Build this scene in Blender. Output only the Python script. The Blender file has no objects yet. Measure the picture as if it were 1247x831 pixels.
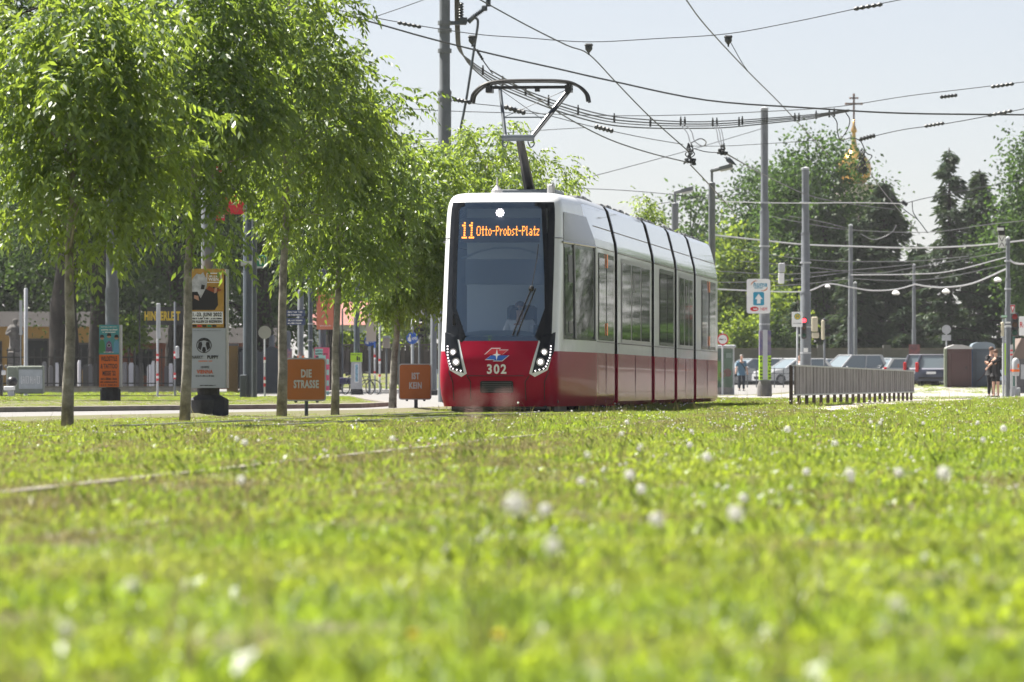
import bpy, bmesh, math, random
import numpy as np
from mathutils import Vector, Matrix

SC = bpy.context.scene
COL = SC.collection
R = math.radians
F = 6375.0            # focal length in pixels of the 1247 px wide photograph
CAMH = 0.45

# ------------------------------------------------------------------ camera, sky, sun, exposure
cam_d = bpy.data.cameras.new('camera'); cam = bpy.data.objects.new('camera', cam_d); COL.objects.link(cam)
cam.location = (0, 0, CAMH); cam.rotation_euler = (R(90.481), 0, 0)
cam_d.sensor_width = 36; cam_d.lens = 36*F/1247; cam_d.clip_start = 0.1; cam_d.clip_end = 5000
cam_d.dof.use_dof = True; cam_d.dof.focus_distance = 80; cam_d.dof.aperture_fstop = 6.6
SC.camera = cam
TO_SUN = Vector((-0.58, 0.36, 1.20)).normalized()
elev = math.asin(TO_SUN.z)
world = bpy.data.worlds.new('World'); SC.world = world; world.use_nodes = True
wn = world.node_tree.nodes; wl = world.node_tree.links
sky = wn.new('ShaderNodeTexSky'); sky.sky_type = 'NISHITA'; sky.sun_disc = False
sky.sun_elevation = elev; sky.sun_rotation = math.atan2(TO_SUN.x, TO_SUN.y)
sky.air_density = 1.0; sky.dust_density = 4.0; sky.ozone_density = 3.0; sky.altitude = 2500
bg = wn['Background']; bg.inputs['Strength'].default_value = 0.050
tint = wn.new('ShaderNodeMixRGB'); tint.blend_type = 'MULTIPLY'; tint.inputs[0].default_value = 1; tint.inputs[2].default_value = (.925, .855, .825, 1)   # white balance of the hazy sky
hs = wn.new('ShaderNodeHueSaturation'); hs.inputs['Saturation'].default_value = .6; wl.new(sky.outputs[0], hs.inputs['Color']); wl.new(hs.outputs[0], tint.inputs[1]); wl.new(tint.outputs[0], bg.inputs['Color'])
sun_d = bpy.data.lights.new('sun', 'SUN'); sun_d.energy = 5.0; sun_d.angle = R(0.53); sun_d.color = (1, 0.945, 0.86)
sun = bpy.data.objects.new('sun', sun_d); COL.objects.link(sun)
sun.rotation_euler = TO_SUN.to_track_quat('Z', 'Y').to_euler(); sun.location = TO_SUN*60
SC.view_settings.view_transform = 'Standard'; SC.view_settings.look = 'None'
SC.view_settings.gamma = 1; SC.view_settings.use_curve_mapping = False
SC.view_settings.exposure = 1.66
SC.cycles.use_denoising = True
SC.cycles.max_bounces = 7; SC.cycles.transparent_max_bounces = 10; SC.cycles.transmission_bounces = 5
SC.cycles.caustics_reflective = False; SC.cycles.caustics_refractive = False
SC.cycles.sample_clamp_indirect = 6

# ------------------------------------------------------------------ helpers
def ground(y):
    t = min(1, max(0, (y-225)/60)); return 0.42*t*t*(3-2*t)
def P(px, py, d): return Vector(((px-623.5)/F*d, d, CAMH+(469-py)/F*d))
class At:
    """pixel measures of the photograph turned into metres round a thing that stands at distance d"""
    def __init__(s, cx, d, g=None):
        s.k = d/F; s.cx = cx; s.d = d; s.g = ground(d) if g is None else g
        s.loc = Vector(((cx-623.5)*s.k, d, s.g))
    def x(s, px): return (px-s.cx)*s.k
    def z(s, py): return CAMH+(469-py)*s.k-s.g
    def w(s, n): return n*s.k

def tag(o, label=None, cat=None, group=None, kind=None):
    if label: o['label'] = label
    if cat: o['category'] = cat
    if group: o['group'] = group
    if kind: o['kind'] = kind
    return o
def thing(name, label, cat, loc, rz=0, group=None):
    o = bpy.data.objects.new(name, None); COL.objects.link(o); o.empty_display_size = .2
    o.location = loc; o.rotation_euler = (0, 0, rz)
    return tag(o, label, cat, group)
def copy_tree(o, parent=None):
    c = o.copy(); COL.objects.link(c)
    if parent: c.parent = parent
    for ch in o.children: copy_tree(ch, c)
    return c

def catmull(pts, n=6):
    pts = [Vector(p) for p in pts]
    if len(pts) < 3: return pts
    q = [pts[0]*2-pts[1]]+pts+[pts[-1]*2-pts[-2]]; out = []
    for i in range(1, len(q)-2):
        a, b, c, d = q[i-1:i+3]
        for k in range(n):
            t = k/n
            out.append(.5*((2*b)+(c-a)*t+(2*a-5*b+4*c-d)*t*t+(3*b-a-3*c+d)*t**3))
    out.append(pts[-1]); return out

class MB:
    def __init__(s): s.v = []; s.f = []; s.m = []
    def face(s, idx, m=0): s.f.append(tuple(idx)); s.m.append(m)
    def add(s, vs): n = len(s.v); s.v += [tuple(v) for v in vs]; return n
    def box(s, c, size, m=0, rz=0, bev=0):
        x, y, z = [a/2 for a in size]; c = Vector(c); rot = Matrix.Rotation(rz, 3, 'Z')
        if bev:
            b = min(bev, x*.9, y*.9, z*.9)
            prof = [(-x+b, -z), (x-b, -z), (x, -z+b), (x, z-b), (x-b, z), (-x+b, z), (-x, z-b), (-x, -z+b)]
            n = len(prof); rings = []
            for yy, sc_ in ((-y, b), (-y+b, 0), (y-b, 0), (y, b)):
                rings.append(s.add([c+rot@Vector((px*(1-sc_/x), yy, pz*(1-sc_/z))) for px, pz in prof]))
            for a, bb in zip(rings, rings[1:]):
                for i in range(n): s.face((a+i, a+(i+1) % n, bb+(i+1) % n, bb+i), m)
            s.face([rings[0]+i for i in reversed(range(n))], m); s.face([rings[-1]+i for i in range(n)], m)
            return s
        n = s.add([c+rot@Vector((sx*x, sy*y, sz*z)) for sz in (-1, 1) for sy in (-1, 1) for sx in (-1, 1)])
        for q in ((0, 2, 3, 1), (4, 5, 7, 6), (0, 1, 5, 4), (2, 6, 7, 3), (0, 4, 6, 2), (1, 3, 7, 5)):
            s.face([n+i for i in q], m)
        return s
    def tube(s, pts, r, n=8, m=0, cap=True):
        pts = [Vector(p) for p in pts]
        rs = r if isinstance(r, (list, tuple)) else [r]*len(pts)
        ref = None; rings = []
        for i, p in enumerate(pts):
            t = (pts[min(i+1, len(pts)-1)]-pts[max(i-1, 0)])
            t = t.normalized() if t.length > 1e-9 else Vector((0, 0, 1))
            if ref is None: ref = Vector((1, 0, 0)) if abs(t.x) < .9 else Vector((0, 1, 0))
            u = (ref-t*ref.dot(t)).normalized(); w = t.cross(u); ref = u
            rings.append(s.add([p+(u*math.cos(a)+w*math.sin(a))*rs[i] for a in [2*math.pi*k/n for k in range(n)]]))
        for a, b in zip(rings, rings[1:]):
            for k in range(n): s.face((a+k, a+(k+1) % n, b+(k+1) % n, b+k), m)
        if cap:
            s.face([rings[0]+k for k in reversed(range(n))], m); s.face([rings[-1]+k for k in range(n)], m)
        return s
    def lathe(s, prof, c=(0, 0, 0), n=16, m=0, ry=1.0):
        c = Vector(c)
        rings = [s.add([c+Vector((r*math.cos(2*math.pi*k/n), r*ry*math.sin(2*math.pi*k/n), z)) for k in range(n)]) for r, z in prof]
        for a, b in zip(rings, rings[1:]):
            for k in range(n): s.face((a+k, a+(k+1) % n, b+(k+1) % n, b+k), m)
        s.face([rings[0]+k for k in reversed(range(n))], m); s.face([rings[-1]+k for k in range(n)], m)
        return s
    def prism(s, poly, y0, y1, m=0, c=(0, 0, 0)):
        """outline (x, z), counter-clockwise from the front, from y0 (front) to y1"""
        n = len(poly); c = Vector(c)
        a = s.add([c+Vector((x, y0, z)) for x, z in poly]); b = s.add([c+Vector((x, y1, z)) for x, z in poly])
        s.face([a+i for i in range(n)], m); s.face([b+i for i in reversed(range(n))], m)
        for i in range(n): s.face((a+(i+1) % n, a+i, b+i, b+(i+1) % n), m)
        return s
    def ball(s, c, r, n=12, m=0, sc=(1, 1, 1)):
        k = n//2; c = Vector(c); rings = []
        for i in range(k+1):
            th = math.pi*i/k; rr = max(math.sin(th), 1e-3)
            rings.append(s.add([c+Vector((r*rr*math.cos(2*math.pi*j/n)*sc[0], r*rr*math.sin(2*math.pi*j/n)*sc[1], -r*math.cos(th)*sc[2])) for j in range(n)]))
        for a, b in zip(rings, rings[1:]):
            for j in range(n): s.face((a+j, a+(j+1) % n, b+(j+1) % n, b+j), m)
        return s
    def build(s, name, mats, parent=None, smooth=False, loc=None, origin=None, angle=None):
        me = bpy.data.meshes.new(name)
        v = s.v
        if origin is not None: v = [tuple(Vector(p)-Vector(origin)) for p in v]
        me.from_pydata(v, [], s.f)
        for mt in (mats if isinstance(mats, (list, tuple)) else [mats]): me.materials.append(mt)
        me.polygons.foreach_set('material_index', s.m)
        if smooth:
            me.polygons.foreach_set('use_smooth', [True]*len(s.f))
            if angle: me.set_sharp_from_angle(angle=R(angle))
        me.update()
        o = bpy.data.objects.new(name, me); COL.objects.link(o)
        if parent: o.parent = parent
        if origin is not None: o.location = origin
        if loc is not None: o.location = loc
        return o

def rrect(x0, z0, x1, z1, r=.03, n=4):
    out = []
    for cx, cz, a0 in ((x1-r, z0+r, -90), (x1-r, z1-r, 0), (x0+r, z1-r, 90), (x0+r, z0+r, 180)):
        for k in range(n+1):
            a = R(a0+90*k/n); out.append((cx+r*math.cos(a), cz+r*math.sin(a)))
    return out
def circ(cx, cz, r, n=20): return [(cx+r*math.cos(2*math.pi*k/n), cz+r*math.sin(2*math.pi*k/n)) for k in range(n)]

def quads_mesh(name, V, mats, parent=None, fmat=None, nv=4):
    """V: (n, nv, 3) -> one mesh of n separate faces"""
    n = len(V); me = bpy.data.meshes.new(name)
    me.vertices.add(n*nv); me.vertices.foreach_set('co', np.ascontiguousarray(V, dtype=np.float32).ravel())
    me.loops.add(n*nv); me.loops.foreach_set('vertex_index', np.arange(n*nv, dtype=np.int32))
    me.polygons.add(n); me.polygons.foreach_set('loop_start', np.arange(0, n*nv, nv, dtype=np.int32))
    try: me.polygons.foreach_set('loop_total', np.full(n, nv, dtype=np.int32))
    except Exception: pass
    for mt in (mats if isinstance(mats, (list, tuple)) else [mats]): me.materials.append(mt)
    if fmat is not None: me.polygons.foreach_set('material_index', np.asarray(fmat, dtype=np.int32))
    me.update(calc_edges=True); me.validate()
    if name is None: return me
    o = bpy.data.objects.new(name, me); COL.objects.link(o)
    if parent: o.parent = parent
    return o

# ------------------------------------------------------------------ materials
MAT = {}
def mat(name, col, rough=.6, metal=0, noise=None, bump=0, spec=.5, coat=0, emit=None, es=0, alt=None, bscale=None, wave=None):
    if name in MAT: return MAT[name]
    m = bpy.data.materials.new(name); m.use_nodes = True; nt = m.node_tree; b = nt.nodes['Principled BSDF']
    b.inputs['Base Color'].default_value = (*col, 1); b.inputs['Roughness'].default_value = rough
    b.inputs['Metallic'].default_value = metal; b.inputs['Specular IOR Level'].default_value = spec
    if coat: b.inputs['Coat Weight'].default_value = coat; b.inputs['Coat Roughness'].default_value = .03
    if emit: b.inputs['Emission Color'].default_value = (*emit, 1); b.inputs['Emission Strength'].default_value = es
    if noise or bump:
        tc = nt.nodes.new('ShaderNodeTexCoord')
    if noise:
        sc_, amt = noise
        n1 = nt.nodes.new('ShaderNodeTexNoise'); n1.inputs['Scale'].default_value = sc_; n1.inputs['Detail'].default_value = 6; n1.inputs['Roughness'].default_value = .65
        nt.links.new(tc.outputs['Object'], n1.inputs['Vector'])
        rp = nt.nodes.new('ShaderNodeValToRGB'); rp.color_ramp.elements[0].position = .32; rp.color_ramp.elements[1].position = .68
        c2 = alt or tuple(c*(1-amt) for c in col)
        rp.color_ramp.elements[0].color = (*c2, 1); rp.color_ramp.elements[1].color = (*[min(1, c*(1+amt*.5)) for c in col], 1)
        nt.links.new(n1.outputs['Fac'], rp.inputs['Fac']); nt.links.new(rp.outputs['Color'], b.inputs['Base Color'])
    if bump:
        n2 = nt.nodes.new('ShaderNodeTexNoise'); n2.inputs['Scale'].default_value = bscale or 30; n2.inputs['Detail'].default_value = 4
        nt.links.new(tc.outputs['Object'], n2.inputs['Vector'])
        bp = nt.nodes.new('ShaderNodeBump'); bp.inputs['Strength'].default_value = bump; bp.inputs['Distance'].default_value = .02
        nt.links.new(n2.outputs['Fac'], bp.inputs['Height']); nt.links.new(bp.outputs['Normal'], b.inputs['Normal'])
        if coat: nt.links.new(bp.outputs['Normal'], b.inputs['Coat Normal'])
    MAT[name] = m; return m

def leafmat(name, dark, light, trans, tw=.5, gloss=.05, patch=0, patchcol=None):
    if name in MAT: return MAT[name]
    m = bpy.data.materials.new(name); m.use_nodes = True; nt = m.node_tree; N = nt.nodes; L = nt.links
    for x in list(N): N.remove(x)
    out = N.new('ShaderNodeOutputMaterial'); geo = N.new('ShaderNodeNewGeometry')
    rp = N.new('ShaderNodeValToRGB'); rp.color_ramp.elements[0].color = (*dark, 1); rp.color_ramp.elements[1].color = (*light, 1)
    L.new(geo.outputs['Random Per Island'], rp.inputs['Fac'])
    rt = N.new('ShaderNodeValToRGB')
    rt.color_ramp.elements[0].color = (*[c*.62 for c in trans], 1); rt.color_ramp.elements[1].color = (*trans, 1)
    L.new(geo.outputs['Random Per Island'], rt.inputs['Fac'])
    d = N.new('ShaderNodeBsdfDiffuse'); t = N.new('ShaderNodeBsdfTranslucent')
    cd, ct = rp.outputs[0], rt.outputs[0]
    if patch:
        tc = N.new('ShaderNodeNewGeometry'); nz = N.new('ShaderNodeTexNoise'); nz.inputs['Scale'].default_value = patch; nz.inputs['Detail'].default_value = 3
        L.new(tc.outputs['Position'], nz.inputs['Vector'])
        r2 = N.new('ShaderNodeValToRGB'); r2.color_ramp.elements[0].position = .42; r2.color_ramp.elements[1].position = .62
        r2.color_ramp.elements[0].color = (0, 0, 0, 1); r2.color_ramp.elements[1].color = (.8, .8, .8, 1); L.new(nz.outputs['Fac'], r2.inputs['Fac'])
        for k, src in ((0, cd), (1, ct)):
            mx = N.new('ShaderNodeMixRGB'); L.new(r2.outputs[0], mx.inputs[0]); L.new(src, mx.inputs[1])
            mx.inputs[2].default_value = (*(patchcol[k]), 1)
            if k == 0: cd = mx.outputs[0]
            else: ct = mx.outputs[0]
    L.new(cd, d.inputs['Color']); L.new(ct, t.inputs['Color'])
    mx = N.new('ShaderNodeMixShader'); mx.inputs[0].default_value = tw; L.new(d.outputs[0], mx.inputs[1]); L.new(t.outputs[0], mx.inputs[2])
    g = N.new('ShaderNodeBsdfGlossy'); g.inputs['Roughness'].default_value = .38; g.inputs['Color'].default_value = (1, 1, 1, 1)
    m2 = N.new('ShaderNodeMixShader'); m2.inputs[0].default_value = gloss; g.inputs['Roughness'].default_value = .48; L.new(mx.outputs[0], m2.inputs[1]); L.new(g.outputs[0], m2.inputs[2])
    L.new(m2.outputs[0], out.inputs['Surface'])
    MAT[name] = m; return m

def glassmat(name, tint=(.5, .56, .58), rough=.02, fac=1.0, ior=1.6):
    if name in MAT: return MAT[name]
    m = bpy.data.materials.new(name); m.use_nodes = True; nt = m.node_tree; N = nt.nodes; L = nt.links
    for x in list(N): N.remove(x)
    out = N.new('ShaderNodeOutputMaterial'); fr = N.new('ShaderNodeFresnel'); fr.inputs['IOR'].default_value = ior
    t = N.new('ShaderNodeBsdfTransparent'); t.inputs['Color'].default_value = (*tint, 1)
    g = N.new('ShaderNodeBsdfGlossy'); g.inputs['Roughness'].default_value = rough; g.inputs['Color'].default_value = (*(fac if isinstance(fac, tuple) else (fac,)*3), 1)
    mx = N.new('ShaderNodeMixShader'); L.new(fr.outputs[0], mx.inputs[0]); L.new(t.outputs[0], mx.inputs[1]); L.new(g.outputs[0], mx.inputs[2])
    L.new(mx.outputs[0], out.inputs['Surface']); MAT[name] = m; return m

M_gal = mat('galvanised_grey', (.155, .17, .185), .5, .0, (3, .18), .05)
M_galL = mat('pale_galvanised', (.42, .44, .46), .45, .0, (4, .15))
M_dpole = mat('dark_blue_grey_paint', (.06, .075, .09), .4, 0, (3, .2))
M_black = mat('black_plastic', (.012, .012, .014), .4)
M_rub = mat('black_rubber', (.018, .018, .019), .75)
M_steel = mat('bare_steel', (.3, .3, .3), .35, .8, (6, .3))
M_copper = mat('wire_dark', (.035, .04, .045), .55)
M_wirel = mat('wire_pale', (.45, .46, .47), .5)
M_white = mat('white_paint', (.78, .79, .79), .4, 0, (5, .06))
M_conc = mat('concrete', (.30, .29, .27), .9, 0, (5, .3), .3)
M_concd = mat('dark_concrete', (.045, .045, .048), .85, 0, (6, .4), .3)
M_red = mat('red_paint', (.55, .02, .03), .4)
M_blue = mat('blue_paint', (.02, .10, .42), .4)
M_navy = mat('navy_paint', (.02, .045, .13), .4)
M_green = mat('sign_green', (.01, .22, .12), .4)
M_skin = mat('skin', (.55, .33, .24), .55)
M_off = mat('lamp_glass', (.6, .6, .58), .2)

_fonts = {}
def text(body, size, loc, m, parent, name='lettering', sx=1.0, bold=0.0, align='CENTER', rz=0, thick=.002):
    """letters as a flat mesh standing upright and facing -y"""
    cu = bpy.data.curves.new('t', 'FONT'); cu.body = body; cu.size = size; cu.align_x = align; cu.align_y = 'CENTER'
    cu.offset = bold*size; cu.extrude = thick; cu.resolution_u = 3; cu.fill_mode = 'BOTH'; cu.space_character = 1+2.2*bold
    to = bpy.data.objects.new('t', cu); COL.objects.link(to)
    bpy.context.view_layer.update()
    me = bpy.data.meshes.new_from_object(to.evaluated_get(bpy.context.evaluated_depsgraph_get()))
    bpy.data.objects.remove(to); bpy.data.curves.remove(cu)
    me.transform(Matrix.Diagonal((sx, 1, 1, 1))); me.transform(Matrix.Rotation(R(90), 4, 'X'))
    me.materials.clear(); me.materials.append(m); me.name = name
    o = bpy.data.objects.new(name, me); COL.objects.link(o)
    o.location = loc; o.rotation_euler = (0, 0, rz)
    if parent: o.parent = parent
    return o

# ------------------------------------------------------------------ ground, roads, lawns
M_soil = mat('meadow_soil', (.085, .095, .028), .95, 0, (1.3, .4), .4, alt=(.10, .085, .045))
M_asph = mat('backlit_pale_asphalt', (.18, .176, .17), .75, 0, (.9, .25), .15, bscale=60)  # grazing backlight is painted in as a paler base colour
M_pave = mat('pale_paving', (.27, .26, .24), .8, 0, (.7, .25), .15, bscale=40)
M_kerb = mat('kerb_stone', (.20, .185, .165), .85, 0, (2, .35), .2)

def lin(xs, ys):
    return lambda v: float(np.interp(v, xs, ys))
road_edge = lin([30, 56, 65, 84.4, 95.6, 118, 165, 300], [-13.4, -8.2, -6.36, -2.43, -1.33, .2, 3.4, 20])
kerb_x = lin([55, 60, 77.5, 87, 92.5, 100, 120, 159], [-15, -13.4, -7.58, -4.4, -2.66, -2.3, -3.2, -4.8])

def sheet(name, ys, xl, xr, dz, m, kind='structure', nx=1, zf=None):
    b = MB(); prev = None
    for y in ys:
        a, c = xl(y), xr(y)
        row = b.add([(a+(c-a)*i/nx, y, (zf(y) if zf else ground(y))+dz) for i in range(nx+1)])
        if prev is not None:
            for i in range(nx): b.face((prev+i, prev+i+1, row+i+1, row+i))
        prev = row
    o = b.build(name, m); tag(o, kind=kind); return o
ysg = [-60, 0, 20, 40, 60, 100, 150, 200, 225, 232, 240, 248, 255, 262, 270, 278, 285, 300, 400, 700, 1500, 2600]
sheet('ground', ysg, lambda y: -900, lambda y: 900, 0, M_soil, nx=6)
ysr = [30, 40, 56, 65, 75, 84.4, 95.6, 118, 140, 165, 200, 225, 240, 255, 270, 285]
sheet('road', ysr, lambda y: -60, road_edge, .045, M_asph)
eb = MB(); pv = None
for y in ysr:
    x = road_edge(y); r_ = eb.add([(x-.05, y, ground(y)+.052), (x+.06, y, ground(y)+.05), (x+.5, y, ground(y)+.0)])
    if pv is not None:
        for i in range(2): eb.face((pv+i, pv+i+1, r_+i+1, r_+i))
    pv = r_
tag(eb.build('lawn_edge', M_soil), kind='structure')
ysf = [168, 200, 225, 232, 240, 248, 255, 262, 270, 278, 285, 320]
sheet('forecourt', ysf, lambda y: road_edge(y)-.2, lambda y: 60, .030, M_pave)
ysl = [55, 60, 68, 77.5, 83, 87, 90, 92.5, 96, 100, 110, 120, 140, 159]
sheet('lawn_verge', ysl, lambda y: -60, lambda y: kerb_x(y)-.14, .10, M_soil)
k = MB(); pv = None
for y in ysl:
    x = kerb_x(y); r_ = k.add([(x, y, .0), (x, y, .12), (x-.14, y, .125), (x-.14, y, .05)])
    if pv is not None:
        for i in range(3): k.face((pv+i, pv+i+1, r_+i+1, r_+i))
    pv = r_
tag(k.build('kerb', M_kerb), kind='structure')
sheet('footpath', [159.5, 175, 188], lambda y: -60, lambda y: -340/F*y, .012, M_pave)
sheet('lawn_back', [188.5, 200, 212, 220.5], lambda y: -60, lambda y: -330/F*y, .08, M_soil)
sheet('embankment', [256, 262, 268, 274, 280], lambda y: -232/F*y, lambda y: 10, .02, M_soil, zf=lambda y: ground(y)+max(0, y-256)/24*.62)
# worn gravel path beside the guard fence
pa = MB(); pv = None
for (x, y, w) in [(5.5, 92, .5), (5.95, 98, 1.2), (6.7, 106, 1.5), (8.0, 117, 1.7), (9.6, 130, 2.2), (11.8, 150, 3.0), (14.0, 168.5, 5.0)]:
    r_ = pa.add([(x-w/2+(.25*math.sin(y)), y, .008), (x+w/2+.3*math.cos(y*1.3), y, .008)])
    if pv is not None: pa.face((pv, pv+1, r_+1, r_))
    pv = r_
tag(pa.build('path', mat('worn_gravel', (.36, .33, .28), .9, 0, (3, .3), .3)), kind='structure')
# edging stones and sunk rails of the two grass tracks
U = Vector((math.sin(R(6.4)), math.cos(R(6.4)), 0)); NRM = Vector((U.y, -U.x, 0))
C0 = Vector((-.25, 85, 0))
def track_strip(name, p0, p1, w, h, m):
    p0 = Vector(p0); p1 = Vector(p1); t = (p1-p0).normalized(); n = Vector((t.y, -t.x, 0))
    b = MB(); pts = []; N = 60
    pv = None
    for i in range(N+1):
        c = p0.lerp(p1, i/N)
        r_ = b.add([c-n*w/2, c-n*w/2+Vector((0, 0, h)), c+n*w/2+Vector((0, 0, h)), c+n*w/2])
        if pv is not None:
            for q in range(3): b.face((pv+q, pv+q+1, r_+q+1, r_+q))
        pv = r_
    o = b.build(name, m); tag(o, kind='structure'); return o
M_edge = mat('track_edging_stone', (.22, .20, .165), .9, 0, (2.5, .55), .3)
track_strip('track_edging', (-3.0, 11, 0), (-.93, 33.4, 0), .08, .020, M_edge)
track_strip('track_edging', (-.93, 33.4, 0), (5.3, 101, 0), .10, .020, M_edge)
track_strip('track_edging', (-1.35, 15, 0), (.25, 33, 0), .05, .008, M_edge)
for off in (-.72, .72):
    track_strip('rail', C0+NRM*off-U*75, C0+NRM*off+U*70, .07, .02, M_steel)

# ------------------------------------------------------------------ the tram
M_tw = mat('tram_white', (.74, .755, .77), .3, 0, (2.0, .09), coat=.5)
M_tr = mat('tram_red', (.34, .007, .032), .3, 0, (.7, .14), .05, coat=.05, bscale=1.6, spec=.04)
M_tr2 = mat('tram_red_gloss', (.34, .007, .032), .24, 0, (.7, .14), .07, coat=.22, bscale=1.4, spec=.12)
M_ts = mat('tram_silver_white', (.54, .555, .57), .16, .3, (1.2, .12), .045, coat=1, bscale=1.3)
M_tb = mat('tram_black_gloss', (.012, .014, .017), .12, spec=.18)
M_tg = mat('tram_dark_glass', (.02, .025, .027), .03, spec=.42, bump=.02, bscale=1.2)
M_tf = mat('tram_window_frame', (.30, .31, .32), .3, .3)
M_bell = mat('bellows_rubber', (.012, .012, .013), .8)
M_ws = glassmat('windscreen_glass', (.90, .94, .96), .01, fac=(.62, .86, 1.0), ior=2.9)
M_amb = mat('amber_lamp', (.75, .18, .01), .3, emit=(1, .25, .02), es=.08)
M_led = mat('amber_led', (1, .35, .03), .5, emit=(1, .30, .02), es=1.35)
M_ledw = mat('white_lamp', (1, 1, 1), .3, emit=(1, .9, .95), es=1.3)

zs_w = [.10, .3, .5, 1.1, 2.5, 3.3, 3.5, 3.58, 3.62]
w_f = lambda z: float(np.interp(z, zs_w, [.93, .965, .98, .965, .965, .955, .92, .86, .77]))
s0_f = lambda z: float(np.interp(z, [.10, .3, .6, .85, 1.15, 1.6, 2.2, 2.8, 3.3, 3.45, 3.55, 3.6, 3.62], [.16, .06, .0, .01, .10, .24, .43, .61, .76, .82, .93, 1.08, 1.35]))
W_z = [.08, .16, 1.0, 2.78, 2.95, 3.15, 3.32, 3.54, 3.62]; W_v = [1.13, 1.2, 1.2, 1.2, 1.18, 1.13, 1.09, 1.03, .97]
W_f = lambda z: float(np.interp(z, W_z, W_v))
FF = [0, .2, .35, .6, .78, .9, .97, 1.0]; FS = [0, .003, .012, .04, .09, .17, .27, .40]
def front_pt(x, z, off=0):
    f = min(1, abs(x)/w_f(z))
    return Vector((x, s0_f(z)+float(np.interp(f, FF, FS))-off, z))
def side_x(s, z):
    s1 = s0_f(z)+.40
    if s >= 4.5: return W_f(z)
    t = max(0, (s-s1)/(4.5-s1)); w = w_f(z)
    return w+(W_f(z)-w)*(1.2*t-.2*t*t)
def side_pt(s, z, off=0, sg=1): return Vector((sg*(side_x(s, z)+off), s, z))

tram = thing('tram', 'red and white low floor tram, number 302, on the grass track', 'tram', C0, -R(6.4))

def patch(name, poly, mp, m, parent, off=.004, rows=10, cols=8, smooth=True):
    zs = [p[1] for p in poly]; z0, z1 = min(zs), max(zs); b = MB(); pv = None
    for i in range(rows+1):
        z = z0+(z1-z0)*i/rows; zz = min(max(z, z0+1e-4), z1-1e-4); xs = []
        for (xa, za), (xb, zb) in zip(poly, poly[1:]+poly[:1]):
            if (za-zz)*(zb-zz) <= 0 and abs(zb-za) > 1e-9: xs.append(xa+(xb-xa)*(zz-za)/(zb-za))
        a, c = min(xs), max(xs)
        r_ = b.add([mp(a+(c-a)*j/cols, z, off) for j in range(cols+1)])
        if pv is not None:
            for j in range(cols): b.face((pv+j, pv+j+1, r_+j+1, r_+j))
        pv = r_
    return b.build(name, m, parent, smooth=smooth)
def ring(name, outer, inner, mp, m, parent, off, off2=None):
    b = MB(); n = len(outer)
    o = b.add([mp(x, z, off) for x, z in outer]); i_ = b.add([mp(x, z, off if off2 is None else off2) for x, z in inner])
    for q in range(n): b.face((o+q, o+(q+1) % n, i_+(q+1) % n, i_+q))
    return b.build(name, m, parent)

# cab shell
rows = [.10, .2, .3, .45, .61, .8, .9, 1.0, 1.01, 1.15, 1.24, 1.42, 1.8, 2.2, 2.6, 2.78, 2.95, 3.15, 3.34, 3.45, 3.52, 3.56, 3.59, 3.61, 3.62]
fcols = FF; sT = [.06, .16, .3, .5, .75, 1.0]
b = MB(); pv = None; meta = None
for z in rows:
    right = [front_pt(f*w_f(z), z) for f in fcols]
    s1 = s0_f(z)+.40
    right += [side_pt(s1+(4.5-s1)*t, z) for t in sT]+[side_pt(7.85, z)]
    left = [Vector((-p.x, p.y, p.z)) for p in right[1:]][::-1]
    allp = left+right; nn = len(allp); r_ = b.add(allp)
    if pv is not None:
        zc = (z+pz)/2
        for j in range(nn-1):
            jj = j-(len(left)) if j >= len(left) else len(left)-1-j   # interval index from the centre
            front = jj < len(fcols)-1
            fc = fcols[min(jj+1, len(fcols)-1)]
            if front and 1.24 < zc < 3.34 and fc <= (.601 if zc < 1.42 else .781): continue
            if not front and j < len(left) and 1.24 < zc < 2.7 and len(fcols)+1 <= jj+1 <= len(fcols)+3: continue
            mt = 1 if zc < 1.005 else 0
            if front and fc <= .9 and 1.15 < zc < 3.45: mt = 2
            if not front and zc > 2.95 and zc < 3.5 and jj >= len(fcols)+4: mt = 3
            if mt == 1 and jj >= len(fcols)-1+len(sT): mt = 4
            b.face((pv+j, pv+j+1, r_+j+1, r_+j), mt)
    pv = r_; pz = z
for j in range(nn//2): b.face((pv+j, pv+j+1, pv+nn-2-j, pv+nn-1-j), 0)
b.build('cab_body', [M_tw, M_tr, M_tb, M_ts, M_tr2], tram, smooth=True, angle=28)

# windscreen: black surround, glass, what sits behind it
def wsout(h, zt, zb, hb, zc, r=.14):
    o = [(-hb, zb), (hb, zb)]
    for k_ in range(4): o.append((hb+(h-hb)*(k_+1)/4, zb+(zc-zb)*(k_+1)/4))
    o += [(h-.005, zc+.5), (h-.02, zc+1.0), (h-.035, zt-.4)]
    for k_ in range(6):
        a = R(90*k_/5); o.append((h-.04-r+r*math.cos(a), zt-r+r*math.sin(a)))
    return o+[(-x, z) for x, z in o[2:]][::-1]
wsx = lambda z: .045-.085*max(0, z-1.15)/2.3   # the glass sits a little off the body's centre line
outer = [(x+wsx(z), z) for x, z in wsout(.80, 3.45, 1.15, .655, 1.72)]
inner = [(x+wsx(z), z) for x, z in wsout(.725, 3.38, 1.25, .57, 1.70, .08)]
ring('windscreen_surround', outer, inner, front_pt, M_tb, tram, .014, .010)
patch('windscreen', [(wsx(z)+(x-wsx(z))*.985, z) for x, z in outer], front_pt, M_ws, tram, .006, rows=24, cols=16)
inn = MB()
inn.box((0, 2.62, 1.9), (1.6, .06, 3.2))
M_cab = mat('cab_grey', (.58, .64, .70), .6); M_cab2 = mat('cab_dark', (.03, .04, .05), .6)
inn.build('cab_bulkhead', M_cab, tram)
MB().box((0, 1.6, .66), (1.6, 2.0, .06)).build('cab_floor', M_cab2, tram)
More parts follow.
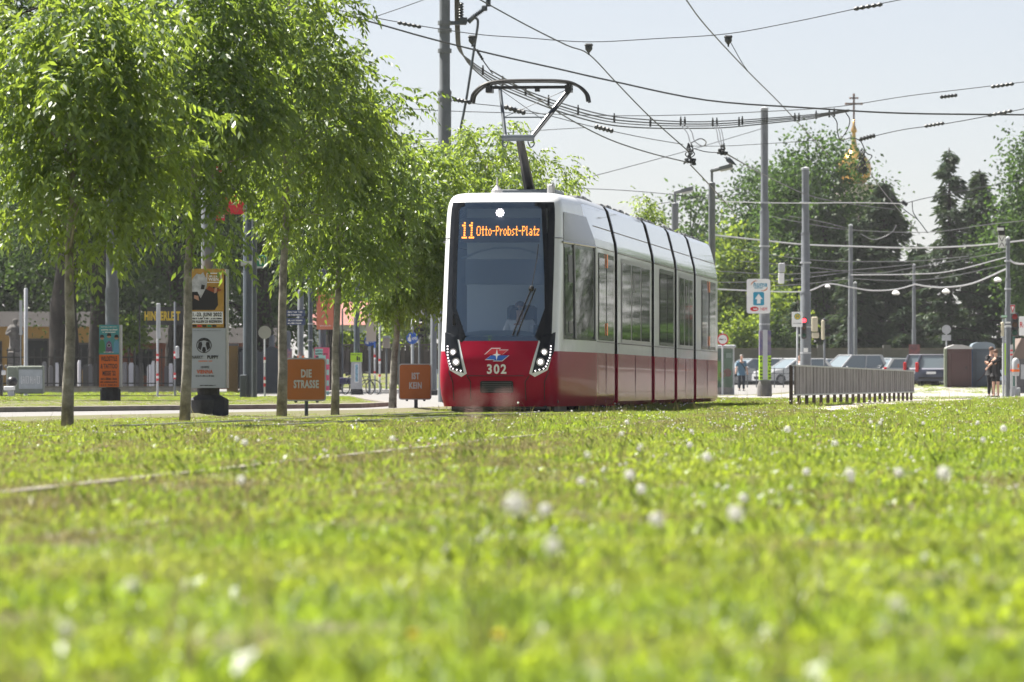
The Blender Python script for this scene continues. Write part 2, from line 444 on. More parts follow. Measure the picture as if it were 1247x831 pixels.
ds = MB(); ds.prism([(-.78, .8), (.78, .8), (.72, 1.28), (.3, 1.34), (-.3, 1.34), (-.72, 1.28)], .40, .95); ds.build('dashboard', mat('dash_grey', (.44, .49, .53), .5), tram)
MB().box((.05, .74, 2.30), (1.30, .02, .42), bev=.01).build('sun_blind', mat('sun_blind_fabric', (.78, .82, .86), .7), tram)
MB().tube(catmull([(-.66, .72, 2.52), (-.3, .76, 2.66), (.05, .77, 2.70), (.4, .76, 2.66), (.74, .72, 2.52)]), .02, 6).build('blind_rail', M_cab, tram)
sb = MB(); sb.box((.2, 1.98, 1.35), (.5, .14, .85), bev=.05); sb.box((.2, 1.72, .95), (.5, .5, .14), bev=.05); sb.build('driver_seat', M_cab2, tram)
# destination display
dd = patch('destination_display', [(-.67, 2.78), (.63, 2.78), (.63, 3.19), (-.67, 3.19)], front_pt, mat('display_grey', (.10, .105, .12), .5), tram, -.035, 4, 8)
GLY = {'1': '010 110 010 010 010 010 111', 'O': '01110 10001 10001 10001 10001 10001 01110', 't': '010 010 111 010 010 010 011',
       'o': '0000 0000 0110 1001 1001 1001 0110', '-': '000 000 000 111 000 000 000', 'P': '1110 1001 1001 1110 1000 1000 1000',
       'r': '000 000 101 110 100 100 100', 'b': '1000 1000 1110 1001 1001 1001 1110', 's': '000 000 011 100 010 001 110',
       'l': '10 10 10 10 10 10 11', 'a': '0000 0000 0110 0001 0111 1001 0111', 'z': '000 000 111 001 010 100 111', ' ': '0 0 0 0 0 0 0'}
led = MB()
def leds(word, x, zc, px_, pz_, r_):
    for ch in word:
        g = GLY[ch].split()
        for i, row in enumerate(g):
            for j, c in enumerate(row):
                if c == '1':
                    p = front_pt(x+j*px_, zc+(3-i)*pz_, -.03)
                    n0 = led.add([p+Vector((dx*r_, 0, dz*r_)) for dx, dz in ((-1, -1), (1, -1), (1, 1), (-1, 1))]); led.face((n0, n0+1, n0+2, n0+3))
        x += (len(g[0])+1)*px_
    return x
x1 = leds('11', -.645, 2.985, .030, .040, .0135)
leds('Otto-Probst-Platz', x1+.0, 2.975, .0139, .023, .0075)
led.build('lettering', M_led, dd)
lp = front_pt(-.03, 3.27, -.02)
hl = MB(); hl.prism(circ(lp.x, lp.z, .045), lp.y-.03, lp.y+.02)
for a in range(10):
    hl.prism(circ(lp.x+.06*math.cos(a*.628), lp.z+.06*math.sin(a*.628), .011, 8), lp.y-.03, lp.y)
hl.build('marker_lamp', M_ledw, tram)
# wiper
wp = MB(); pts = [front_pt(x, z, .05) for x, z in ((.25, 1.26), (.35, 1.55), (.53, 2.02))]
wp.tube(pts, .012, 6); wp.tube([p+Vector((.07, 0, 0)) for p in pts], .012, 6); wp.ball(pts[-1], .05, 8)
wp.tube([pts[-1], front_pt(.60, 2.5, .04), front_pt(.62, 2.75, .04)], .007, 5); wp.build('wiper', M_black, tram)

# lower front
hood = patch('front_hood', [(-.49, .60), (.53, .60), (.69, 1.165), (-.65, 1.165)], front_pt, M_tr, tram, .008, 8, 12)
for sg in (-1, 1):
    cx = .02
    tr = [(cx+sg*x, z) for x, z in ((.885, 1.24), (.655, 1.19), (.50, .60), (.60, .58), (.80, .69), (.885, 1.0))]
    patch('lamp_trim', tr, front_pt, M_tw, tram, .012, 12, 6)
    hp = [(cx+sg*x, z) for x, z in ((.905, 1.31), (.70, 1.28), (.625, .92), (.56, .645), (.785, .705), (.895, 1.0))]
    h_ = patch('headlight', hp, front_pt, M_tb, tram, .022, 12, 6)
    hb = MB()
    for (x, z, r_) in ((.745, .985, .058), (.69, .825, .066)):
        p = front_pt(cx+sg*x, z, .03); hb.prism(circ(p.x, p.z, r_, 16), p.y-.012, p.y+.03, 1); hb.prism(circ(p.x, p.z, r_*.55, 12), p.y-.018, p.y-.010, 0)
    for q in range(8):
        t = q/7; x, z = .845-.015*t-.09*max(0, t-.5)*2*.6, 1.08-.33*t
        p = front_pt(cx+sg*x, z, .03); hb.prism(circ(p.x, p.z, .0115, 8), p.y-.012, p.y)
    for q in range(3):
        p = front_pt(cx+sg*(.74-.065*q), .715-.017*q, .03); hb.prism(circ(p.x, p.z, .011, 8), p.y-.012, p.y)
    hb.build('bulb', [M_ledw, mat('lamp_chrome', (.6, .58, .62), .25, .6)], h_)
gr = MB(); gx = front_pt(0, .42, .035)
gr.prism(rrect(-.27, .32, .27, .515, .03), gx.y, gx.y+.08)
for i in range(5): gr.box((0, gx.y-.004, .35+.034*i), (.48, .014, .013), 1)
gr.build('coupler_grille', [M_tb, mat('grille_grey', (.05, .055, .06), .4)], tram)
ln = MB()
for pl in ([(-.5, .60), (0, .595), (.53, .60)], [(-.49, .6), (-.43, .5), (-.44, .14)], [(.53, .6), (.46, .5), (.47, .14)], [(-.80, .68), (-.73, .5), (-.72, .14)], [(.84, .68), (.77, .5), (.76, .14)]):
    q = []
    for (xa, za), (xb, zb) in zip(pl, pl[1:]):
        q += [front_pt(xa+(xb-xa)*t/6, za+(zb-za)*t/6, .010) for t in range(6)]
    ln.tube(q, .007, 5)
for sg in (-1, 1): ln.tube([front_pt(sg*x, 2.86, .002) for x in (.84, .88)]+[side_pt(.9+.15*i, 2.86, .002, sg) for i in range(3)], .006, 5)
ln.build('panel_seam', M_black, tram)
# number and emblem on the hood
hood_y = front_pt(0, .80, .02).y
for i, ch in enumerate('302'):
    x = -.115+.115*i; text(ch, .21, (x, front_pt(x, .70, .014).y, .70), M_white, hood, bold=.03, sx=.9)
em = MB()
def emb(poly, m, o_):
    n0 = em.add([front_pt(x, z, o_) for x, z in poly]); em.face(range(n0, n0+len(poly)), m)
for (o_, m_, g) in ((.013, 0, .010), (.016, None, 0)):
    up = [(-.19, .945), (-.085, 1.04), (.06, 1.04), (.03, 1.015), (.175, 1.015), (.09, .945)]
    dn = [(-.19+.01, .865), (-.09, .930), (.19, .930), (.085, .845), (-.06, .845), (-.03, .865)]
    ex = lambda pl: [(x*(1+g*8), (z-.94)*(1+g*12)+.94) for x, z in pl]
    emb(ex(up), 0 if m_ == 0 else 1, o_); emb(ex(dn), 0 if m_ == 0 else 2, o_)
emb([(0, .85), (.016, .925), (.07, .94), (.016, .955), (0, 1.04), (-.016, .955), (-.07, .94), (-.016, .925)], 0, .019)
em.build('emblem', [M_white, M_red, M_blue], hood)

# cab side panel and windows
for sg in (1, -1):
    mp = lambda s, z, off, sg=sg: side_pt(s, z, off, sg)
    patch('side_glazing' , [(.95, 1.20), (4.42, 1.20), (4.42, 2.85), (3.9, 3.30), (1.25, 3.30), (1.15, 2.9)], mp, M_tb if sg > 0 else M_ws, tram, .006, 16, 10)
    patch('cab_window', [(2.1, 1.27), (4.1, 1.27), (4.1, 2.72), (2.15, 2.72)], mp, M_tg if sg > 0 else M_ws, tram, .014, 6, 6)
    sw = patch('sliding_window', [(1.08, 1.27), (1.85, 1.27), (1.9, 2.72), (1.2, 2.72)], mp, M_tg if sg > 0 else M_ws, tram, .012, 6, 4)
    fr = MB()
    for pl in ([(2.03, 1.22), (2.03, 2.8)], [(4.2, 1.22), (4.2, 2.8)], [(1.0, 2.80), (4.3, 2.80)]):
        fr.tube([side_pt(a, z, .016, sg) for a, z in [(pl[0][0]+(pl[1][0]-pl[0][0])*t/5, pl[0][1]+(pl[1][1]-pl[0][1])*t/5) for t in range(6)]], .022, 5)
    fr.build('frame', M_tf, sw)
    vb = MB(); vb.prism([(-.05, 0), (.05, 0), (.05, .42), (-.05, .42)], 0, .02)
    for (sa, sb_, za, zb) in ((1.45, 1.85, 2.15, 2.6), (1.42, 1.8, 1.3, 1.5)):
        patch('opening', [(sa, za), (sb_, za), (sb_, zb), (sa, zb)], mp, M_black, sw, .018, 2, 2)

# bodies behind the cab
spans = [(4.5, 7.85), (8.5, 15.55), (16.25, 21.0), (21.7, 26.05), (26.75, 33.0)]
prof = list(zip(W_v, W_z))
def loop(s, inset=0):
    return [(-x+inset, s, z) for x, z in prof]+[(x-inset, s, z) for x, z in prof[::-1]]
for mi, (sa, sb_) in enumerate(spans):
    if mi:
        b = MB(); zr = sorted(set(W_z+[1.02])); pr = [(W_f(z), z) for z in zr]; n_ = len(pr); pv = None
        mid = [sa, sa+.02]+[sb_-.02, sb_]
        for s in mid:
            ins = .012 if s in (sa, sb_) else 0
            r_ = b.add([(-x+ins, s, z) for x, z in pr]+[(x-ins, s, z-.0) for x, z in pr[::-1]])
            if pv is not None:
                for j in range(2*n_-1):
                    zz = pr[j][1] if j < n_ else pr[2*n_-1-j-1][1]
                    za = zz if j < n_ else zz
                    b.face((pv+j, pv+j+1, r_+j+1, r_+j), 1 if za < .99 else (0 if za < 2.75 else 2))
                b.face((pv+2*n_-1, pv, r_, r_+2*n_-1), 3)
            else:
                for j in range(n_-1): b.face((r_+j, r_+j+1, r_+2*n_-2-j, r_+2*n_-1-j), 1 if pr[j][1] < .99 else 3)
            pv = r_
        b.face([pv+j for j in reversed(range(2*n_))], 3)
        mod = b.build('passenger_module', [M_tw, M_tr2, M_ts, M_bell], tram, smooth=True, angle=20)
    for sg in (1, -1):
        mp = lambda s, z, off, sg=sg: side_pt(s, z, off, sg)
        wins = {0: [(4.85, 6.05), (6.25, 7.5)], 1: [(9.2, 11.0), (11.2, 13.0), (13.2, 15.0)], 2: [(17.4, 18.9), (19.1, 20.6)], 3: [(22.2, 23.3), (23.5, 24.5), (24.7, 25.6)], 4: [(28.3, 30.0), (30.4, 32.2)]}[mi]
        door = mi in (0, 2, 4)
        for wi, (a, c) in enumerate(wins):
            zb_ = 1.22 if not door else 1.24
            wf = patch('door' if door else 'window', [(a-.10, zb_-.02), (c+.10, zb_-.02), (c+.10, 2.72), (a-.10, 2.72)], mp, M_tb if door else M_tf, tram, .008, 3, 3, False)
            patch('pane', [(a, zb_+.05), (c, zb_+.05), (c, 2.64), (a, 2.64)], mp, M_tg, wf, .013, 6, 4)
            if not door and wi % 2:
                patch('vent', [(a+.15, 2.15), (a+.5, 2.15), (a+.5, 2.5), (a+.15, 2.5)], mp, M_black, wf, .016, 2, 2)
        if mi in (0, 4):
            sx_ = (wins[0][1]+wins[1][0])/2
            for (za, zb) in ((2.45, 2.75), (1.28, 1.55)):
                patch('indicator_lamp', [(sx_-.09, za+.03), (sx_+.09, za+.03), (sx_+.09, zb-.03), (sx_-.09, zb-.03)], mp, M_amb, tram, .03, 2, 2)
        # seams along fairing and sill
        st = MB(); s_a = max(sa, 4.6)
        for z in (3.17, 2.80, 1.19): st.tube([side_pt(s_a, z, .003, sg), side_pt(sb_, z, .003, sg)], .008, 5)
        for q in range(1, 2):
            s = s_a+(sb_-s_a)*q/2
            st.tube([side_pt(s, z, .003, sg) for z in (.15, .6, 1.0)], .006, 5)
        st.build('panel_seam', mat('seam_grey', (.13, .11, .115), .5), tram)
    rb = MB()
    L_ = sb_-sa
    for q in range(5 if L_ > 4 else 3):
        s = sa+.4+(L_-.8)*(q+.5)/(5 if L_ > 4 else 3)
        for (bx, bw, bh) in ((.62, .46, .10+.04*(q % 2)), (-.6, .5, .12)):
            MB().box((bx, s, 3.66), (bw, .55, bh), bev=.03).build('roof_unit', mat('roof_box', (.10, .105, .11), .5), tram)
bl = MB()
for (a, c) in zip(spans, spans[1:]):
    for q in range(5):
        s = a[1]-.05+(c[0]-a[1]+.1)*q/4; ins = .16+.06*(q % 2)
        n0 = len(bl.v); lp_ = [(-x+ins*(1 if x > 0 else -1), s, z) for x, z in prof]+[(x-ins, s, z) for x, z in prof[::-1]]
        bl.add(lp_)
        if q:
            m_ = len(lp_)
            for j in range(m_): bl.face((n0-m_+j, n0-m_+(j+1) % m_, n0+(j+1) % m_, n0+j))
bl.build('bellows', M_bell, tram)
ub = MB()
for s in (1.9, 6.0, 12, 18.6, 24, 30): ub.box((0, s, .16), (1.7, 2.0, .28))
ub.box((0, 16.5, .22), (1.9, 32.0, .12)); ub.box((.02, .7, .08), (1.55, .9, .10), bev=.03)
ub.build('underframe', M_black, tram)
ra = MB(); ra.lathe([(.10, 3.6), (.09, 3.68), (.02, 3.76), (.008, 3.9)], (-.20, 1.8, 0), 10); ra.box((.68, 2.0, 3.69), (.12, .2, .2), bev=.03); ra.build('roof_antenna', mat('antenna_grey', (.3, .3, .3), .5), tram)
# pantograph
cx = .02
pb = MB(); pb.box((cx, 4.5, 3.72), (1.1, 1.5, .10), bev=.02)
for x in (-.45, .45):
    for s in (3.9, 5.1): pb.lathe([(.05, 3.6), (.07, 3.64), (.05, 3.68), (.07, 3.7), (.05, 3.74)], (cx+x, s, 0), 10)
pg = pb.build('pantograph', M_dpole, tram)
MB().tube([(cx+.02, 4.7, 3.72), (cx-.07, 3.8, 4.66)], [.10, .065], 10).build('lower_arm', M_black, pg)
ua = MB(); zb, zt, sb_, st_ = 4.64, 5.50, 3.75, 4.35
xa, xb, xc, xd = cx-.30, cx+.13, cx-.46, cx+.72
ua.tube([(xa, sb_, zb), (xc, st_, zt)], .030, 8); ua.tube([(xb, sb_, zb), (xd, st_, zt)], .030, 8)
ua.tube([(xb+.04, sb_-.02, zb), (xd+.06, st_-.02, zt)], .02, 6, 1)
ua.tube([(xa-.06, sb_, zb), (xb+.06, sb_, zb)], .055, 8)
ua.tube([(xa+(xc-xa)*.40, sb_+.24, zb+.36), (xb+(xd-xb)*.36, sb_+.24, zb+.36)], .014, 6)
ua.tube([(xa+(xc-xa)*.42, sb_+.25, zb+.36), (xd, st_, zt)], .006, 5, 1); ua.tube([(xb+(xd-xb)*.35, sb_+.21, zb+.3), (xc, st_, zt)], .006, 5, 1)
for sx_, xx in ((-1, xa), (1, xb)): ua.tube(catmull([(xx, sb_, zb), (xx+sx_*.06, sb_, zb-.1), (xx, sb_, zb-.16), (xx-sx_*.05, sb_, zb-.06)]), .012, 5)
ua.build('upper_arm', [M_dpole, M_copper], pg)
ph = MB(); hc = cx+.06
for ds_ in (-.17, .17):
    ph.tube(catmull([(hc-1.0, st_+ds_, 5.27), (hc-.96, st_+ds_, 5.42), (hc-.80, st_+ds_, 5.56), (hc-.55, st_+ds_, 5.625), (hc, st_+ds_, 5.64), (hc+.55, st_+ds_, 5.625), (hc+.80, st_+ds_, 5.56), (hc+.96, st_+ds_, 5.42), (hc+1.0, st_+ds_, 5.27)], 5), .028, 7)
ph.box((hc, st_, 5.53), (1.4, .05, .05))
for x in (-.70, .66): ph.box((hc+x, st_, 5.50), (.11, .3, .12)); ph.box((hc+x, st_, 5.57), (.05, .36, .10))
ph.box((hc+.12, st_, 5.49), (.08, .1, .07)); ph.build('collector_head', M_black, pg)

# ------------------------------------------------------------------ people
def skin_mesh(name, joints, edges, m, parent, scale=1.0, sub=1, root=None):
    keys = list(joints); me = bpy.data.meshes.new(name)
    me.from_pydata([tuple(Vector(joints[k_][0])*scale) for k_ in keys], [(keys.index(a), keys.index(c)) for a, c in edges], [])
    o = bpy.data.objects.new(name, me); COL.objects.link(o); me.materials.append(m)
    sk = o.modifiers.new('skin', 'SKIN'); sk.use_smooth_shade = True
    lay = me.skin_vertices[0].data if len(me.skin_vertices) else None
    for i, k_ in enumerate(keys):
        r_ = joints[k_][1]; r_ = r_ if isinstance(r_, tuple) else (r_, r_)
        lay[i].radius = (r_[0]*scale, r_[1]*scale); lay[i].use_root = (k_ == (root or keys[0]))
    sd = o.modifiers.new('sub', 'SUBSURF'); sd.levels = sub; sd.render_levels = sub
    if parent: o.parent = parent
    return o
def person(label, loc, rz, h, pose, shirt, trousers, hair, group=None, sleeves=.5, shorts=False, hairlong=False, seated=False):
    """one continuous body (skin), with clothing and hair as its children; faces -y"""
    s = h/1.75; t = thing('person', label, 'person', loc, rz, group)
    J = {'pelvis': ((0, 0, .95), (.13, .10)), 'waist': ((0, 0, 1.12), (.125, .09)), 'chest': ((0, 0, 1.34), (.15, .105)), 'neck': ((0, 0, 1.50), .055),
         'chin': ((0, -.03, 1.58), (.062, .075)), 'head': ((0, -.015, 1.67), (.078, .095)), 'top': ((0, 0, 1.725), (.055, .07))}
    E = [('pelvis', 'waist'), ('waist', 'chest'), ('chest', 'neck'), ('neck', 'chin'), ('chin', 'head'), ('head', 'top')]
    D = {'shoulder': ((.19, 0, 1.43), .055), 'elbow': ((.24, .02, 1.14), .042), 'wrist': ((.25, -.05, .90), .030), 'hand': ((.25, -.08, .82), (.022, .04)),
         'hip': ((.09, 0, .90), .085), 'knee': ((.095, -.02, .50), .058), 'ankle': ((.095, .01, .09), .038), 'toe': ((.10, -.14, .03), (.045, .025))}
    for sd, sg in (('R', 1), ('L', -1)):
        for k_, (p, r_) in D.items():
            p = Vector(p); p.x *= sg; J[k_+sd] = (p, r_)
        E += [('chest', 'shoulder'+sd), ('shoulder'+sd, 'elbow'+sd), ('elbow'+sd, 'wrist'+sd), ('wrist'+sd, 'hand'+sd),
              ('pelvis', 'hip'+sd), ('hip'+sd, 'knee'+sd), ('knee'+sd, 'ankle'+sd), ('ankle'+sd, 'toe'+sd)]
    for k_, p in pose.items(): J[k_] = (p, J[k_][1])
    skin_mesh('body', J, E, M_skin, t, s)
    fat = lambda k_, f=1.14: (J[k_][0], tuple(a*f+.008 for a in (J[k_][1] if isinstance(J[k_][1], tuple) else (J[k_][1], J[k_][1]))))
    T = {k_: fat(k_, f_) for k_, f_ in (('pelvis', 1.34), ('waist', 1.32), ('chest', 1.16))}; T['tail'] = (Vector(J['pelvis'][0])-Vector((0, 0, .10)), (.165, .13)); T['collar'] = (Vector(J['chest'][0]).lerp(Vector(J['neck'][0]), .75), .07)
    TE = [('tail', 'pelvis'), ('pelvis', 'waist'), ('waist', 'chest'), ('chest', 'collar')]
    for sd in 'RL':
        T['shoulder'+sd] = fat('shoulder'+sd, 1.2)
        a, c = Vector(J['shoulder'+sd][0]), Vector(J['elbow'+sd][0])
        if sleeves <= 1: T['cuff'+sd] = (a.lerp(c, max(.3, sleeves*2) if sleeves < .5 else .8), .062)
        else:
            T['elbow'+sd] = fat('elbow'+sd, 1.2); T['cuff'+sd] = (c.lerp(Vector(J['wrist'+sd][0]), .9), .042); TE.append(('elbow'+sd, 'cuff'+sd))
        TE += [('chest', 'shoulder'+sd), ('shoulder'+sd, ('cuff' if sleeves <= 1 else 'elbow')+sd)]
    skin_mesh('shirt', T, TE, shirt, t, s)
    if trousers:
        B = {'belt': (Vector(J['pelvis'][0])+Vector((0, 0, .05)), (.135, .105)), 'pelvis': fat('pelvis', 1.1)}; BE = [('belt', 'pelvis')]
        for sd in 'RL':
            B['hip'+sd] = fat('hip'+sd, 1.12); B['knee'+sd] = fat('knee'+sd, 1.2)
            if shorts: B['knee'+sd] = (Vector(J['hip'+sd][0]).lerp(Vector(J['knee'+sd][0]), .85), .085)
            BE += [('pelvis', 'hip'+sd), ('hip'+sd, 'knee'+sd)]
            if not shorts: B['hem'+sd] = (Vector(J['ankle'+sd][0])+Vector((0, 0, .02)), .055); BE.append(('knee'+sd, 'hem'+sd))
        skin_mesh('trousers', B, BE, trousers, t, s, root='belt')
    hd = Vector(J['head'][0]); tp = Vector(J['top'][0]); hb = MB()
    hb.ball((tp*.55+hd*.45+Vector((0, .03, .005)))*s, .098*s, 12, sc=(.95, 1.02, .92))
    if hairlong: hb.tube(catmull([(hd+Vector((0, .07, .02)))*s, (hd+Vector((0, .11, -.12)))*s, (hd+Vector((0, .12, -.3)))*s]), [.075*s]*8+[.05*s]*5, 8)
    if hair: hb.build('hair', hair, t, smooth=True)
    f = MB(); fc = hd*.7+Vector(J['chin'][0])*.3
    f.prism([(x*s, z*s) for x, z in ((-.012, -.03), (.012, -.03), (.006, .03), (-.006, .03))], -.03*s, .02*s, c=(fc+Vector((0, -.105, 0)))*s)
    f.build('nose', M_skin, t)
    if not seated:
        for sd in 'RL':
            q = MB(); a = Vector(J['toe'+sd][0]); c = Vector(J['ankle'+sd][0])
            q.tube([(c+Vector((0, .05, -.05)))*s, (c+Vector((0, -.02, -.045)))*s, (a+Vector((0, -.02, .01)))*s, (a+Vector((0, -.09, 0)))*s], [.045*s, .052*s, .048*s, .025*s], 8)
            q.build('shoe', M_black, t, smooth=True)
    return t
M_wshirt = mat('white_cotton', (.85, .85, .86), .85); M_bshirt = mat('blue_cotton', (.10, .19, .27), .9); M_dtrous = mat('dark_denim', (.02, .028, .04), .9)
M_blk = mat('black_cloth', (.012, .012, .014), .9); M_hairb = mat('brown_hair', (.09, .045, .025), .7); M_hairg = mat('grey_hair', (.22, .20, .18), .7)

# the driver sits in the cab of the tram
mw = Matrix.Translation(C0) @ Matrix.Rotation(-R(6.4), 4, 'Z')
seat_pose = {'hipR': (.10, -.05, .92), 'hipL': (-.10, -.05, .92), 'kneeR': (.13, -.45, .93), 'kneeL': (-.13, -.45, .93), 'ankleR': (.13, -.5, .52), 'ankleL': (-.13, -.5, .52),
             'toeR': (.13, -.62, .47), 'toeL': (-.13, -.62, .47), 'elbowR': (.27, -.14, 1.16), 'elbowL': (-.27, -.14, 1.16), 'wristR': (.2, -.42, 1.17), 'wristL': (-.2, -.42, 1.17), 'handR': (.18, -.5, 1.18), 'handL': (-.18, -.5, 1.18)}
dl = mw @ Vector((.20, 1.66, .05))
drv = person('tram driver in white shirt and sunglasses behind the windscreen', dl, -R(6.4), 1.75, seat_pose, M_wshirt, M_dtrous, M_hairb, sleeves=.5, seated=True)
gl = MB()
for x in (-.04, .04): gl.prism(rrect(x-.032, -.02, x+.032, .022, .015), -.008, .008, c=(0, -.118, 1.655))
gl.box((0, -.118, 1.668), (.16, .01, .008)); gl.build('sunglasses', M_black, drv)

# man walking on the forecourt
a = At(903, 247)
person('man in blue shirt and dark trousers walking beside the tram shelter', a.loc, R(8), 1.72,
       {'kneeR': (.09, -.10, .52), 'ankleR': (.09, -.05, .10), 'toeR': (.10, -.20, .04), 'ankleL': (-.08, .14, .12), 'toeL': (-.08, .03, .04), 'kneeL': (-.09, .0, .5), 'wristL': (-.30, -.08, .92), 'handL': (-.31, -.1, .85), 'wristR': (.30, .05, .9), 'handR': (.31, .04, .82)},
       M_bshirt, M_dtrous, M_hairg)
man = bpy.data.objects['person.001']
stp = MB(); stp.tube(catmull([(-.17, -.02, 1.44), (0, -.16, 1.30), (.16, -.13, 1.06), (.19, .02, .98)]), .018, 5); stp.build('bag_strap', M_blk, man)
a = At(974, 248)
p3 = person('person in a white top beside the grey tram mast, half hidden by the fence', a.loc, R(-60), 1.70, {}, M_wshirt, M_dtrous, M_hairb)
# couple by the traffic light
a = At(1207, 183)
person('taller person in black clothes hugging the one with a black backpack', a.loc, R(35), 1.75,
       {'elbowR': (.30, -.20, 1.25), 'wristR': (.18, -.36, 1.12), 'handR': (.10, -.40, 1.10), 'elbowL': (-.3, -.12, 1.2), 'wristL': (-.2, -.32, 1.3), 'handL': (-.15, -.38, 1.33), 'top': (0, -.06, 1.725)},
       M_blk, M_blk, M_hairb, 'people by the traffic light')
a = At(1213, 182.6)
w2 = person('person in black with backpack and bare legs, arm raised beside traffic light', a.loc, R(-40), 1.66,
       {'elbowR': (-.10, -.26, 1.22), 'shoulderR': (.17, -.05, 1.43), 'wristR': (-.16, -.36, 1.08), 'handR': (-.2, -.40, 1.02), 'elbowL': (-.26, -.2, 1.25), 'wristL': (-.2, -.4, 1.3), 'handL': (-.16, -.45, 1.34), 'top': (0, -.07, 1.72)},
       M_blk, M_blk, M_hairb, 'people by the traffic light', shorts=True)
bp_ = thing('backpack', 'black backpack worn by the bare legged person at the traffic light', 'backpack', a.loc, R(-40))
b = MB(); b.box((0, .22, 1.22), (.32, .20, .48), bev=.07); b.build('pack', M_blk, bp_)
b = MB(); b.box((0, .335, 1.12), (.24, .06, .2), bev=.03); b.build('pocket', M_blk, bp_)

# ------------------------------------------------------------------ masts, lamp posts
def mast(name, label, px, d, secs, m=M_gal, group='tram wire masts', g=None, base=None):
    """secs: (py, width px) pairs from the top down; stepped tube"""
    a = At(px, d, g); t = thing(name, label, 'mast', a.loc, 0, group); pr = []
    for py, w in reversed(secs): pr.append((a.w(w)/2, a.z(py)))
    if pr[0][1] > 0: pr.insert(0, (pr[0][0], 0))
    b = MB(); b.lathe(pr, n=16); b.build('shaft', m, t, smooth=True, angle=35)
    b = MB(); b.lathe([(pr[-1][0]*1.08, pr[-1][1]-.02), (pr[-1][0]*1.08, pr[-1][1]+.05), (.02, pr[-1][1]+.09)], n=16); b.build('cap', M_galL, t)
    c = MB()
    for i in range(1, len(pr)-1):
        if abs(pr[i][0]-pr[i-1][0]) > 1e-3: c.lathe([(pr[i-1][0]*1.06, pr[i-1][1]-.06), (pr[i-1][0]*1.06, pr[i-1][1]+.02)], n=16)
    if c.v: c.build('collar', m, t, smooth=True, angle=35)
    return t, a
mast_main, a = mast('tram_mast', 'tallest grey mast above the tram, holding insulators and cables', 541.5, 124, [(-60, 13), (108, 13), (112, 16), (480, 16)])
b = MB()
for py in (28, 37, 62, 122, 187): b.lathe([(a.w(8.5), a.z(py)-.05), (a.w(8.5), a.z(py)+.05)], n=16)
b.build('clamp_band', M_gal, mast_main)
b = MB(); b.box((a.x(556), 0, a.z(28)), (a.w(24), .10, .09)); b.box((a.x(564), -.02, a.z(25)), (a.w(10), .14, .14))
b.tube([(a.x(570), 0, a.z(27)), (a.x(577), 0, a.z(20))], .06, 8)
b.build('bracket', M_dpole, mast_main)
def insulator(p0, p1, r, parent, name='insulator'):
    b = MB(); p0 = Vector(p0); p1 = Vector(p1); n = 13
    b.tube([p0.lerp(p1, i/(n-1)) for i in range(n)], [r if i % 2 else r*.5 for i in range(n)], 8); return b.build(name, M_dpole, parent)
insulator((a.x(561.5), 0, a.z(23)), (a.x(561.5), 0, a.z(3)), a.w(3.6), mast_main)
insulator((a.x(577), 0, a.z(20)), (a.x(588), 0, a.z(12)), a.w(3.4), mast_main)
b = MB(); b.box((a.x(590), 0, a.z(10)), (a.w(7), .1, a.w(7)), bev=.02); b.tube([(a.x(593), 0, a.z(8)), (a.x(593.5), 0, a.z(-30))], .03, 6); b.tube([(a.x(596), 0, a.z(8)), (a.x(596.5), 0, a.z(-30))], .03, 6)
b.build('bracket', M_dpole, mast_main)
b = MB(); b.tube(catmull([(a.x(578), 0, a.z(21)), (a.x(582), 0, a.z(27)), (a.x(578), 0, a.z(55)), (a.x(568), 0, a.z(120)), (a.x(559), 0, a.z(170)), (a.x(556), 0, a.z(230))]), .03, 6); b.build('down_cable', M_dpole, mast_main)

huma, aH = mast('tram_mast', 'grey mast carrying the blue arrow shop sign and wrapped poster', 931, 191, [(133, 9), (255, 9), (258, 11), (340, 11), (344, 13), (486, 13)])
b = MB(); b.lathe([(aH.w(9), 0), (aH.w(9), aH.z(470)), (aH.w(6.5), aH.z(464))], n=12); b.build('base', mat('mast_foot', (.13, .125, .12), .9, 0, (3, .3)), huma, smooth=True, angle=40)
m2_, a2 = mast('tram_mast', 'tall three stepped grey mast behind the red traffic light', 981, 207, [(206, 9), (282, 9), (284, 10.5), (355, 10.5), (357, 13), (487, 13)])
m3_, _ = mast('tram_mast', 'slim grey mast standing in front of dark spruce above parked cars', 1036, 300, [(275, 5), (335, 5), (337, 6), (385, 6), (387, 7), (480, 7)])
m3b_, _ = mast('tram_mast', 'thin dim grey mast directly behind the slim mast before the spruce', 1041.5, 322, [(345, 4), (400, 4), (401, 5), (478, 5)])
m4_, a4 = mast('tram_mast', 'short thin grey mast with dark poster at its foot', 1113, 315, [(323, 3.4), (350, 3.4), (352, 4.2), (400, 4.2), (402, 5), (478, 5)])
m5_, a5 = mast('tram_mast', 'grey mast at right edge beside traffic light and couple', 1227.5, 184, [(291, 5), (338, 5), (340, 6.5), (374, 6.5), (376, 7.5), (486, 7.5)])
b = MB(); b.prism([(-.33, 0), (.33, 0), (.33, 1.0), (-.33, 1.0)], -.30, -.27, c=(0, 0, a4.z(440))); b.build('poster', mat('dark_poster', (.03, .03, .04), .5, 0, (3, .4), alt=(.25, .06, .05)), m4_)
b = MB()
for q in range(5): b.box((.1+.07*q, -.05+.03*q, .16+.05*(q % 3)), (.12, .12, .3), bev=.02)
b.build('cable_box', M_galL, m5_)

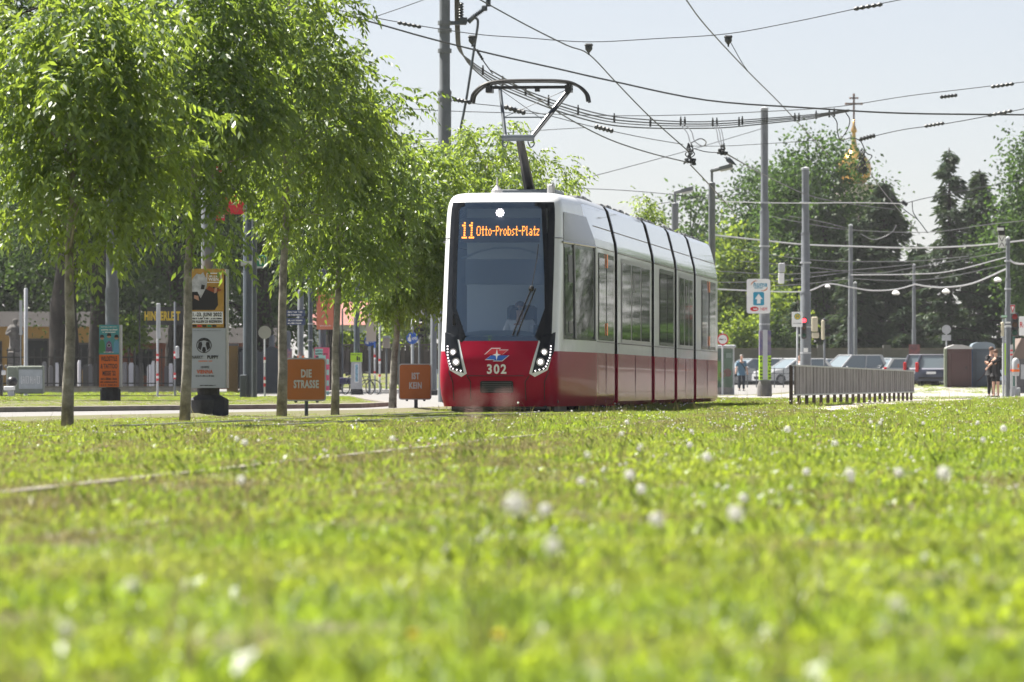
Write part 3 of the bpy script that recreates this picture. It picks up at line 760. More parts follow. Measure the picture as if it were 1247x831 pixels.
def lamp_post(label, px, d, ytop, yw, xh0, xh1, yh0, yh1, bird=False):
    a = At(px, d); t = thing('street_lamp', label, 'street lamp', a.loc, 0, 'street lamps behind the tram')
    b = MB(); b.lathe([(a.w(4.2), 0), (a.w(4.2), a.z(yw)), (a.w(1.6), a.z(yw-1.5)), (a.w(1.6), a.z(ytop))], n=12); b.build('pole', M_gal, t, smooth=True, angle=40)
    b = MB(); p = [Vector((a.x(xh0), 0, a.z(yh0))), Vector((a.x(xh0+(xh1-xh0)*.4), 0, a.z(yh0+(yh1-yh0)*.4))), Vector((a.x(xh1), 0, a.z(yh1)))]
    b.tube([p[0], p[1]], [a.w(2), a.w(2.6)], 8)
    dv = (p[2]-p[1]); n_ = Vector((-dv.z, 0, dv.x)).normalized()
    q = [p[1]+n_*a.w(2.2), p[1]-n_*a.w(2), p[2]-n_*a.w(2.4), p[2]+n_*a.w(2.4)]
    b.prism([(v.x, v.z) for v in (q[1], q[2], q[3], q[0])], -.14, .14); b.build('lamp_head', M_gal, t)
    b = MB(); q2 = [p[1]-n_*a.w(2.1), p[2]-n_*a.w(2.5)]
    b.prism([(v.x, v.z) for v in (q2[0]-n_*a.w(2.0)+dv*.1, q2[1]-n_*a.w(2.0)-dv*.1, q2[1], q2[0])], -.11, .11); b.build('diffuser', M_off, t)
    return t, a, p
lA, aL, pL = lamp_post('taller street lamp with a bird perched on its head', 867, 160, 206, 223, 865, 892, 208.5, 201.5)
lamp_post('lower street lamp nearer the round green tree, no bird on it', 822, 188, 236, 248, 820.5, 843.5, 235, 229.5)
bd = thing('bird', 'dark pigeon perched on the taller street lamp head', 'bird', aL.loc+Vector((aL.x(889), 0, aL.z(199.5))))
b = MB(); k2 = aL.k
b.tube(catmull([(-.14, 0, .19), (-.10, 0, .17), (-.02, 0, .10), (.08, 0, .04), (.2, 0, -.05)], 4), [.03, .04, .045, .035, .045, .06, .075, .08, .08, .075, .07, .06, .05, .04, .03, .025, .012], 8)
b.build('body', M_dpole, bd, smooth=True)
b = MB(); b.prism([(-.20, .19), (-.15, .175), (-.15, .205)], -.01, .01); b.build('beak', M_black, bd)
for y in (-.03, .03): MB().tube([(-.0, y, .06), (0, y, 0), (-.04, y, 0)], .007, 5).build('leg', M_red, bd)

# ------------------------------------------------------------------ advertising columns
def flat(parent, name, x0, z0, x1, z1, y, m, th=.02, r=0):
    b = MB(); b.prism(rrect(x0, z0, x1, z1, r) if r else [(x0, z0), (x1, z0), (x1, z1), (x0, z1)], y, y+th); return b.build(name, m, parent)
def poly(parent, name, pts, y, m, th=.004):
    b = MB(); b.prism(pts, y, y+th); return b.build(name, m, parent)
M_gold = mat('poster_gold', (.42, .24, .04), .5, 0, (5, .35)); M_pgrey = mat('poster_grey', (.36, .39, .43), .55, 0, (2, .05)); M_tealp = mat('poster_teal', (.06, .28, .32), .5)
M_orange = mat('poster_orange', (.75, .16, .015), .55, 0, (3, .08)); M_ink = mat('ink_black', (.012, .012, .013), .6); M_pskin = mat('poster_face', (.45, .25, .17), .6)
M_lime = mat('poster_lime', (.42, .70, .02), .5, 0, (2, .08)); M_sil = mat('poster_silver', (.45, .46, .48), .5, 0, (9, .4))
def fineprint(parent, x0, x1, z, h, m, y, seed=1):
    """a line of print too small to read: a row of little letter-high strokes"""
    rnd = random.Random(seed); b = MB(); x = x0
    while x < x1-h*.3:
        w = h*rnd.uniform(.12, .45); hh = h*rnd.uniform(.65, 1)
        if rnd.random() < .78:
            b.prism([(x, z-h/2), (min(x+w, x1), z-h/2), (min(x+w, x1), z-h/2+hh), (x, z-h/2+hh)], y, y+.002)
        x += w+h*.10
    return b.build('fine_print', m, parent)
# near column: gold poster above grey concert poster
a = At(254, 74.5); t = thing('advertising_column', 'mast column with gold horse violinist poster above grey concert poster', 'advertising column', a.loc)
b = MB(); h = [(a.w(24.5), 0), (a.w(24.5), a.z(487.5)), (a.w(23), a.z(486)), (a.w(13.5), a.z(481)), (a.w(13.5), a.z(473))]
b.lathe(h, n=10); b.build('base', M_concd, t, smooth=True, angle=25)
b = MB(); b.lathe([(a.w(9), a.z(474)), (a.w(9), a.z(150)), (a.w(7), a.z(146)), (a.w(7), a.z(-60))], n=16); b.build('shaft', M_gal, t, smooth=True, angle=35)
for sgn in (0,):
    pg_ = flat(t, 'gold_poster', a.x(231), a.z(399.5), a.x(274), a.z(328), -.30, M_gold, .60)
    pw_ = flat(t, 'grey_poster', a.x(230), a.z(472.5), a.x(276), a.z(400.2), -.31, M_pgrey, .62)
    flat(t, 'poster_edge', a.x(276.1), a.z(472.5), a.x(277.4), a.z(328), -.29, M_galL, .58)
X, Z = a.x, a.z; Y = -.304
poly(pg_, 'violinist', [(X(231), Z(378)), (X(263), Z(378)), (X(267), Z(372)), (X(266), Z(358)), (X(268), Z(352)), (X(262), Z(350)), (X(256), Z(353)), (X(246), Z(352)), (X(238), Z(353)), (X(232), Z(360)), (X(236), Z(366))], Y, M_ink)
poly(pg_, 'horse_head', [(X(242), Z(356)), (X(246), Z(364)), (X(250), Z(356)), (X(253), Z(350)), (X(254), Z(342)), (X(250), Z(335)), (X(249), Z(332)), (X(246), Z(335)), (X(241), Z(334)), (X(236), Z(340)), (X(232), Z(354)), (X(236), Z(356))], Y-.004, M_sil)
poly(pg_, 'muzzle', [(X(246), Z(353)), (X(250), Z(353)), (X(251), Z(348)), (X(247), Z(347))], Y-.008, M_ink)
poly(pg_, 'violin', [(X(253), Z(353)), (X(262), Z(357)), (X(271), Z(354.5)), (X(271), Z(353)), (X(262), Z(352)), (X(256), Z(349))], Y-.005, mat('violin_brown', (.25, .05, .01), .4))
poly(pg_, 'hand', [(X(262), Z(358)), (X(265), Z(357)), (X(266), Z(351)), (X(263), Z(351))], Y-.008, M_pskin)
poly(pg_, 'hand', [(X(238), Z(364)), (X(244), Z(367)), (X(243), Z(361)), (X(238), Z(360))], Y-.008, M_pskin)
flat(pg_, 'date_panel', X(234), Z(395), X(273), Z(380), Y, M_white, .003)
text('1.-23. JUNI 2022', a.w(6.3), (X(253.5), Y-.006, Z(383.8)), M_ink, pg_, sx=.80, bold=.02)
fineprint(pg_, X(236), X(271.5), Z(388.3), a.w(2.0), M_ink, Y-.006, 3)
text('IN ALLEN 23 BEZIRKEN', a.w(4.4), (X(253.5), Y-.006, Z(392.3)), M_ink, pg_, sx=.76, bold=.02)
for i, m_ in enumerate((M_ink, M_red, M_ink, M_green, M_ink, M_gold)): flat(pg_, 'sponsor_bar', X(236+6*i), Z(398.6), X(241+6*i), Z(396.2), Y, m_, .003)
b = MB()
for (x0, z0, x1, z1) in ((253, 333, 271, 334), (253, 344, 271, 345), (253, 333, 253.8, 345), (270.2, 333, 271, 345)): b.prism([(X(x0), Z(z1)), (X(x1), Z(z1)), (X(x1), Z(z0)), (X(x0), Z(z0))], Y, Y+.004)
b.build('title_box', M_white, pg_)
fineprint(pg_, X(256), X(269), Z(336.8), a.w(2.6), M_white, Y-.004, 4); text('WIEN.', a.w(5.4), (X(262), Y-.004, Z(341)), M_white, pg_, sx=.85, bold=.03)
Y = -.314
b = MB(); n_ = 24
ou = circ(X(250), Z(421), a.w(9.3), n_); inr = circ(X(250), Z(421), a.w(8.4), n_)
o0 = b.add([(x, Y, z) for x, z in ou]); i0 = b.add([(x, Y, z) for x, z in inr])
for q in range(n_): b.face((o0+q, o0+(q+1) % n_, i0+(q+1) % n_, i0+q))
b.prism([(X(x), Z(z)) for x, z in ((242.5, 424), (246, 427), (248, 420), (247, 416.5), (243.5, 417.5))], Y, Y+.004); b.prism([(X(x), Z(z)) for x, z in ((257.5, 424), (254, 427), (252, 420), (253, 416.5), (256.5, 417.5))][::-1], Y, Y+.004)
b.prism([(X(x), Z(z)) for x, z in ((247.5, 428), (250, 429.5), (252.5, 428), (251.5, 423), (248.5, 423))], Y, Y+.004); b.prism([(X(x), Z(z)) for x, z in ((242.5, 418), (245, 414), (250, 412.6), (255, 414), (257.5, 418), (254.5, 416), (250, 415), (245.5, 416))][::-1], Y, Y+.004)
b.build('round_emblem', M_ink, pw_)
text('SNARKY', a.w(5.6), (X(241), Y, Z(435.5)), M_ink, pw_, sx=.72); text('PUPPY', a.w(5.6), (X(260.5), Y, Z(435.5)), M_ink, pw_, sx=.80, bold=.035)
fineprint(pw_, X(242), X(260), Z(440), a.w(1.2), M_orange, Y, 5); text('10/10/22', a.w(3.8), (X(251), Y, Z(447.5)), M_ink, pw_, sx=.8)
text('VIENNA', a.w(6.0), (X(251), Y, Z(453.2)), mat('ink_rust', (.50, .09, .02), .6), pw_, sx=.85, bold=.03); fineprint(pw_, X(240), X(263), Z(458), a.w(1.7), M_ink, Y, 6)
fineprint(pw_, X(234), X(270), Z(403), a.w(1.2), mat('ink_grey', (.25, .27, .3), .6), Y, 7); fineprint(pw_, X(245), X(265), Z(469.5), a.w(1.4), M_ink, Y, 8)
# far column: teal poster above orange tattoo fair poster
a = At(134.5, 115); t = thing('advertising_column', 'mast column with teal poster above orange tattoo fair poster', 'advertising column', a.loc)
b = MB(); b.lathe([(a.w(12.5), 0), (a.w(12.5), a.z(475)), (a.w(10), a.z(472.5))], n=10); b.build('base', M_concd, t, smooth=True, angle=25)
b = MB(); b.lathe([(a.w(8.2), a.z(474)), (a.w(8.2), a.z(352)), (a.w(7.2), a.z(349)), (a.w(7.2), a.z(-40))], (a.x(136.5), 0, 0), n=16); b.build('shaft', M_gal, t, smooth=True, angle=35)
X, Z = a.x, a.z
p1 = flat(t, 'teal_poster', X(122), Z(432), X(146), Z(396), -.28, M_tealp, .56); p2 = flat(t, 'orange_poster', X(122), Z(471.5), X(146), Z(432.2), -.285, M_orange, .57)
flat(t, 'poster_edge', X(146.1), Z(471.5), X(148), Z(396), -.27, M_galL, .54)
Y = -.284
for (cx_, cz, m_) in ((125.5, 419, mat('poster_jade', (.05, .22, .08), .6)), (134, 421, mat('poster_plum', (.16, .08, .20), .6)), (143, 420, mat('poster_sky', (.12, .32, .5), .6))):
    poly(p1, 'poster_figure', [(X(cx_-4.2), Z(430)), (X(cx_+ (3 if cx_ > 140 else 4.2)), Z(430)), (X(cx_+2.8), Z(cz-3)), (X(cx_), Z(cz-6)), (X(cx_-3), Z(cz-3))], Y-(0 if cx_ != 134 else .005), m_)
    zz = 411.5 if cx_ != 134 else 409.5
    poly(p1, 'poster_face', [(x, z) for x, z in circ(X(cx_), Z(zz), a.w(2.5), 10)], Y-.006, M_pskin)
    poly(p1, 'poster_hair', [(X(cx_-2.8), Z(zz)), (X(cx_+2.8), Z(zz)), (X(cx_+2), Z(zz-3)), (X(cx_), Z(zz-3.8)), (X(cx_-2), Z(zz-3))], Y-.009, M_ink)
poly(p1, 'poster_camera', circ(X(134), Z(421), a.w(2.3), 14), Y-.012, M_pgrey); poly(p1, 'poster_lens', circ(X(134), Z(421), a.w(1.4), 12), Y-.016, M_ink)
fineprint(p1, X(124.5), X(144), Z(401.8), a.w(2.0), M_white, Y, 9); fineprint(p1, X(126), X(142), Z(404.8), a.w(1.5), M_white, Y, 10); fineprint(p1, X(127), X(141), Z(429), a.w(1.3), M_white, Y-.01, 11); fineprint(p1, X(124), X(144), Z(398.5), a.w(.9), M_white, Y, 12)
Y = -.290
text('WILDSTYLE', a.w(7.8), (X(134), Y, Z(437.5)), M_ink, p2, sx=.46, bold=.025); text('& TATTOO', a.w(7.8), (X(134), Y, Z(446.5)), M_ink, p2, sx=.50, bold=.025); text("MESSE '22", a.w(7.6), (X(134), Y, Z(455)), M_ink, p2, sx=.48, bold=.025)
fineprint(p2, X(124), X(144.5), Z(461.5), a.w(2.8), M_ink, Y, 13); fineprint(p2, X(123.5), X(144.5), Z(465.4), a.w(2.0), M_ink, Y, 14); fineprint(p2, X(124), X(144), Z(469), a.w(1.7), M_ink, Y, 15)

# ------------------------------------------------------------------ brown campaign signs
M_brown = mat('sign_rust_brown', (.40, .125, .02), .45, 0, (2.5, .1)); M_letter = mat('letter_grey', (.50, .52, .52), .5)
for (label, x0, x1, y0, y1, pxp, d, lines, ybot) in (('rust brown sign board on a post reading DIE STRASSE', 348, 397, 436, 488.5, 373, 76, [('DIE', 455.5), ('STRASSE', 468.5)], 507),
                                            ('rust brown sign board on a post reading IST KEIN', 485.5, 525.5, 443, 487, 506.5, 92, [('IST', 458.5), ('KEIN', 470)], 500)):
    a = At(pxp, d); t = thing('sign_board', label, 'sign', a.loc, 0, 'rust brown campaign signs'); k_ = (x1-x0)/49
    X, Z = a.x, a.z
    MB().box((0, .05, Z(470)/2), (a.w(4.4), .05, Z(470)), bev=.01).build('post', M_dpole, t)
    flat(t, 'frame', X(x0), Z(y1), X(x1), Z(y0), -.02, M_galL, .05, a.w(3.4))
    pn = flat(t, 'panel', X(x0+1.6*k_), Z(y1-1.6*k_), X(x1-1.6*k_), Z(y0+1.8*k_), -.026, M_brown, .01, a.w(2.6))
    for tx, py in lines: text(tx, a.w(13.0*k_), (X((x0+x1)/2+.5), -.03, Z(py)), M_letter, pn, sx=.64 if tx != 'STRASSE' else .585, bold=.042)
    b = MB()
    for f in (.25, .78): b.box((X(x0+(x1-x0)*f), .03, Z(y0)+.01), (.04, .05, .03)); b.box((X(x0+(x1-x0)*f), .03, Z(y1)-.01), (.04, .05, .03))
    b.build('clip', M_dpole, t)

# ------------------------------------------------------------------ street furniture, left half
def post(name, label, cat, px, d, ytop, w, m=M_gal, group=None, bands=None, bandw=None):
    a = At(px, d); t = thing(name, label, cat, a.loc, 0, group); r_ = a.w(w)/2
    b = MB(); b.lathe([(r_, 0), (r_, a.z(ytop)), (r_*.6, a.z(ytop)+r_*.5)], n=10); b.build('post', m, t, smooth=True, angle=40)
    for (y0, y1, mm) in bands or []:
        b = MB(); b.lathe([(r_*1.12, a.z(y1)), (r_*1.12, a.z(y0))], n=10); b.build('band', mm, t, smooth=True, angle=40)
    return t, a
def banded(ys): return [(y0, y1, M_red if i % 2 == 0 else M_white) for i, (y0, y1) in enumerate(zip(ys, ys[1:]))]
t, a = post('banded_post', 'red banded post with tall narrow white sign box, before the railing', 'post', 192, 176, 372, 2.6, M_galL, bands=banded([431, 434, 437, 440])+banded([455, 458, 461, 464]))
MB().box((a.x(193), -.06, a.z(391)), (a.w(5), .10, a.w(43)), bev=.02).build('sign_box', M_galL, t); fineprint(t, -.02, .02, a.z(390), .4, M_dpole, -.12, 2)
t, a = post('banded_post', 'plain post with small grey box, between sign box post and tree trunk', 'post', 213, 178, 368, 2.4, M_gal, bands=banded([428, 431, 434, 437])+banded([454, 457, 460, 462]))
MB().box((a.x(216), -.05, a.z(429)), (a.w(4.5), .12, a.w(15)), bev=.03).build('control_box', M_galL, t)
post('lamp_pole', 'plain pale grey pole rising behind the graffiti cabinet', 'pole', 31.5, 186, 352, 4.6, M_galL)
t, a = post('hanging_rail', 'short grey pole with ladder like side plate beside pale pole', 'pole', 25.5, 190, 366, 1.6, M_gal)
MB().box((0, -.05, a.z(387)), (a.w(3.5), .05, a.w(42))).build('side_plate', M_galL, t)
# cabinets
a = At(30, 184); t = thing('utility_cabinet', 'grey green utility cabinet with white graffiti panel on the verge', 'cabinet', a.loc+Vector((0, 0, .08)))
M_cabg = mat('cabinet_green_grey', (.17, .20, .16), .6, 0, (3, .2)); M_grp = mat('cabinet_panel', (.34, .38, .40), .5, 0, (4, .15))
b = MB(); b.box((a.x(37.5), 0, a.z(465.5)/1), (a.w(32), .6, a.w(34)), bev=.03); b.build('body', M_cabg, t)
b = MB(); b.box((a.x(16), .1, a.z(465.5)), (a.w(14), .7, a.w(33)), bev=.03); b.build('side_body', M_cabg, t)
pn = flat(t, 'door', a.x(24), a.z(476.5), a.x(52.5), a.z(453), -.33, M_grp, .03, .02)
for i in range(11):   # graffiti strokes, not readable
    b = MB(); x = a.x(27+2.2*i); z0 = a.z(470); hh = a.w(9)
    b.tube([(x, -.34, z0), (x+a.w(.2*(i % 3)), -.34, z0+hh)], a.w(.28), 5)
    if i % 2: b.tube([(x, -.34, z0+hh*(.5 if i % 3 else 1)), (x+a.w(1.4), -.34, z0+hh*(.5 if i % 3 else .9))], a.w(.26), 5)
    if i % 3 == 0: b.tube([(x, -.34, z0), (x+a.w(1.4), -.34, z0)], a.w(.26), 5)
    b.build('graffiti_stroke', M_white, pn)
a = At(14.5, 170); t = thing('bollard', 'round headed black bollard in front of the utility cabinet', 'bollard', a.loc+Vector((0, 0, .02)))
b = MB(); b.lathe([(a.w(4), 0), (a.w(4), a.z(470))], n=12); b.build('post', M_cabg, t); b = MB(); b.ball((0, 0, a.z(466)), a.w(7), 16, sc=(1, 1, .95)); b.build('head', M_black, t, smooth=True)
a = At(11.5, 165); t = thing('small_pillar_box', 'small white tilted box on foot beside round black bollard', 'box', a.loc)
b = MB(); b.box((0, 0, a.z(473)), (a.w(13), .25, a.w(5)), bev=.02); b.build('lid', M_white, t); b = MB(); b.box((a.w(1.5), .04, a.z(479)/1.0-.05), (a.w(7), .2, a.w(9))); b.build('foot', M_galL, t)
a = At(-2, 172); t = thing('advert_panel', 'dark upright panel cut by the left edge of picture', 'panel', a.loc)
b = MB(); b.box((0, 0, a.z(464)), (a.w(11), .25, a.w(40)), bev=.04); b.build('panel', M_black, t); b = MB(); b.box((a.x(4.5), -.05, a.z(454)), (a.w(5), .2, a.w(6)), bev=.03); b.build('lamp', M_white, t)
# iron railing on its low wall, headstones, statue, stone mason's house
a0 = 221
xl_, xr_ = (-130-623.5)/F*a0, (262-623.5)/F*a0
t = thing('garden_wall', 'low grey plinth wall under the black iron railing', 'wall', ((xl_+xr_)/2, a0, 0)); hw = (xr_-xl_)/2
MB().box((0, .1, .17), (hw*2, .3, .34)).build('wall', M_conc, t); MB().box((0, .1, .37), (hw*2+.05, .38, .06)).build('coping', M_kerb, t)
t = thing('iron_railing', 'black iron railing with pointed bars along the stone yard', 'fence', ((xl_+xr_)/2, a0+.1, .40))
b = MB(); nb = int(hw*2/.28)
for i in range(nb+1):
    x = -hw+i*2*hw/nb; tall = i % 6 == 0
    b.tube([(x, 0, 0), (x, 0, 1.48 if not tall else 1.55)], .022 if not tall else .04, 5); b.tube([(x, 0, 1.45), (x, 0, 1.53), (x, 0, 1.62)], [.03, .045, .004], 5)
b.build('bars', M_black, t); b = MB(); b.box((0, 0, .12), (hw*2, .03, .05)); b.box((0, 0, 1.22), (hw*2, .03, .05)); b.build('rail', M_black, t)
# ivy strip in front of the plinth is grown with the weeds below
rnd = random.Random(4)
HS = [('tall dark polished headstone', .03), ('grey granite headstone', .16), ('white marble headstone', .55), ('blue grey slate headstone', .10)]
where = ['behind the graffiti cabinet', 'between thick trunk and railing', 'right of the thick trunk', 'left of the orange tattoo poster', 'right of the orange tattoo poster', 'below the yellow letter board', 'beside the banded posts', 'near the near tree trunk']
for i, px in enumerate([54, 62, 69, 97, 104, 110, 116, 152, 160, 166, 172, 182, 187, 203, 208]):
    nm, c = HS[[1, 3, 2, 2, 0, 3, 0, 1, 2, 3, 0, 2, 2, 3, 2][i]]
    a = At(px, 226+rnd.random()*2); w = a.w(rnd.uniform(4.2, 6)); top = a.z(rnd.uniform(437, 446))
    t = thing('headstone', '', 'headstone', a.loc, rnd.uniform(-.3, .3), 'headstones on show in the stone yard')
    t['label'] = nm+' in the yard '+['beside the grey cabinet', 'left of the dark trunk', 'in front of the dark trunk', 'just right of the nearest tree trunk', 'second right of the nearest trunk', 'midway from near trunk to tattoo poster', 'touching the left of the tattoo poster', 'just right of the tattoo poster', 'paler one right of the tattoo poster', 'under the yellow letters\' first half', 'lying back under the yellow letters', 'left of the sign box post', 'behind the sign box post', 'between the two banded posts', 'left of the gold poster column'][i]
    b = MB(); b.box((0, 0, .08), (w*1.25, .4, .16), bev=.02); b.build('plinth', mat('stone_%.2f' % c, (c, c, c*1.08), .35), t)
    b = MB(); b.prism([(-w/2, .16), (w/2, .16), (w/2, top-.12), (w*.28, top), (-w*.28, top), (-w/2, top-.12)], -.08, .08); b.build('slab', mat('stone_%.2f' % c, (c, c, c*1.08), .35), t)
a = At(17.5, 229); t = thing('statue', 'weathered stone figure on a pedestal in the yard', 'statue', a.loc)
M_wst = mat('weathered_stone', (.13, .125, .12), .9, 0, (4, .45), .3)
b = MB(); b.box((0, 0, .55), (a.w(18), .75, 1.1), bev=.03); b.box((0, 0, 1.25), (a.w(22), .9, .16), bev=.03); b.box((0, 0, 1.62), (a.w(16), .65, .6), bev=.05); b.build('pedestal', M_wst, t)
b = MB(); z0 = 1.92; b.tube(catmull([(0, 0, z0), (.03, 0, z0+.45), (-.03, 0, z0+.9), (0, 0, z0+1.15), (.04, -.02, z0+1.28), (.05, -.02, z0+1.42)], 4), [.27, .26, .25, .25, .24, .23, .24, .25, .26, .26, .24, .2, .14, .1, .09, .1, .12, .12, .12, .11, .05], 10)
b.tube(catmull([(.22, 0, z0+1.05), (.34, -.1, z0+.8), (.2, -.25, z0+.72)]), .07, 7); b.tube(catmull([(-.22, 0, z0+1.05), (-.32, -.06, z0+.75), (-.12, -.25, z0+.85)]), .07, 7); b.build('figure', M_wst, t, smooth=True)
def house(name, label, x0, x1, d, ywall, yroof, wallm, roofm, depth=8, wins=(), winm=None, gable=False, win2=None):
    a = At((x0+x1)/2, d); t = thing(name, label, 'building', a.loc); w = a.w(x1-x0); h = a.z(ywall)
    MB().box((0, depth/2, h/2), (w, depth, h)).build('wall', wallm, t)
    hr = a.z(yroof); b = MB()
    if gable: b.prism([(-w/2-.3, h-.1), (w/2+.3, h-.1), (w/2+.3, h), (w/2-w*.42, hr), (-w/2+w*.42, hr), (-w/2-.3, h)], -.3, depth+.3)
    else:
        n0 = b.add([(-w/2-.3, -.4, h), (w/2+.3, -.4, h), (w/2+.1, depth*.5, hr), (-w/2-.1, depth*.5, hr), (w/2+.3, depth+.4, h), (-w/2-.3, depth+.4, h)])
        for q in ((0, 1, 2, 3), (3, 2, 4, 5), (1, 4, 2), (0, 3, 5), (0, 5, 4, 1)): b.face([n0+i for i in q])
    b.build('roof', roofm, t)
    for (nm, xa, xb, ya, yb) in wins:
        b = MB(); b.box((a.x((xa+xb)/2), -.0, a.z((ya+yb)/2)), (a.w(xb-xa)+.2, .10, a.w(yb-ya)+.2)); f = b.build(nm, win2 or M_white, t)
        MB().box((a.x((xa+xb)/2), -.03, a.z((ya+yb)/2)), (a.w(xb-xa), .10, a.w(yb-ya))).build('pane' if nm == 'window' else 'leaf', winm or M_tb, f)
    return t, a
M_ochre = mat('ochre_render', (.33, .20, .055), .9, 0, (1, .12)); M_zinc = mat('zinc_roof', (.032, .030, .029), .95, 0, (.8, .15), spec=.1); M_brick = mat('red_timber_wall', (.20, .065, .035), .85, 0, (2, .2))
house('house', 'low ochre rendered house with dark doorway behind the railing', -60, 132, 252, 398, 378, M_ochre, M_zinc, 9, [('door', 33, 58, 415, 470), ('window', -30, 0, 418, 450), ('window', 96, 112, 420, 448)], win2=mat('dark_frame', (.04, .035, .03), .6))
tb_, ab_ = house('house', 'red brown boarded house with grey roof behind the yard', 140, 330, 256, 418, 398, M_brick, M_zinc, 9, [('window', 165, 185, 428, 455), ('window', 226, 240, 428, 450), ('door', 290, 304, 425, 470)], win2=mat('dark_frame', (.04, .035, .03), .6))
# yellow letter board on its frame
a = At(205, 229); t = thing('letter_board', 'dark sign frame with large yellow letters HINTERLEIT above the yard', 'sign', a.loc)
b = MB()
for x in (170, 224): b.box((a.x(x), 0, a.z(372)/2), (a.w(2), .08, a.z(372)))
b.box((0, 0, a.z(375)), (a.w(52), .06, .08)); b.box((0, 0, a.z(395)), (a.w(52), .06, .08)); b.build('frame', M_black, t)
MB().box((0, .02, a.z(385)), (a.w(52), .04, a.w(18))).build('panel', M_black, t)
text('HINTERLEIT', a.w(14.5), (a.x(197.5), -.03, a.z(385.5)), mat('letter_yellow', (.65, .45, .02), .5), t, sx=.52, bold=.045)
a = At(283, 236); t = thing('gate_pillar', 'ochre gate pillar with pale cap beside the dark gate', 'pillar', a.loc)
MB().box((0, 0, a.z(421)/2), (a.w(13), .5, a.z(421))).build('shaft', M_ochre, t); MB().box((0, 0, a.z(420)), (a.w(15), .6, .1)).build('cap', M_kerb, t)
a = At(318, 235); t = thing('yard_gate', 'dark iron double gate beside the ochre pillar', 'gate', a.loc)
for s_ in (-1, 1):
    b = MB(); xc = s_*a.w(13)
    for i in range(12): b.box((xc-a.w(12)+a.w(2.1)*i, 0, a.z(430)/2+.05+.12*math.sin(i/11*math.pi)), (.09, .04, a.z(430)+.24*math.sin(i/11*math.pi)))
    b.box((xc, -.03, .25), (a.w(24), .04, .1)); b.box((xc, -.03, a.z(440)), (a.w(24), .04, .1)); b.build('leaf', M_dpole, t)
MB().box((0, .1, .1), (a.w(56), .2, .2)).build('sill', M_kerb, t)

# dark mast with box, green exit sign, supermarket panels in the leaves
t, a = post('tram_mast', 'dark square mast with foot box between the gold column and third trunk', 'mast', 302.5, 143, 250, 13, M_dpole, 'dark city masts')
MB().box((a.x(297), -.1, a.z(473)), (a.w(9), .35, a.w(33)), bev=.02).build('foot_box', M_dpole, t); MB().box((a.x(302), 0, a.z(321)), (a.w(17), .4, .12)).build('bracket', M_galL, t)
a = At(316, 142.3); t = thing('direction_sign', 'small green sign with white bent arrow and digit beside the dark mast', 'sign', Vector((a.loc.x, a.loc.y, 0)))
pn = flat(t, 'panel', a.x(308.5), a.z(324.5), a.x(324.5), a.z(311.5), -.06, M_green, .04, .02); flat(t, 'frame', a.x(307.5), a.z(325.2), a.x(325.2), a.z(310.8), -.03, M_white, .03, .03)
b = MB(); b.box((a.x(313.5), -.03, a.z(325.5)), (a.w(14), .05, .06)); b.build('bracket', M_galL, t)
poly(pn, 'arrow', [(a.x(x), a.z(y)) for x, y in ((310, 316), (313, 312.8), (313, 314.8), (317, 314.8), (319, 322.5), (316.5, 322.5), (315, 317.2), (313, 317.2), (313, 319.2))][::-1], -.066, M_white)
text('1', a.w(9), (a.x(322.2), -.066, a.z(318)), M_white, pn, sx=.8, bold=.03)
a = At(283, 140); t = thing('shop_sign', 'red shop sign panels half hidden in the leaves beside dark mast', 'sign', Vector((a.loc.x, a.loc.y, 0)))
b = MB(); b.box((a.x(276), .06, a.z(240)), (a.w(48), .1, .08)); b.box((a.x(296), .1, a.z(257)), (a.w(28), .08, .06)); b.tube([(a.x(309.5), .12, 0), (a.x(309.5), .12, a.z(180))], .07, 8); b.build('frame', M_dpole, t)
M_sred = mat('shop_red', (.62, .01, .03), .4)
flat(t, 'panel', a.x(274), a.z(261), a.x(298), a.z(238), 0, M_sred, .05); sp_ = flat(t, 'panel', a.x(250), a.z(269), a.x(273.5), a.z(256), -.01, M_sred, .05)
text('SUC', a.w(7), (a.x(259), -.02, a.z(263.5)), M_white, sp_, sx=.8, bold=.03); fineprint(sp_, a.x(266), a.x(272.5), a.z(263.5), a.w(4), M_white, -.015, 3)
sp2 = flat(t, 'panel', a.x(246), a.z(212), a.x(286), a.z(199), 0, M_white, .05); flat(sp2, 'stripe', a.x(246), a.z(205), a.x(270), a.z(202), -.006, M_sred, .01); flat(sp2, 'stripe', a.x(246), a.z(209.5), a.x(286), a.z(206.8), -.006, M_sred, .01)

# round grey sign seen from behind on banded post
t, a = post('traffic_sign', 'round sign seen from its grey back on red banded post', 'sign', 322.5, 150, 398, 2.2, M_galL, bands=banded([435, 438.5, 442])+banded([459, 463, 467, 471]))
b = MB(); b.prism(circ(0, a.z(405), a.w(8)), -.07, -.05); b.build('disc', mat('sign_back', (.36, .36, .35), .5), t)
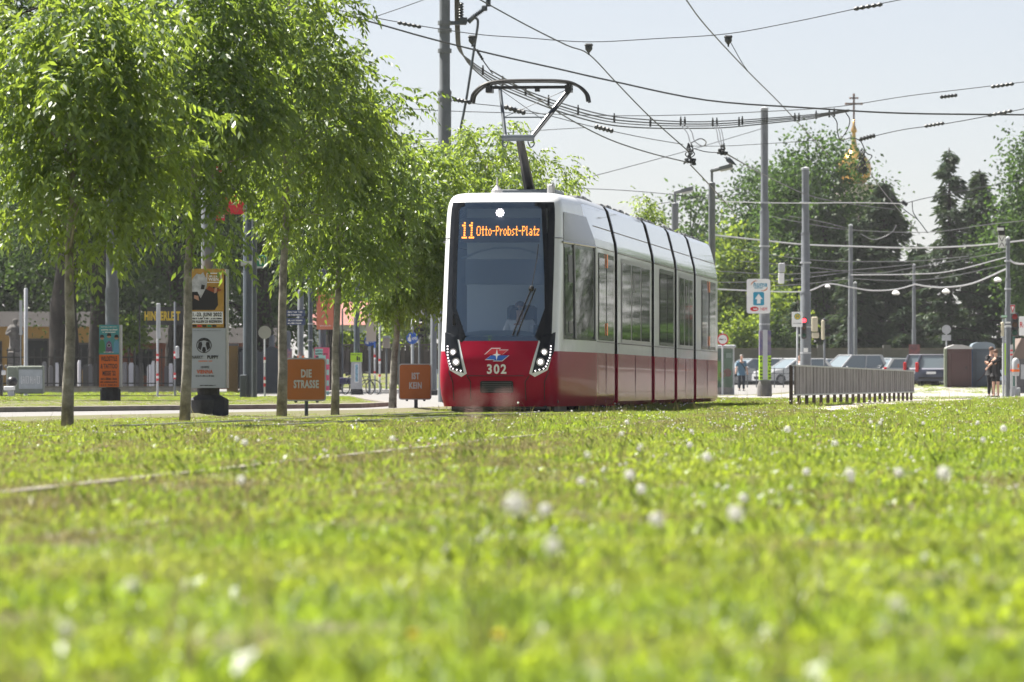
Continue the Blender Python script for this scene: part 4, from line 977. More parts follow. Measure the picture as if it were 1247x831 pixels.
# masts, street name signs and posters between third and fifth trunk
t, a = post('tram_mast', 'mid grey mast with blue street name signs and orange side bill', 'mast', 366, 218, 355, 7.5, M_gal, 'dark city masts')
MB().box((0, -.05, a.z(440)), (a.w(9), .4, a.w(13))).build('bill', M_orange, t); MB().box((0, -.26, a.z(440)), (a.w(4), .02, a.w(13))).build('bill_strip', M_galL, t)
for (y0, y1, nm) in ((378, 385.5, 3), (388, 396, 4)):
    pn = flat(t, 'street_name_sign', a.x(348.5), a.z(y1), a.x(372), a.z(y0), -.30, M_navy, .03, .03)
    fineprint(pn, a.x(351), a.x(370), a.z((y0+y1)/2-1.6), a.w(1.8), M_white, -.31, nm); fineprint(pn, a.x(351), a.x(368), a.z((y0+y1)/2+1.8), a.w(1.8), M_white, -.31, nm+9)
t, a = post('tram_mast', 'narrow dark mast right of the street name signs', 'mast', 378, 214, 340, 5.5, M_dpole, 'dark city masts')
b = MB()
for y in (394.5, 414.5): b.lathe([(a.w(3.2), a.z(y)-.03), (a.w(3.2), a.z(y)+.03)], n=10)
b.build('clamp_band', M_galL, t)
t, a = post('tram_mast', 'dark mast with salmon board and pink teal poster', 'mast', 392.5, 210, 330, 9, M_dpole, 'dark city masts')
M_salm = mat('board_salmon', (.55, .16, .09), .6); M_pink = mat('poster_pink', (.60, .07, .16), .5); M_mint = mat('poster_mint', (.30, .55, .50), .5)
pn = flat(t, 'salmon_board', a.x(386), a.z(401.5), a.x(406.5), a.z(350), -.32, M_salm, .05); fineprint(pn, a.x(390), a.x(404), a.z(397), a.w(1.2), M_white, -.33, 6)
p1 = flat(t, 'pink_poster', a.x(383), a.z(476), a.x(401), a.z(423.5), -.34, M_pink, .64)
flat(p1, 'mint_panel', a.x(384), a.z(433), a.x(393.5), a.z(425), -.348, M_mint, .006); flat(p1, 'mint_panel', a.x(388), a.z(476), a.x(397), a.z(433), -.348, M_mint, .006)
fineprint(p1, a.x(384.5), a.x(393), a.z(427.5), a.w(2), M_ink, -.354, 8); fineprint(p1, a.x(384.5), a.x(399.5), a.z(431), a.w(2), M_ink, -.354, 9)
for i in range(4): flat(p1, 'mint_stripe', a.x(398), a.z(444+13*i), a.x(401), a.z(437.5+13*i), -.348, M_mint, .006)
t, a = post('advertising_column', 'far grey column with blue and peach posters behind third trunk', 'advertising column', 350, 232, 405, 8, M_gal)
for i, (y0, y1, c) in enumerate(((425, 440, (.50, .25, .16)), (442, 458, (.05, .06, .07)), (459, 474, (.22, .05, .03)))):
    pn = flat(t, 'poster', a.x(343), a.z(y1), a.x(355.5), a.z(y0), -.35, mat('colposter%d' % i, c, .6, 0, (3, .5), alt=(.06, .10, .30) if i == 0 else None), .6)
MB().box((0, 0, a.z(478)), (a.w(12), .6, a.w(9)), bev=.1).build('base', M_conc, t)
t, a = post('advertising_column', 'far dark column with music posters left of the third trunk', 'advertising column', 331, 236, 410, 7, M_gal)
for i, (y0, y1, c) in enumerate(((428, 443, (.30, .22, .05)), (444, 458, (.05, .06, .07)))):
    flat(t, 'poster', a.x(325), a.z(y1), a.x(338), a.z(y0), -.35, mat('colposter%d' % (i+5), c, .6, 0, (3, .6), alt=(.3, .04, .05)), .6)
MB().box((0, 0, a.z(474)), (a.w(13), .6, a.w(9)), bev=.1).build('base', M_conc, t)
t, a = post('lamp_pole', 'thin pale pole in front of the pink roofed house', 'pole', 417, 240, 376, 2, M_gal)
# column with lime bill and grey case
t, a = post('tram_mast', 'dark mast with lime green bill and grey case near bicycles', 'mast', 434.5, 216, 340, 7.4, M_dpole, 'dark city masts')
flat(t, 'lime_bill', a.x(427), a.z(441), a.x(441), a.z(430), -.26, M_lime, .5); fineprint(t, a.x(428), a.x(440), a.z(436.5), a.w(5.5), M_ink, -.266, 5); fineprint(t, a.x(428), a.x(440), a.z(432), a.w(1.5), M_ink, -.266, 6)
b = MB(); n0 = b.prism([(a.x(427), a.z(474)), (a.x(441), a.z(474)), (a.x(440), a.z(441)), (a.x(428), a.z(441))], -.27, .24); b.build('case', M_galL, t)
MB().box((0, 0, a.z(478.5)), (a.w(14.5), .56, a.w(9)), bev=.02).build('base', M_concd, t)
pn = flat(t, 'timetable', a.x(432), a.z(466), a.x(437), a.z(443), -.285, M_white, .01); flat(pn, 'timetable_print', a.x(432.8), a.z(465), a.x(436.2), a.z(444), -.29, mat('print_blue', (.25, .45, .6), .5, 0, (14, .6)), .004)
pn = flat(t, 'sign_back', a.x(446), a.z(416), a.x(458), a.z(384.5), -.05, mat('beige_board', (.42, .37, .32), .6), .05); MB().box((a.x(444), 0, a.z(415)), (a.w(14), .05, .05)).build('bracket', M_dpole, t)
# bicycles
def bicycle(name, label, loc, rz):
    t = thing(name, label, 'bicycle', loc, rz, 'bicycles parked at the mast')
    for x in (-.52, .52):
        b = MB(); c = Vector((x, 0, .34)); b.tube([c+Vector((.33*math.cos(q*.2856), 0, .33*math.sin(q*.2856))) for q in range(23)], .022, 6, cap=False); w_ = b.build('wheel', M_rub, t)
        b = MB(); b.tube([c+Vector((0, -.05, 0)), c+Vector((0, .05, 0))], .025, 6)
        for q in range(10): b.tube([c, c+Vector((.31*math.cos(q*.628), 0, .31*math.sin(q*.628)))], .003, 3)
        b.build('spokes', M_steel, w_)
    b = MB(); bb = Vector((-.08, 0, .32)); st = Vector((-.22, 0, .80)); hd = Vector((.36, 0, .82)); rw = Vector((-.52, 0, .34)); fw = Vector((.52, 0, .34))
    for p, q in ((bb, st), (bb, hd), (st, hd), (rw, bb), (rw, st), (hd, fw)): b.tube([p, q], .018, 6)
    b.tube([hd, hd+Vector((-.05, 0, .16))], .016, 6); b.build('frame', M_dpole, t)
    b = MB(); b.tube(catmull([(.20, -.28, 1.0), (.32, -.12, .98), (.32, .12, .98), (.20, .28, 1.0)]), .015, 6); b.build('handlebar', M_steel, t)
    b = MB(); b.tube([(-.38, 0, .90), (-.26, 0, .91), (-.12, 0, .89)], [.09, .07, .03], 8); b.tube([(-.22, 0, .8), (-.24, 0, .9)], .013, 6); b.build('saddle', M_black, t)
    b = MB(); b.box((-.52, -.14, .62), (.34, .12, .28), bev=.03); b.build('pannier', mat('pannier_violet', (.03, .025, .08), .8), t)
    return t
a = At(431.5, 219); bicycle('bicycle', 'bicycle with dark violet pannier, its rear wheel left of the grey case', a.loc, R(4))
a = At(440, 220.5); bicycle('bicycle', 'second bicycle behind, its front wheel sticking out right of grey case', a.loc, R(-6))
# banded posts, blue signs, small signal left of the tram
post('banded_post', 'taller red banded post with blue strip left of fifth trunk', 'post', 456.5, 231, 392, 2.2, M_galL, 'red banded posts by the crossing', bands=[(408, 424, M_blue)]+banded([432, 435.5, 438])+banded([452, 455, 458]))
post('banded_post', 'shorter red banded post left of the fifth trunk, no blue strip', 'post', 462.5, 226, 393, 2.4, M_galL, 'red banded posts by the crossing', bands=banded([437, 440, 443])+banded([456, 459, 462]))
def roundsign(label, px, d, py, r_, ytop, edge=None):
    t, a = post('traffic_sign', label, 'sign', px, d, ytop, 2.8, M_galL)
    b = MB(); b.prism(circ(0, a.z(py), a.w(r_), 24), -.10, -.075); pn = b.build('disc', M_blue, t)
    b = MB()   # white walker with child and bicycle
    z = a.z(py); u = a.w(r_)/7
    b.prism(circ(-2.6*u, z+3.6*u, 1.1*u, 10), -.106, -.10); b.prism([(-4*u, z-4*u), (-1.2*u, z-4*u), (-1.4*u, z+2.2*u), (-3.8*u, z+2.2*u)], -.106, -.10); b.prism([(-5.2*u, z-3*u), (-4.2*u, z-3*u), (-4.2*u, z+.6*u), (-5.2*u, z+.6*u)], -.106, -.10)
    for x in (1.3, 4.6):
        c = Vector((x*u, -.104, z-.6*u)); b.tube([c+Vector((1.3*u*math.cos(q*.785), 0, 1.3*u*math.sin(q*.785))) for q in range(9)], .3*u, 4)
    b.tube([(1.3*u, -.104, z-.6*u), (3*u, -.104, z+1*u), (4.6*u, -.104, z-.6*u)], .3*u, 4); b.tube([(3.4*u, -.104, z+1.6*u), (4.6*u, -.104, z-.6*u)], .3*u, 4)
    b.build('symbol', M_white, pn)
    return t, a
roundsign('blue round walking and cycling sign left of the tram beside signal', 502, 205, 412, 7.2, 372)
roundsign('blue round sign partly hidden behind the beige board', 450, 238, 415.5, 6.6, 380)
def signal(name, label, loc, a, px, y0, y1, lit=None, rz=0, w=6, group=None, hood=True):
    """three lens traffic signal head of dark plastic"""
    t = thing(name, label, 'traffic light', loc, rz, group); k_ = a.k
    g0 = a.z(y1); h = (y1-y0)*k_; ww = w*k_
    MB().box((0, .02, g0+h/2), (ww, .22, h), bev=.04).build('housing', M_black, t)
    for i, (nm, c) in enumerate((('red', (1, .02, .03)), ('amber', (.25, .08, .01)), ('green', (.01, .20, .12)))):
        z = g0+h*(5-2*i)/6; r_ = min(ww*.40, h/7)
        on = lit == nm
        b = MB(); b.prism(circ(0, z, r_, 16), -.11, -.085)
        b.build('lens', mat('lens_lit_'+nm, c, .3, emit=c, es=3.5) if on else mat('lens_off_'+nm, tuple(q*.25 for q in c), .25), t)
        b = MB(); n_ = 10; o0 = b.add([(r_*1.08*math.cos(R(-15+210*q/n_)), y, z+r_*1.08*math.sin(R(-15+210*q/n_))) for q in range(n_+1) for y in (-.09, -.09-r_*1.5)])
        for q in range(n_): b.face((o0+2*q, o0+2*q+2, o0+2*q+3, o0+2*q+1))
        b.build('visor', M_black, t)
    return t
a = At(508, 206); tt, a_ = post('signal_pole', 'grey pole carrying a side turned traffic light left of tram', 'pole', 510.5, 206.5, 378, 2.2, M_gal)
signal('traffic_light', 'black traffic light turned sideways above blue round sign', Vector((a.loc.x, a.loc.y, a.g)), a, 508, 391, 414, None, R(70), 7)
t, a = post('tram_mast', 'dark mast close beside the left edge of the tram', 'mast', 528, 205, 352, 7.5, M_gal, 'dark city masts')
MB().box((0, 0, a.z(487)), (a.w(9.5), .5, a.w(24)), bev=.02).build('base', M_concd, t)
a = At(530, 212); t = thing('waste_bin', 'pale blue white box between dark mast and tram', 'bin', a.loc)
MB().box((0, 0, a.z(463)), (a.w(5), .4, a.w(28)), bev=.04).build('body', mat('box_pale_blue', (.45, .55, .62), .5), t); MB().box((0, 0, a.z(477)/2), (a.w(3.5), .3, a.z(477))).build('foot', M_galL, t)
t, a = post('tram_mast', 'grey far mast right of the fifth trunk', 'mast', 484.5, 262, 350, 5, M_gal, 'dark city masts')
a = At(470.5, 252); t = thing('signal_cabinet', 'small beige cabinet with sloping lid before the noise wall', 'cabinet', a.loc)
MB().box((0, 0, a.z(418)), (a.w(9), .4, a.w(12)), bev=.03).build('body', mat('beige_board', (.42, .37, .32), .6), t); b = MB(); b.prism([(a.w(-5.5), a.z(412)), (a.w(5.5), a.z(412)), (a.w(3), a.z(409)), (a.w(-3), a.z(409))], -.3, .3); b.build('lid', M_galL, t); MB().tube([(0, 0, 0), (0, 0, a.z(424))], .05, 6).build('post', M_gal, t)
a = At(508, 230); t = thing('sign_board', 'grey rectangular board seen from behind above blue round sign', 'sign', a.loc)
flat(t, 'board', a.x(498), a.z(384), a.x(517), a.z(376.5), 0, mat('sign_back', (.36, .36, .35), .5), .04); MB().tube([(a.x(503), .06, 0), (a.x(503), .06, a.z(376))], .05, 6).build('post', M_gal, t)
# noise wall: concrete posts with upright grey boards
x0, x1, d0 = (392-623.5)/F*281, (640-623.5)/F*281, 281
t = thing('noise_wall', 'long weathered grey board noise wall left of the tram', 'wall', ((x0+x1)/2, d0, 1.0)); hw = (x1-x0)/2
kz = d0/F; top = CAMH+(469-421)*kz-1.0
M_board = mat('weathered_board', (.115, .098, .098), .9, 0, (1.1, .35), .2); M_board2 = mat('weathered_board_dark', (.075, .065, .067), .9, 0, (1.1, .35), .2)
MB().box((0, .1, (top-.5)/2-.2), (hw*2, .1, top+.4)).build('backing', M_board2, t)
n_ = 44; b = MB(); c = MB()
for i in range(n_):
    x = -hw+2*hw*(i+.5)/n_; (b if i % 3 else c).box((x, -.03+.03*(i % 2), top/2-.25), (2*hw/n_*.86, .09, top+.5-.08*(i % 3)))
b.build('boards', M_board, t); c.build('boards', M_board2, t); MB().box((0, .02, top+.04), (hw*2, .28, .1)).build('coping', M_board, t)
M_proof = mat('pink_tile_roof', (.27, .11, .09), .8, 0, (3, .2)); M_pbl = mat('pale_blue_render', (.42, .50, .55), .85, 0, (1, .08))
house('house', 'pale blue house with pink tiled roof behind the noise wall', 380, 446, 335, 396, 366, M_pbl, M_proof, 9, [('window', 424.5, 429, 403, 415), ('window', 405, 410, 403, 415), ('window', 388, 393, 403, 415)], winm=mat('pane_blue', (.10, .14, .2), .1))

# ------------------------------------------------------------------ street furniture, right half
X, Z = aH.x, aH.z
sg_ = flat(huma, 'shop_sign', X(909), Z(382), X(937.5), Z(340), -.32, M_white, .04, .08)
M_turq = mat('sign_turquoise', (.02, .27, .42), .45)
text('huma', aH.w(8.5), (X(925.5), -.325, Z(346.8)), M_turq, sg_, sx=.88, bold=.02); text('eleven', aH.w(4.4), (X(923.5), -.325, Z(350.6)), M_turq, sg_, sx=.9, bold=.01)
flat(sg_, 'arrow_tile', X(916.8), Z(372.2), X(930), Z(356), -.33, M_turq, .012, .05)
poly(sg_, 'arrow', [(X(x), Z(y)) for x, y in ((921.3, 370), (925.7, 370), (925.7, 364.6), (928.2, 364.6), (923.4, 358), (918.8, 364.6), (921.3, 364.6))], -.337, M_white)
poly(sg_, 'oval_emblem', [(x, (z-Z(376.6))*.55+Z(376.6)) for x, z in circ(X(918.2), Z(376.6), aH.w(5.2), 20)], -.326, M_red); fineprint(sg_, X(914.5), X(922), Z(376.6), aH.w(2.2), M_white, -.334, 5)
text('H&M', aH.w(5.6), (X(929.5), -.326, Z(376.8)), M_red, sg_, sx=.72)
M_cres = mat('crescent_peach', (.60, .28, .16), .5)
for pts in ([(913.5, 348), (914.5, 345), (917, 342.6), (920, 341.8), (922.5, 342.6), (920, 343), (917.3, 344.2), (915.2, 346.5)], [(934.5, 350), (934, 352.5), (932, 354.5), (929, 355), (925.5, 354), (929, 354), (932, 352.5), (933.4, 350.4)]):
    poly(sg_, 'crescent', [(X(x), Z(y)) for x, y in pts][::-1], -.324, M_cres)
M_pp = mat('poster_violet', (.06, .06, .17), .55, 0, (5, .5), alt=(.25, .20, .22))
flat(huma, 'poster', X(924.5), Z(433), X(938.5), Z(403), -.30, M_pp, .6); lm_ = flat(huma, 'poster', X(924.5), Z(462.5), X(938.5), Z(433.2), -.30, M_lime, .6)
for x, n_ in ((926.3, 3), (937, 8)):
    for i in range(7): fineprint(lm_, X(x)-.05, X(x)+.06, Z(436+4*i), .09, M_ink, -.305, n_+i)
flat(huma, 'poster_strip', X(928.5), Z(462.5), X(934.2), Z(402), -.32, M_galL, .02)
for (mm, aa, ys_, w_) in ((huma, aH, (247, 300, 395, 478), 6.6), (m2_, a2, (247, 320, 398, 430), 6.8), (m5_, a5, (318, 352, 398), 4.2)):
    b = MB()
    for y in ys_: b.lathe([(aa.w(w_), aa.z(y)-.03), (aa.w(w_), aa.z(y)+.03)], n=14)
    b.build('clamp_band', M_galL, mm)
    flat(mm, 'sticker', -.09, aa.z(ys_[-1]-6)-.16, .08, aa.z(ys_[-1]-6), -aa.w(w_)-.012, M_white, .012)
# stop sign with green ringed letter, red signal, signal seen from behind
t, a = post('stop_sign', 'white tram stop sign with green letter H on thin pole', 'sign', 971, 196, 398, 2.4, M_galL)
pn = flat(t, 'panel', a.x(964.3), a.z(398.2), a.x(977.2), a.z(380), -.06, M_white, .05, .03)
b = MB(); b.prism(circ(a.x(971), a.z(385.7), a.w(3.9), 20), -.066, -.058); b.build('disc', M_green, pn); b = MB(); b.prism(circ(a.x(971), a.z(385.7), a.w(3.2), 20), -.072, -.062); b.build('disc', mat('stop_yellow', (.70, .45, .03), .5), pn)
text('H', a.w(5.5), (a.x(971), -.076, a.z(385.7)), M_green, pn, bold=.03, sx=.9); fineprint(pn, a.x(966), a.x(976), a.z(394), a.w(1), M_dpole, -.064, 4)
a = At(979, 200); signal('traffic_light', 'traffic light showing red on the tall stepped mast', Vector((a.loc.x, a.loc.y, a.g)), a, 979, 386, 413, 'red', 0, 6.2)
for (px, d, x0, x1, y0, y1, lab) in ((1004, 214, 999.5, 1008, 386, 412, 'pale yellow back of a traffic light right of the stepped mast'),):
    pass
a = At(992, 206); t = thing('signal_box', 'pale beige signal box clamped right of the tall stepped mast', 'control box', a.loc)
M_cream = mat('signal_cream', (.50, .46, .34), .6)
MB().box((a.x(992), 0, a.z(395)), (a.w(7.5), .3, a.w(18)), bev=.03).build('housing', M_cream, t); MB().box((a.x(993), 0, a.z(408.5)), (a.w(8.5), .26, a.w(7)), bev=.03).build('lower_housing', M_cream, t); MB().box((a.x(986), 0, a.z(397)), (a.w(9), .05, .05)).build('bracket', M_gal, t)
t, a = post('signal_pole', 'slim grey signal pole right of the tall stepped mast', 'pole', 1004, 212, 388, 2.4, M_gal)
MB().box((a.x(1002), -.1, a.z(402)), (a.w(3.5), .3, a.w(24)), bev=.03).build('backplate', M_cream, t); b = MB(); b.box((a.x(1008), 0, a.z(398)), (a.w(6), .3, a.w(5)), bev=.03); b.box((a.x(1008), 0, a.z(408)), (a.w(6), .3, a.w(5)), bev=.03); b.box((a.x(1005), 0, a.z(390)), (a.w(9), .25, a.w(2)), bev=.02); b.build('signal_head', M_black, t)
# tram shelter with round sign
a = At(882, 214); t = thing('tram_shelter', 'glass tram stop shelter with advert behind the tram tail', 'shelter', a.loc)
b = MB(); b.box((a.x(893.5), 0, a.z(452)), (a.w(1.6), .12, a.w(60)), bev=.01); b.box((a.x(866), 0, a.z(452)), (a.w(1.6), .12, a.w(60)), bev=.01); b.box((a.x(893.5), 1.6, a.z(452)), (a.w(1.6), .12, a.w(60)), bev=.01); b.build('post', M_galL, t)
MB().box((a.x(880), .8, a.z(422)), (a.w(32), 2.1, .12), bev=.03).build('roof', M_galL, t)
pn = flat(t, 'advert', a.x(868), a.z(472), a.x(892), a.z(425), .02, mat('advert_pale_green', (.28, .38, .30), .4), .06); poly(pn, 'advert_figure', [(x, z*1.0) for x, z in circ(a.x(886), a.z(454), a.w(5), 14)], .01, M_red); poly(pn, 'advert_figure', circ(a.x(880), a.z(457), a.w(4), 12), .006, mat('advert_peach', (.5, .2, .1), .6)); poly(pn, 'advert_panel', rrect(a.x(884), a.z(436), a.x(891), a.z(430), .02), .01, M_white)
flat(t, 'glass_pane', a.x(868), a.z(472), a.x(892.6), a.z(425), -.02, glassmat('shelter_glass', (.8, .88, .84), .02), .012); MB().box((a.x(880), .05, a.z(476.5)), (a.w(28), .2, a.w(9))).build('plinth', M_conc, t)
t, a = post('traffic_sign', 'round white sign with red rim beside tram tail', 'sign', 880, 208, 404, 2, M_galL)
b = MB(); b.prism(circ(0, a.z(413.5), a.w(7.2), 24), -.07, -.05); pn = b.build('disc', M_red, t); b = MB(); b.prism(circ(0, a.z(413.5), a.w(5.5), 24), -.078, -.06); b.build('disc_face', M_white, pn); fineprint(pn, a.w(-4), a.w(4), a.z(413.5), a.w(2), M_ink, -.084, 3)
# guard fence between track and path
A_, B_ = Vector((5.71, 106, 0)), Vector((11.5, 150, 0)); dirv = (B_-A_); Lf = dirv.length; rz = math.atan2(dirv.y, dirv.x)
t = thing('guard_fence', 'long low fence of grey upright boards on short posts', 'fence', A_, rz)
M_fb = mat('fence_grey_board', (.26, .25, .25), .85, 0, (1.6, .3), .2); M_fb2 = mat('fence_dark_board', (.20, .19, .19), .85, 0, (1.6, .3), .2)
b = MB(); c = MB(); n_ = 90
for i in range(n_):
    x = Lf*(i+.5)/n_; (c if i % 5 == 0 else b).box((x, -.02+.012*(i % 2), .545), (Lf/n_*.93, .04, .57))
b.build('boards', M_fb, t); c.build('boards', M_fb2, t)
b = MB(); b.box((Lf/2, 0, .845), (Lf+.1, .09, .03)); b.box((Lf/2, -.01, .25), (Lf+.1, .07, .03)); b.build('rail', M_galL, t)
n_ = 21
for i in range(n_+1):
    x = Lf*i/n_; MB().box((x, .06, .42 if i in (0, n_) else .15), (.07, .07, .86 if i in (0, n_) else .30)).build('post', mat('rusty_post', (.07, .055, .05), .85, 0, (3, .3)), t)
# light mesh barrier in front of the parked cars
a = At(930, 262); t = thing('mesh_barrier', 'low grey mesh barrier in front of the parked cars', 'fence', a.loc)
b = MB()
for i in range(9):
    x = a.x(888+11*i); b.tube([(x, 0, 0), (x, 0, a.z(448))], .03, 5)
for i in range(90): b.tube([(a.x(888+98*i/90), 0, .15), (a.x(888+98*i/90), 0, a.z(449))], .008, 3)
for y in (449, 455, 464): b.tube([(a.x(888), 0, a.z(y)), (a.x(986), 0, a.z(y))], .02, 5)
b.build('panel', M_gal, t)

# portable toilets
a = At(1168.5, 262, .33); t = thing('portable_toilet', 'brown portable toilet with gabled lid', 'portable toilet', a.loc)
M_tbr = mat('toilet_brown', (.075, .035, .032), .6, 0, (2, .15)); M_tgr = mat('toilet_slate', (.075, .10, .125), .6, 0, (2, .15)); hh = a.z(424)
MB().box((0, .6, hh/2), (a.w(30), 1.2, hh), bev=.03).build('body', M_tbr, t)
b = MB(); b.prism([(a.w(-16), hh-.05), (a.w(16), hh-.05), (a.w(16), hh+.03), (a.w(3), hh+.17), (a.w(-6), hh+.17), (a.w(-16), hh+.03)], -.06, 1.26); b.build('roof', mat('toilet_lid', (.42, .42, .41), .5), t)
b = MB(); b.box((.02, -.012, hh*.47), (a.w(21), .03, hh*.86), bev=.012); dr = b.build('door', M_tbr, t); MB().box((a.w(8), -.04, hh*.5), (.06, .04, .16)).build('handle', M_black, dr)
MB().box((a.w(-17), .1, hh*.5), (a.w(3.4), .3, hh*.98), bev=.02).build('side_post', mat('toilet_sage', (.20, .23, .16), .6), t)
a = At(1197.5, 263, .33); t = thing('portable_toilet', 'slate grey portable toilet with domed lid', 'portable toilet', a.loc); hh = a.z(424)
MB().box((0, .6, hh/2), (a.w(27), 1.2, hh), bev=.03).build('body', M_tgr, t)
b = MB(); b.prism([(a.w(-14.5), hh-.04)]+[(a.w(14.5), hh-.04)]+[(a.w(14.5*math.cos(R(180*q/12))), hh+a.w(7.5)*math.sin(R(180*q/12))**.6) for q in range(0, 13)], -.05, 1.25); b.build('roof', mat('toilet_slate_lid', (.20, .25, .29), .5), t)
b = MB(); b.box((.02, -.012, hh*.47), (a.w(19), .03, hh*.86), bev=.012); dr = b.build('door', M_tgr, t); b = MB(); b.tube(catmull([(a.w(-8), -.02, .3), (a.w(-1), -.02, .55), (a.w(4), -.02, .9), (a.w(8), -.02, 1.0)]), .025, 5); b.build('moulding', M_tbr, dr)
MB().box((a.w(-14.2), -.02, hh*.5), (a.w(2), .05, hh*.95)).build('side_strip', mat('toilet_blue', (.02, .10, .22), .5), t)
# signs and signals at the right edge
t, a = post('traffic_sign', 'grey backs of a round and square sign above brown toilet', 'sign', 1152.5, 270, 398, 1.6, M_galL)
b = MB(); b.prism(circ(0, a.z(401.5), a.w(5.6)), -.06, -.04); b.build('disc', M_galL, t); flat(t, 'plate', a.w(-5.5), a.z(415), a.w(5.5), a.z(408), -.06, M_galL, .02)
t, a = post('signal_pole', 'slim pole with sideways signal heads beside right edge mast', 'pole', 1221.8, 180, 389, 3.0, M_galL, 'poles at the right edge')
b = MB(); b.box((a.x(1220.5), -.05, a.z(401)), (a.w(3.4), .3, a.w(17)), bev=.02); b.build('backplate', M_cream, t)
b = MB(); b.box((a.x(1222.5), 0, a.z(386)), (a.w(8), .25, a.w(3.2)), bev=.02); b.box((a.x(1217), 0, a.z(396)), (a.w(6), .25, a.w(2.6)), bev=.02); b.box((a.x(1216.5), 0, a.z(404)), (a.w(6), .25, a.w(2.6)), bev=.02); b.build('signal_head', M_black, t); flat(t, 'lamp', a.x(1219), a.z(386.8), a.x(1226), a.z(384.2), -.15, mat('lens_mint', (.35, .55, .42), .3), .02)
b = MB(); b.prism([(a.x(1224), a.z(457)), (a.x(1226.5), a.z(457)), (a.x(1226.5), a.z(418)), (a.x(1224), a.z(418))], .5, .53); b.build('lime_bill', M_lime, t)
a = At(1236, 181); signal('traffic_light', 'unlit black traffic light right of the right edge mast', Vector((a.loc.x, a.loc.y, a.g)), a, 1236, 381, 410, None, R(-8), 8.5)
MB().box((-.18, .1, a.z(395)), (.35, .05, .06)).build('bracket', M_gal, bpy.data.objects[[o.name for o in bpy.data.objects if o.get('label') == 'unlit black traffic light right of the right edge mast'][0]])
a = At(1233, 180); t = thing('yield_sign', 'small red rimmed triangular yield sign on right edge mast', 'sign', Vector((a.loc.x, a.loc.y, 0)))
flat(t, 'plate', a.x(1230.3), a.z(382), a.x(1236), a.z(371), -.05, mat('sign_back', (.36, .36, .35), .5), .02); poly(t, 'rim', [(0, a.z(381)), (a.w(3), a.z(372)), (a.w(-3), a.z(372))], -.06, M_red, .01); poly(t, 'face', [(0, a.z(378.6)), (a.w(1.5), a.z(373.4)), (a.w(-1.5), a.z(373.4))], -.064, M_white, .004); MB().box((a.x(1230), .03, a.z(376)), (a.w(5), .04, .06)).build('bracket', M_gal, t)
a = At(1219.5, 176); t = thing('wire_sign', 'white tram sign with black crossed lines under black lamp unit', 'sign', Vector((a.loc.x, a.loc.y, 0)))
pn = flat(t, 'panel', a.x(1215.6), a.z(302), a.x(1224.2), a.z(287), -.04, M_white, .03); b = MB()
for p, q in (((1216.4, 288), (1219.9, 294.2)), ((1223.4, 288), (1219.9, 294.2)), ((1216.4, 301), (1219.9, 295.6)), ((1223.4, 301), (1219.9, 295.6))): b.tube([(a.x(p[0]), -.043, a.z(p[1])), (a.x(q[0]), -.043, a.z(q[1]))], a.w(.4), 5)
b.build('crossed_line', M_black, pn)
b = MB(); b.prism([(a.x(1216), a.z(286.5)), (a.x(1223.5), a.z(286.5)), (a.x(1223.8), a.z(275)), (a.x(1214.5), a.z(275)), (a.x(1215), a.z(281))], -.14, .14); b.build('lamp_unit', M_black, t); flat(t, 'lamp', a.x(1214), a.z(281), a.x(1222), a.z(277.6), -.16, M_white, .04); MB().box((a.x(1222.5), .08, a.z(298)), (a.w(9), .05, .06)).build('bracket', M_gal, t)
a = At(1237, 179); t = thing('litter_bin', 'silver litter bin with orange band hung on a pole at right edge', 'bin', Vector((a.loc.x, a.loc.y, 0)))
b = MB(); b.lathe([(a.w(3.6), a.z(458)), (a.w(4.3), a.z(456)), (a.w(4.5), a.z(441)), (a.w(3.6), a.z(437.5)), (a.w(1.5), a.z(436))], n=16); b.build('drum', M_galL, t, smooth=True, angle=40); b = MB(); b.lathe([(a.w(4.6), a.z(453)), (a.w(4.65), a.z(450))], n=16); b.build('band', M_orange, t); MB().box((a.x(1239.5), -.15, a.z(446)), (a.w(2), .02, a.w(5))).build('sticker', M_orange, t); MB().tube([(a.x(1232.2), .1, 0), (a.x(1232.2), .1, a.z(420))], .035, 8).build('post', M_galL, t)
b = MB()
for y in (426, 431, 450): b.lathe([(.045, a.z(y+2)), (.045, a.z(y))], (a.x(1232.2), .1, 0), 8)
b.build('red_band', M_red, t)
a = At(1246, 236); t = thing('kiosk', 'dark kiosk with sloping roof cut by the right edge', 'kiosk', a.loc)
MB().box((a.w(10), 1.2, a.z(434)/2), (a.w(36), 2.4, a.z(434)), bev=.03).build('wall', mat('kiosk_wall', (.10, .10, .11), .6, 0, (2, .2)), t)
b = MB(); b.prism([(a.x(1231), a.z(437)), (a.x(1275), a.z(437)), (a.x(1268), a.z(412)), (a.x(1243), a.z(412))], -.3, 2.6); b.build('roof', mat('kiosk_roof', (.16, .12, .10), .7), t); MB().box((a.x(1234.5), -.1, a.z(446)), (a.w(2.4), .1, a.w(74))).build('post', mat('kiosk_green', (.015, .09, .07), .5), t)
flat(t, 'serving_window', a.x(1243), a.z(462), a.x(1258), a.z(444), -.03, M_galL, .03)
sg2 = flat(t, 'shop_sign', a.x(1240.3), a.z(409), a.x(1275), a.z(385.5), -.34, M_white, .05, .04); text('R', a.w(9), (a.x(1242.8), -.345, a.z(396)), M_red, sg2, sx=.7, bold=.03); text('e', a.w(9), (a.x(1247.5), -.345, a.z(396)), M_red, sg2, sx=.7, bold=.03)
b = MB(); b.box((a.x(1258), -.2, a.z(402)), (.08, .08, 1.2)); b.build('bracket', M_gal, t)

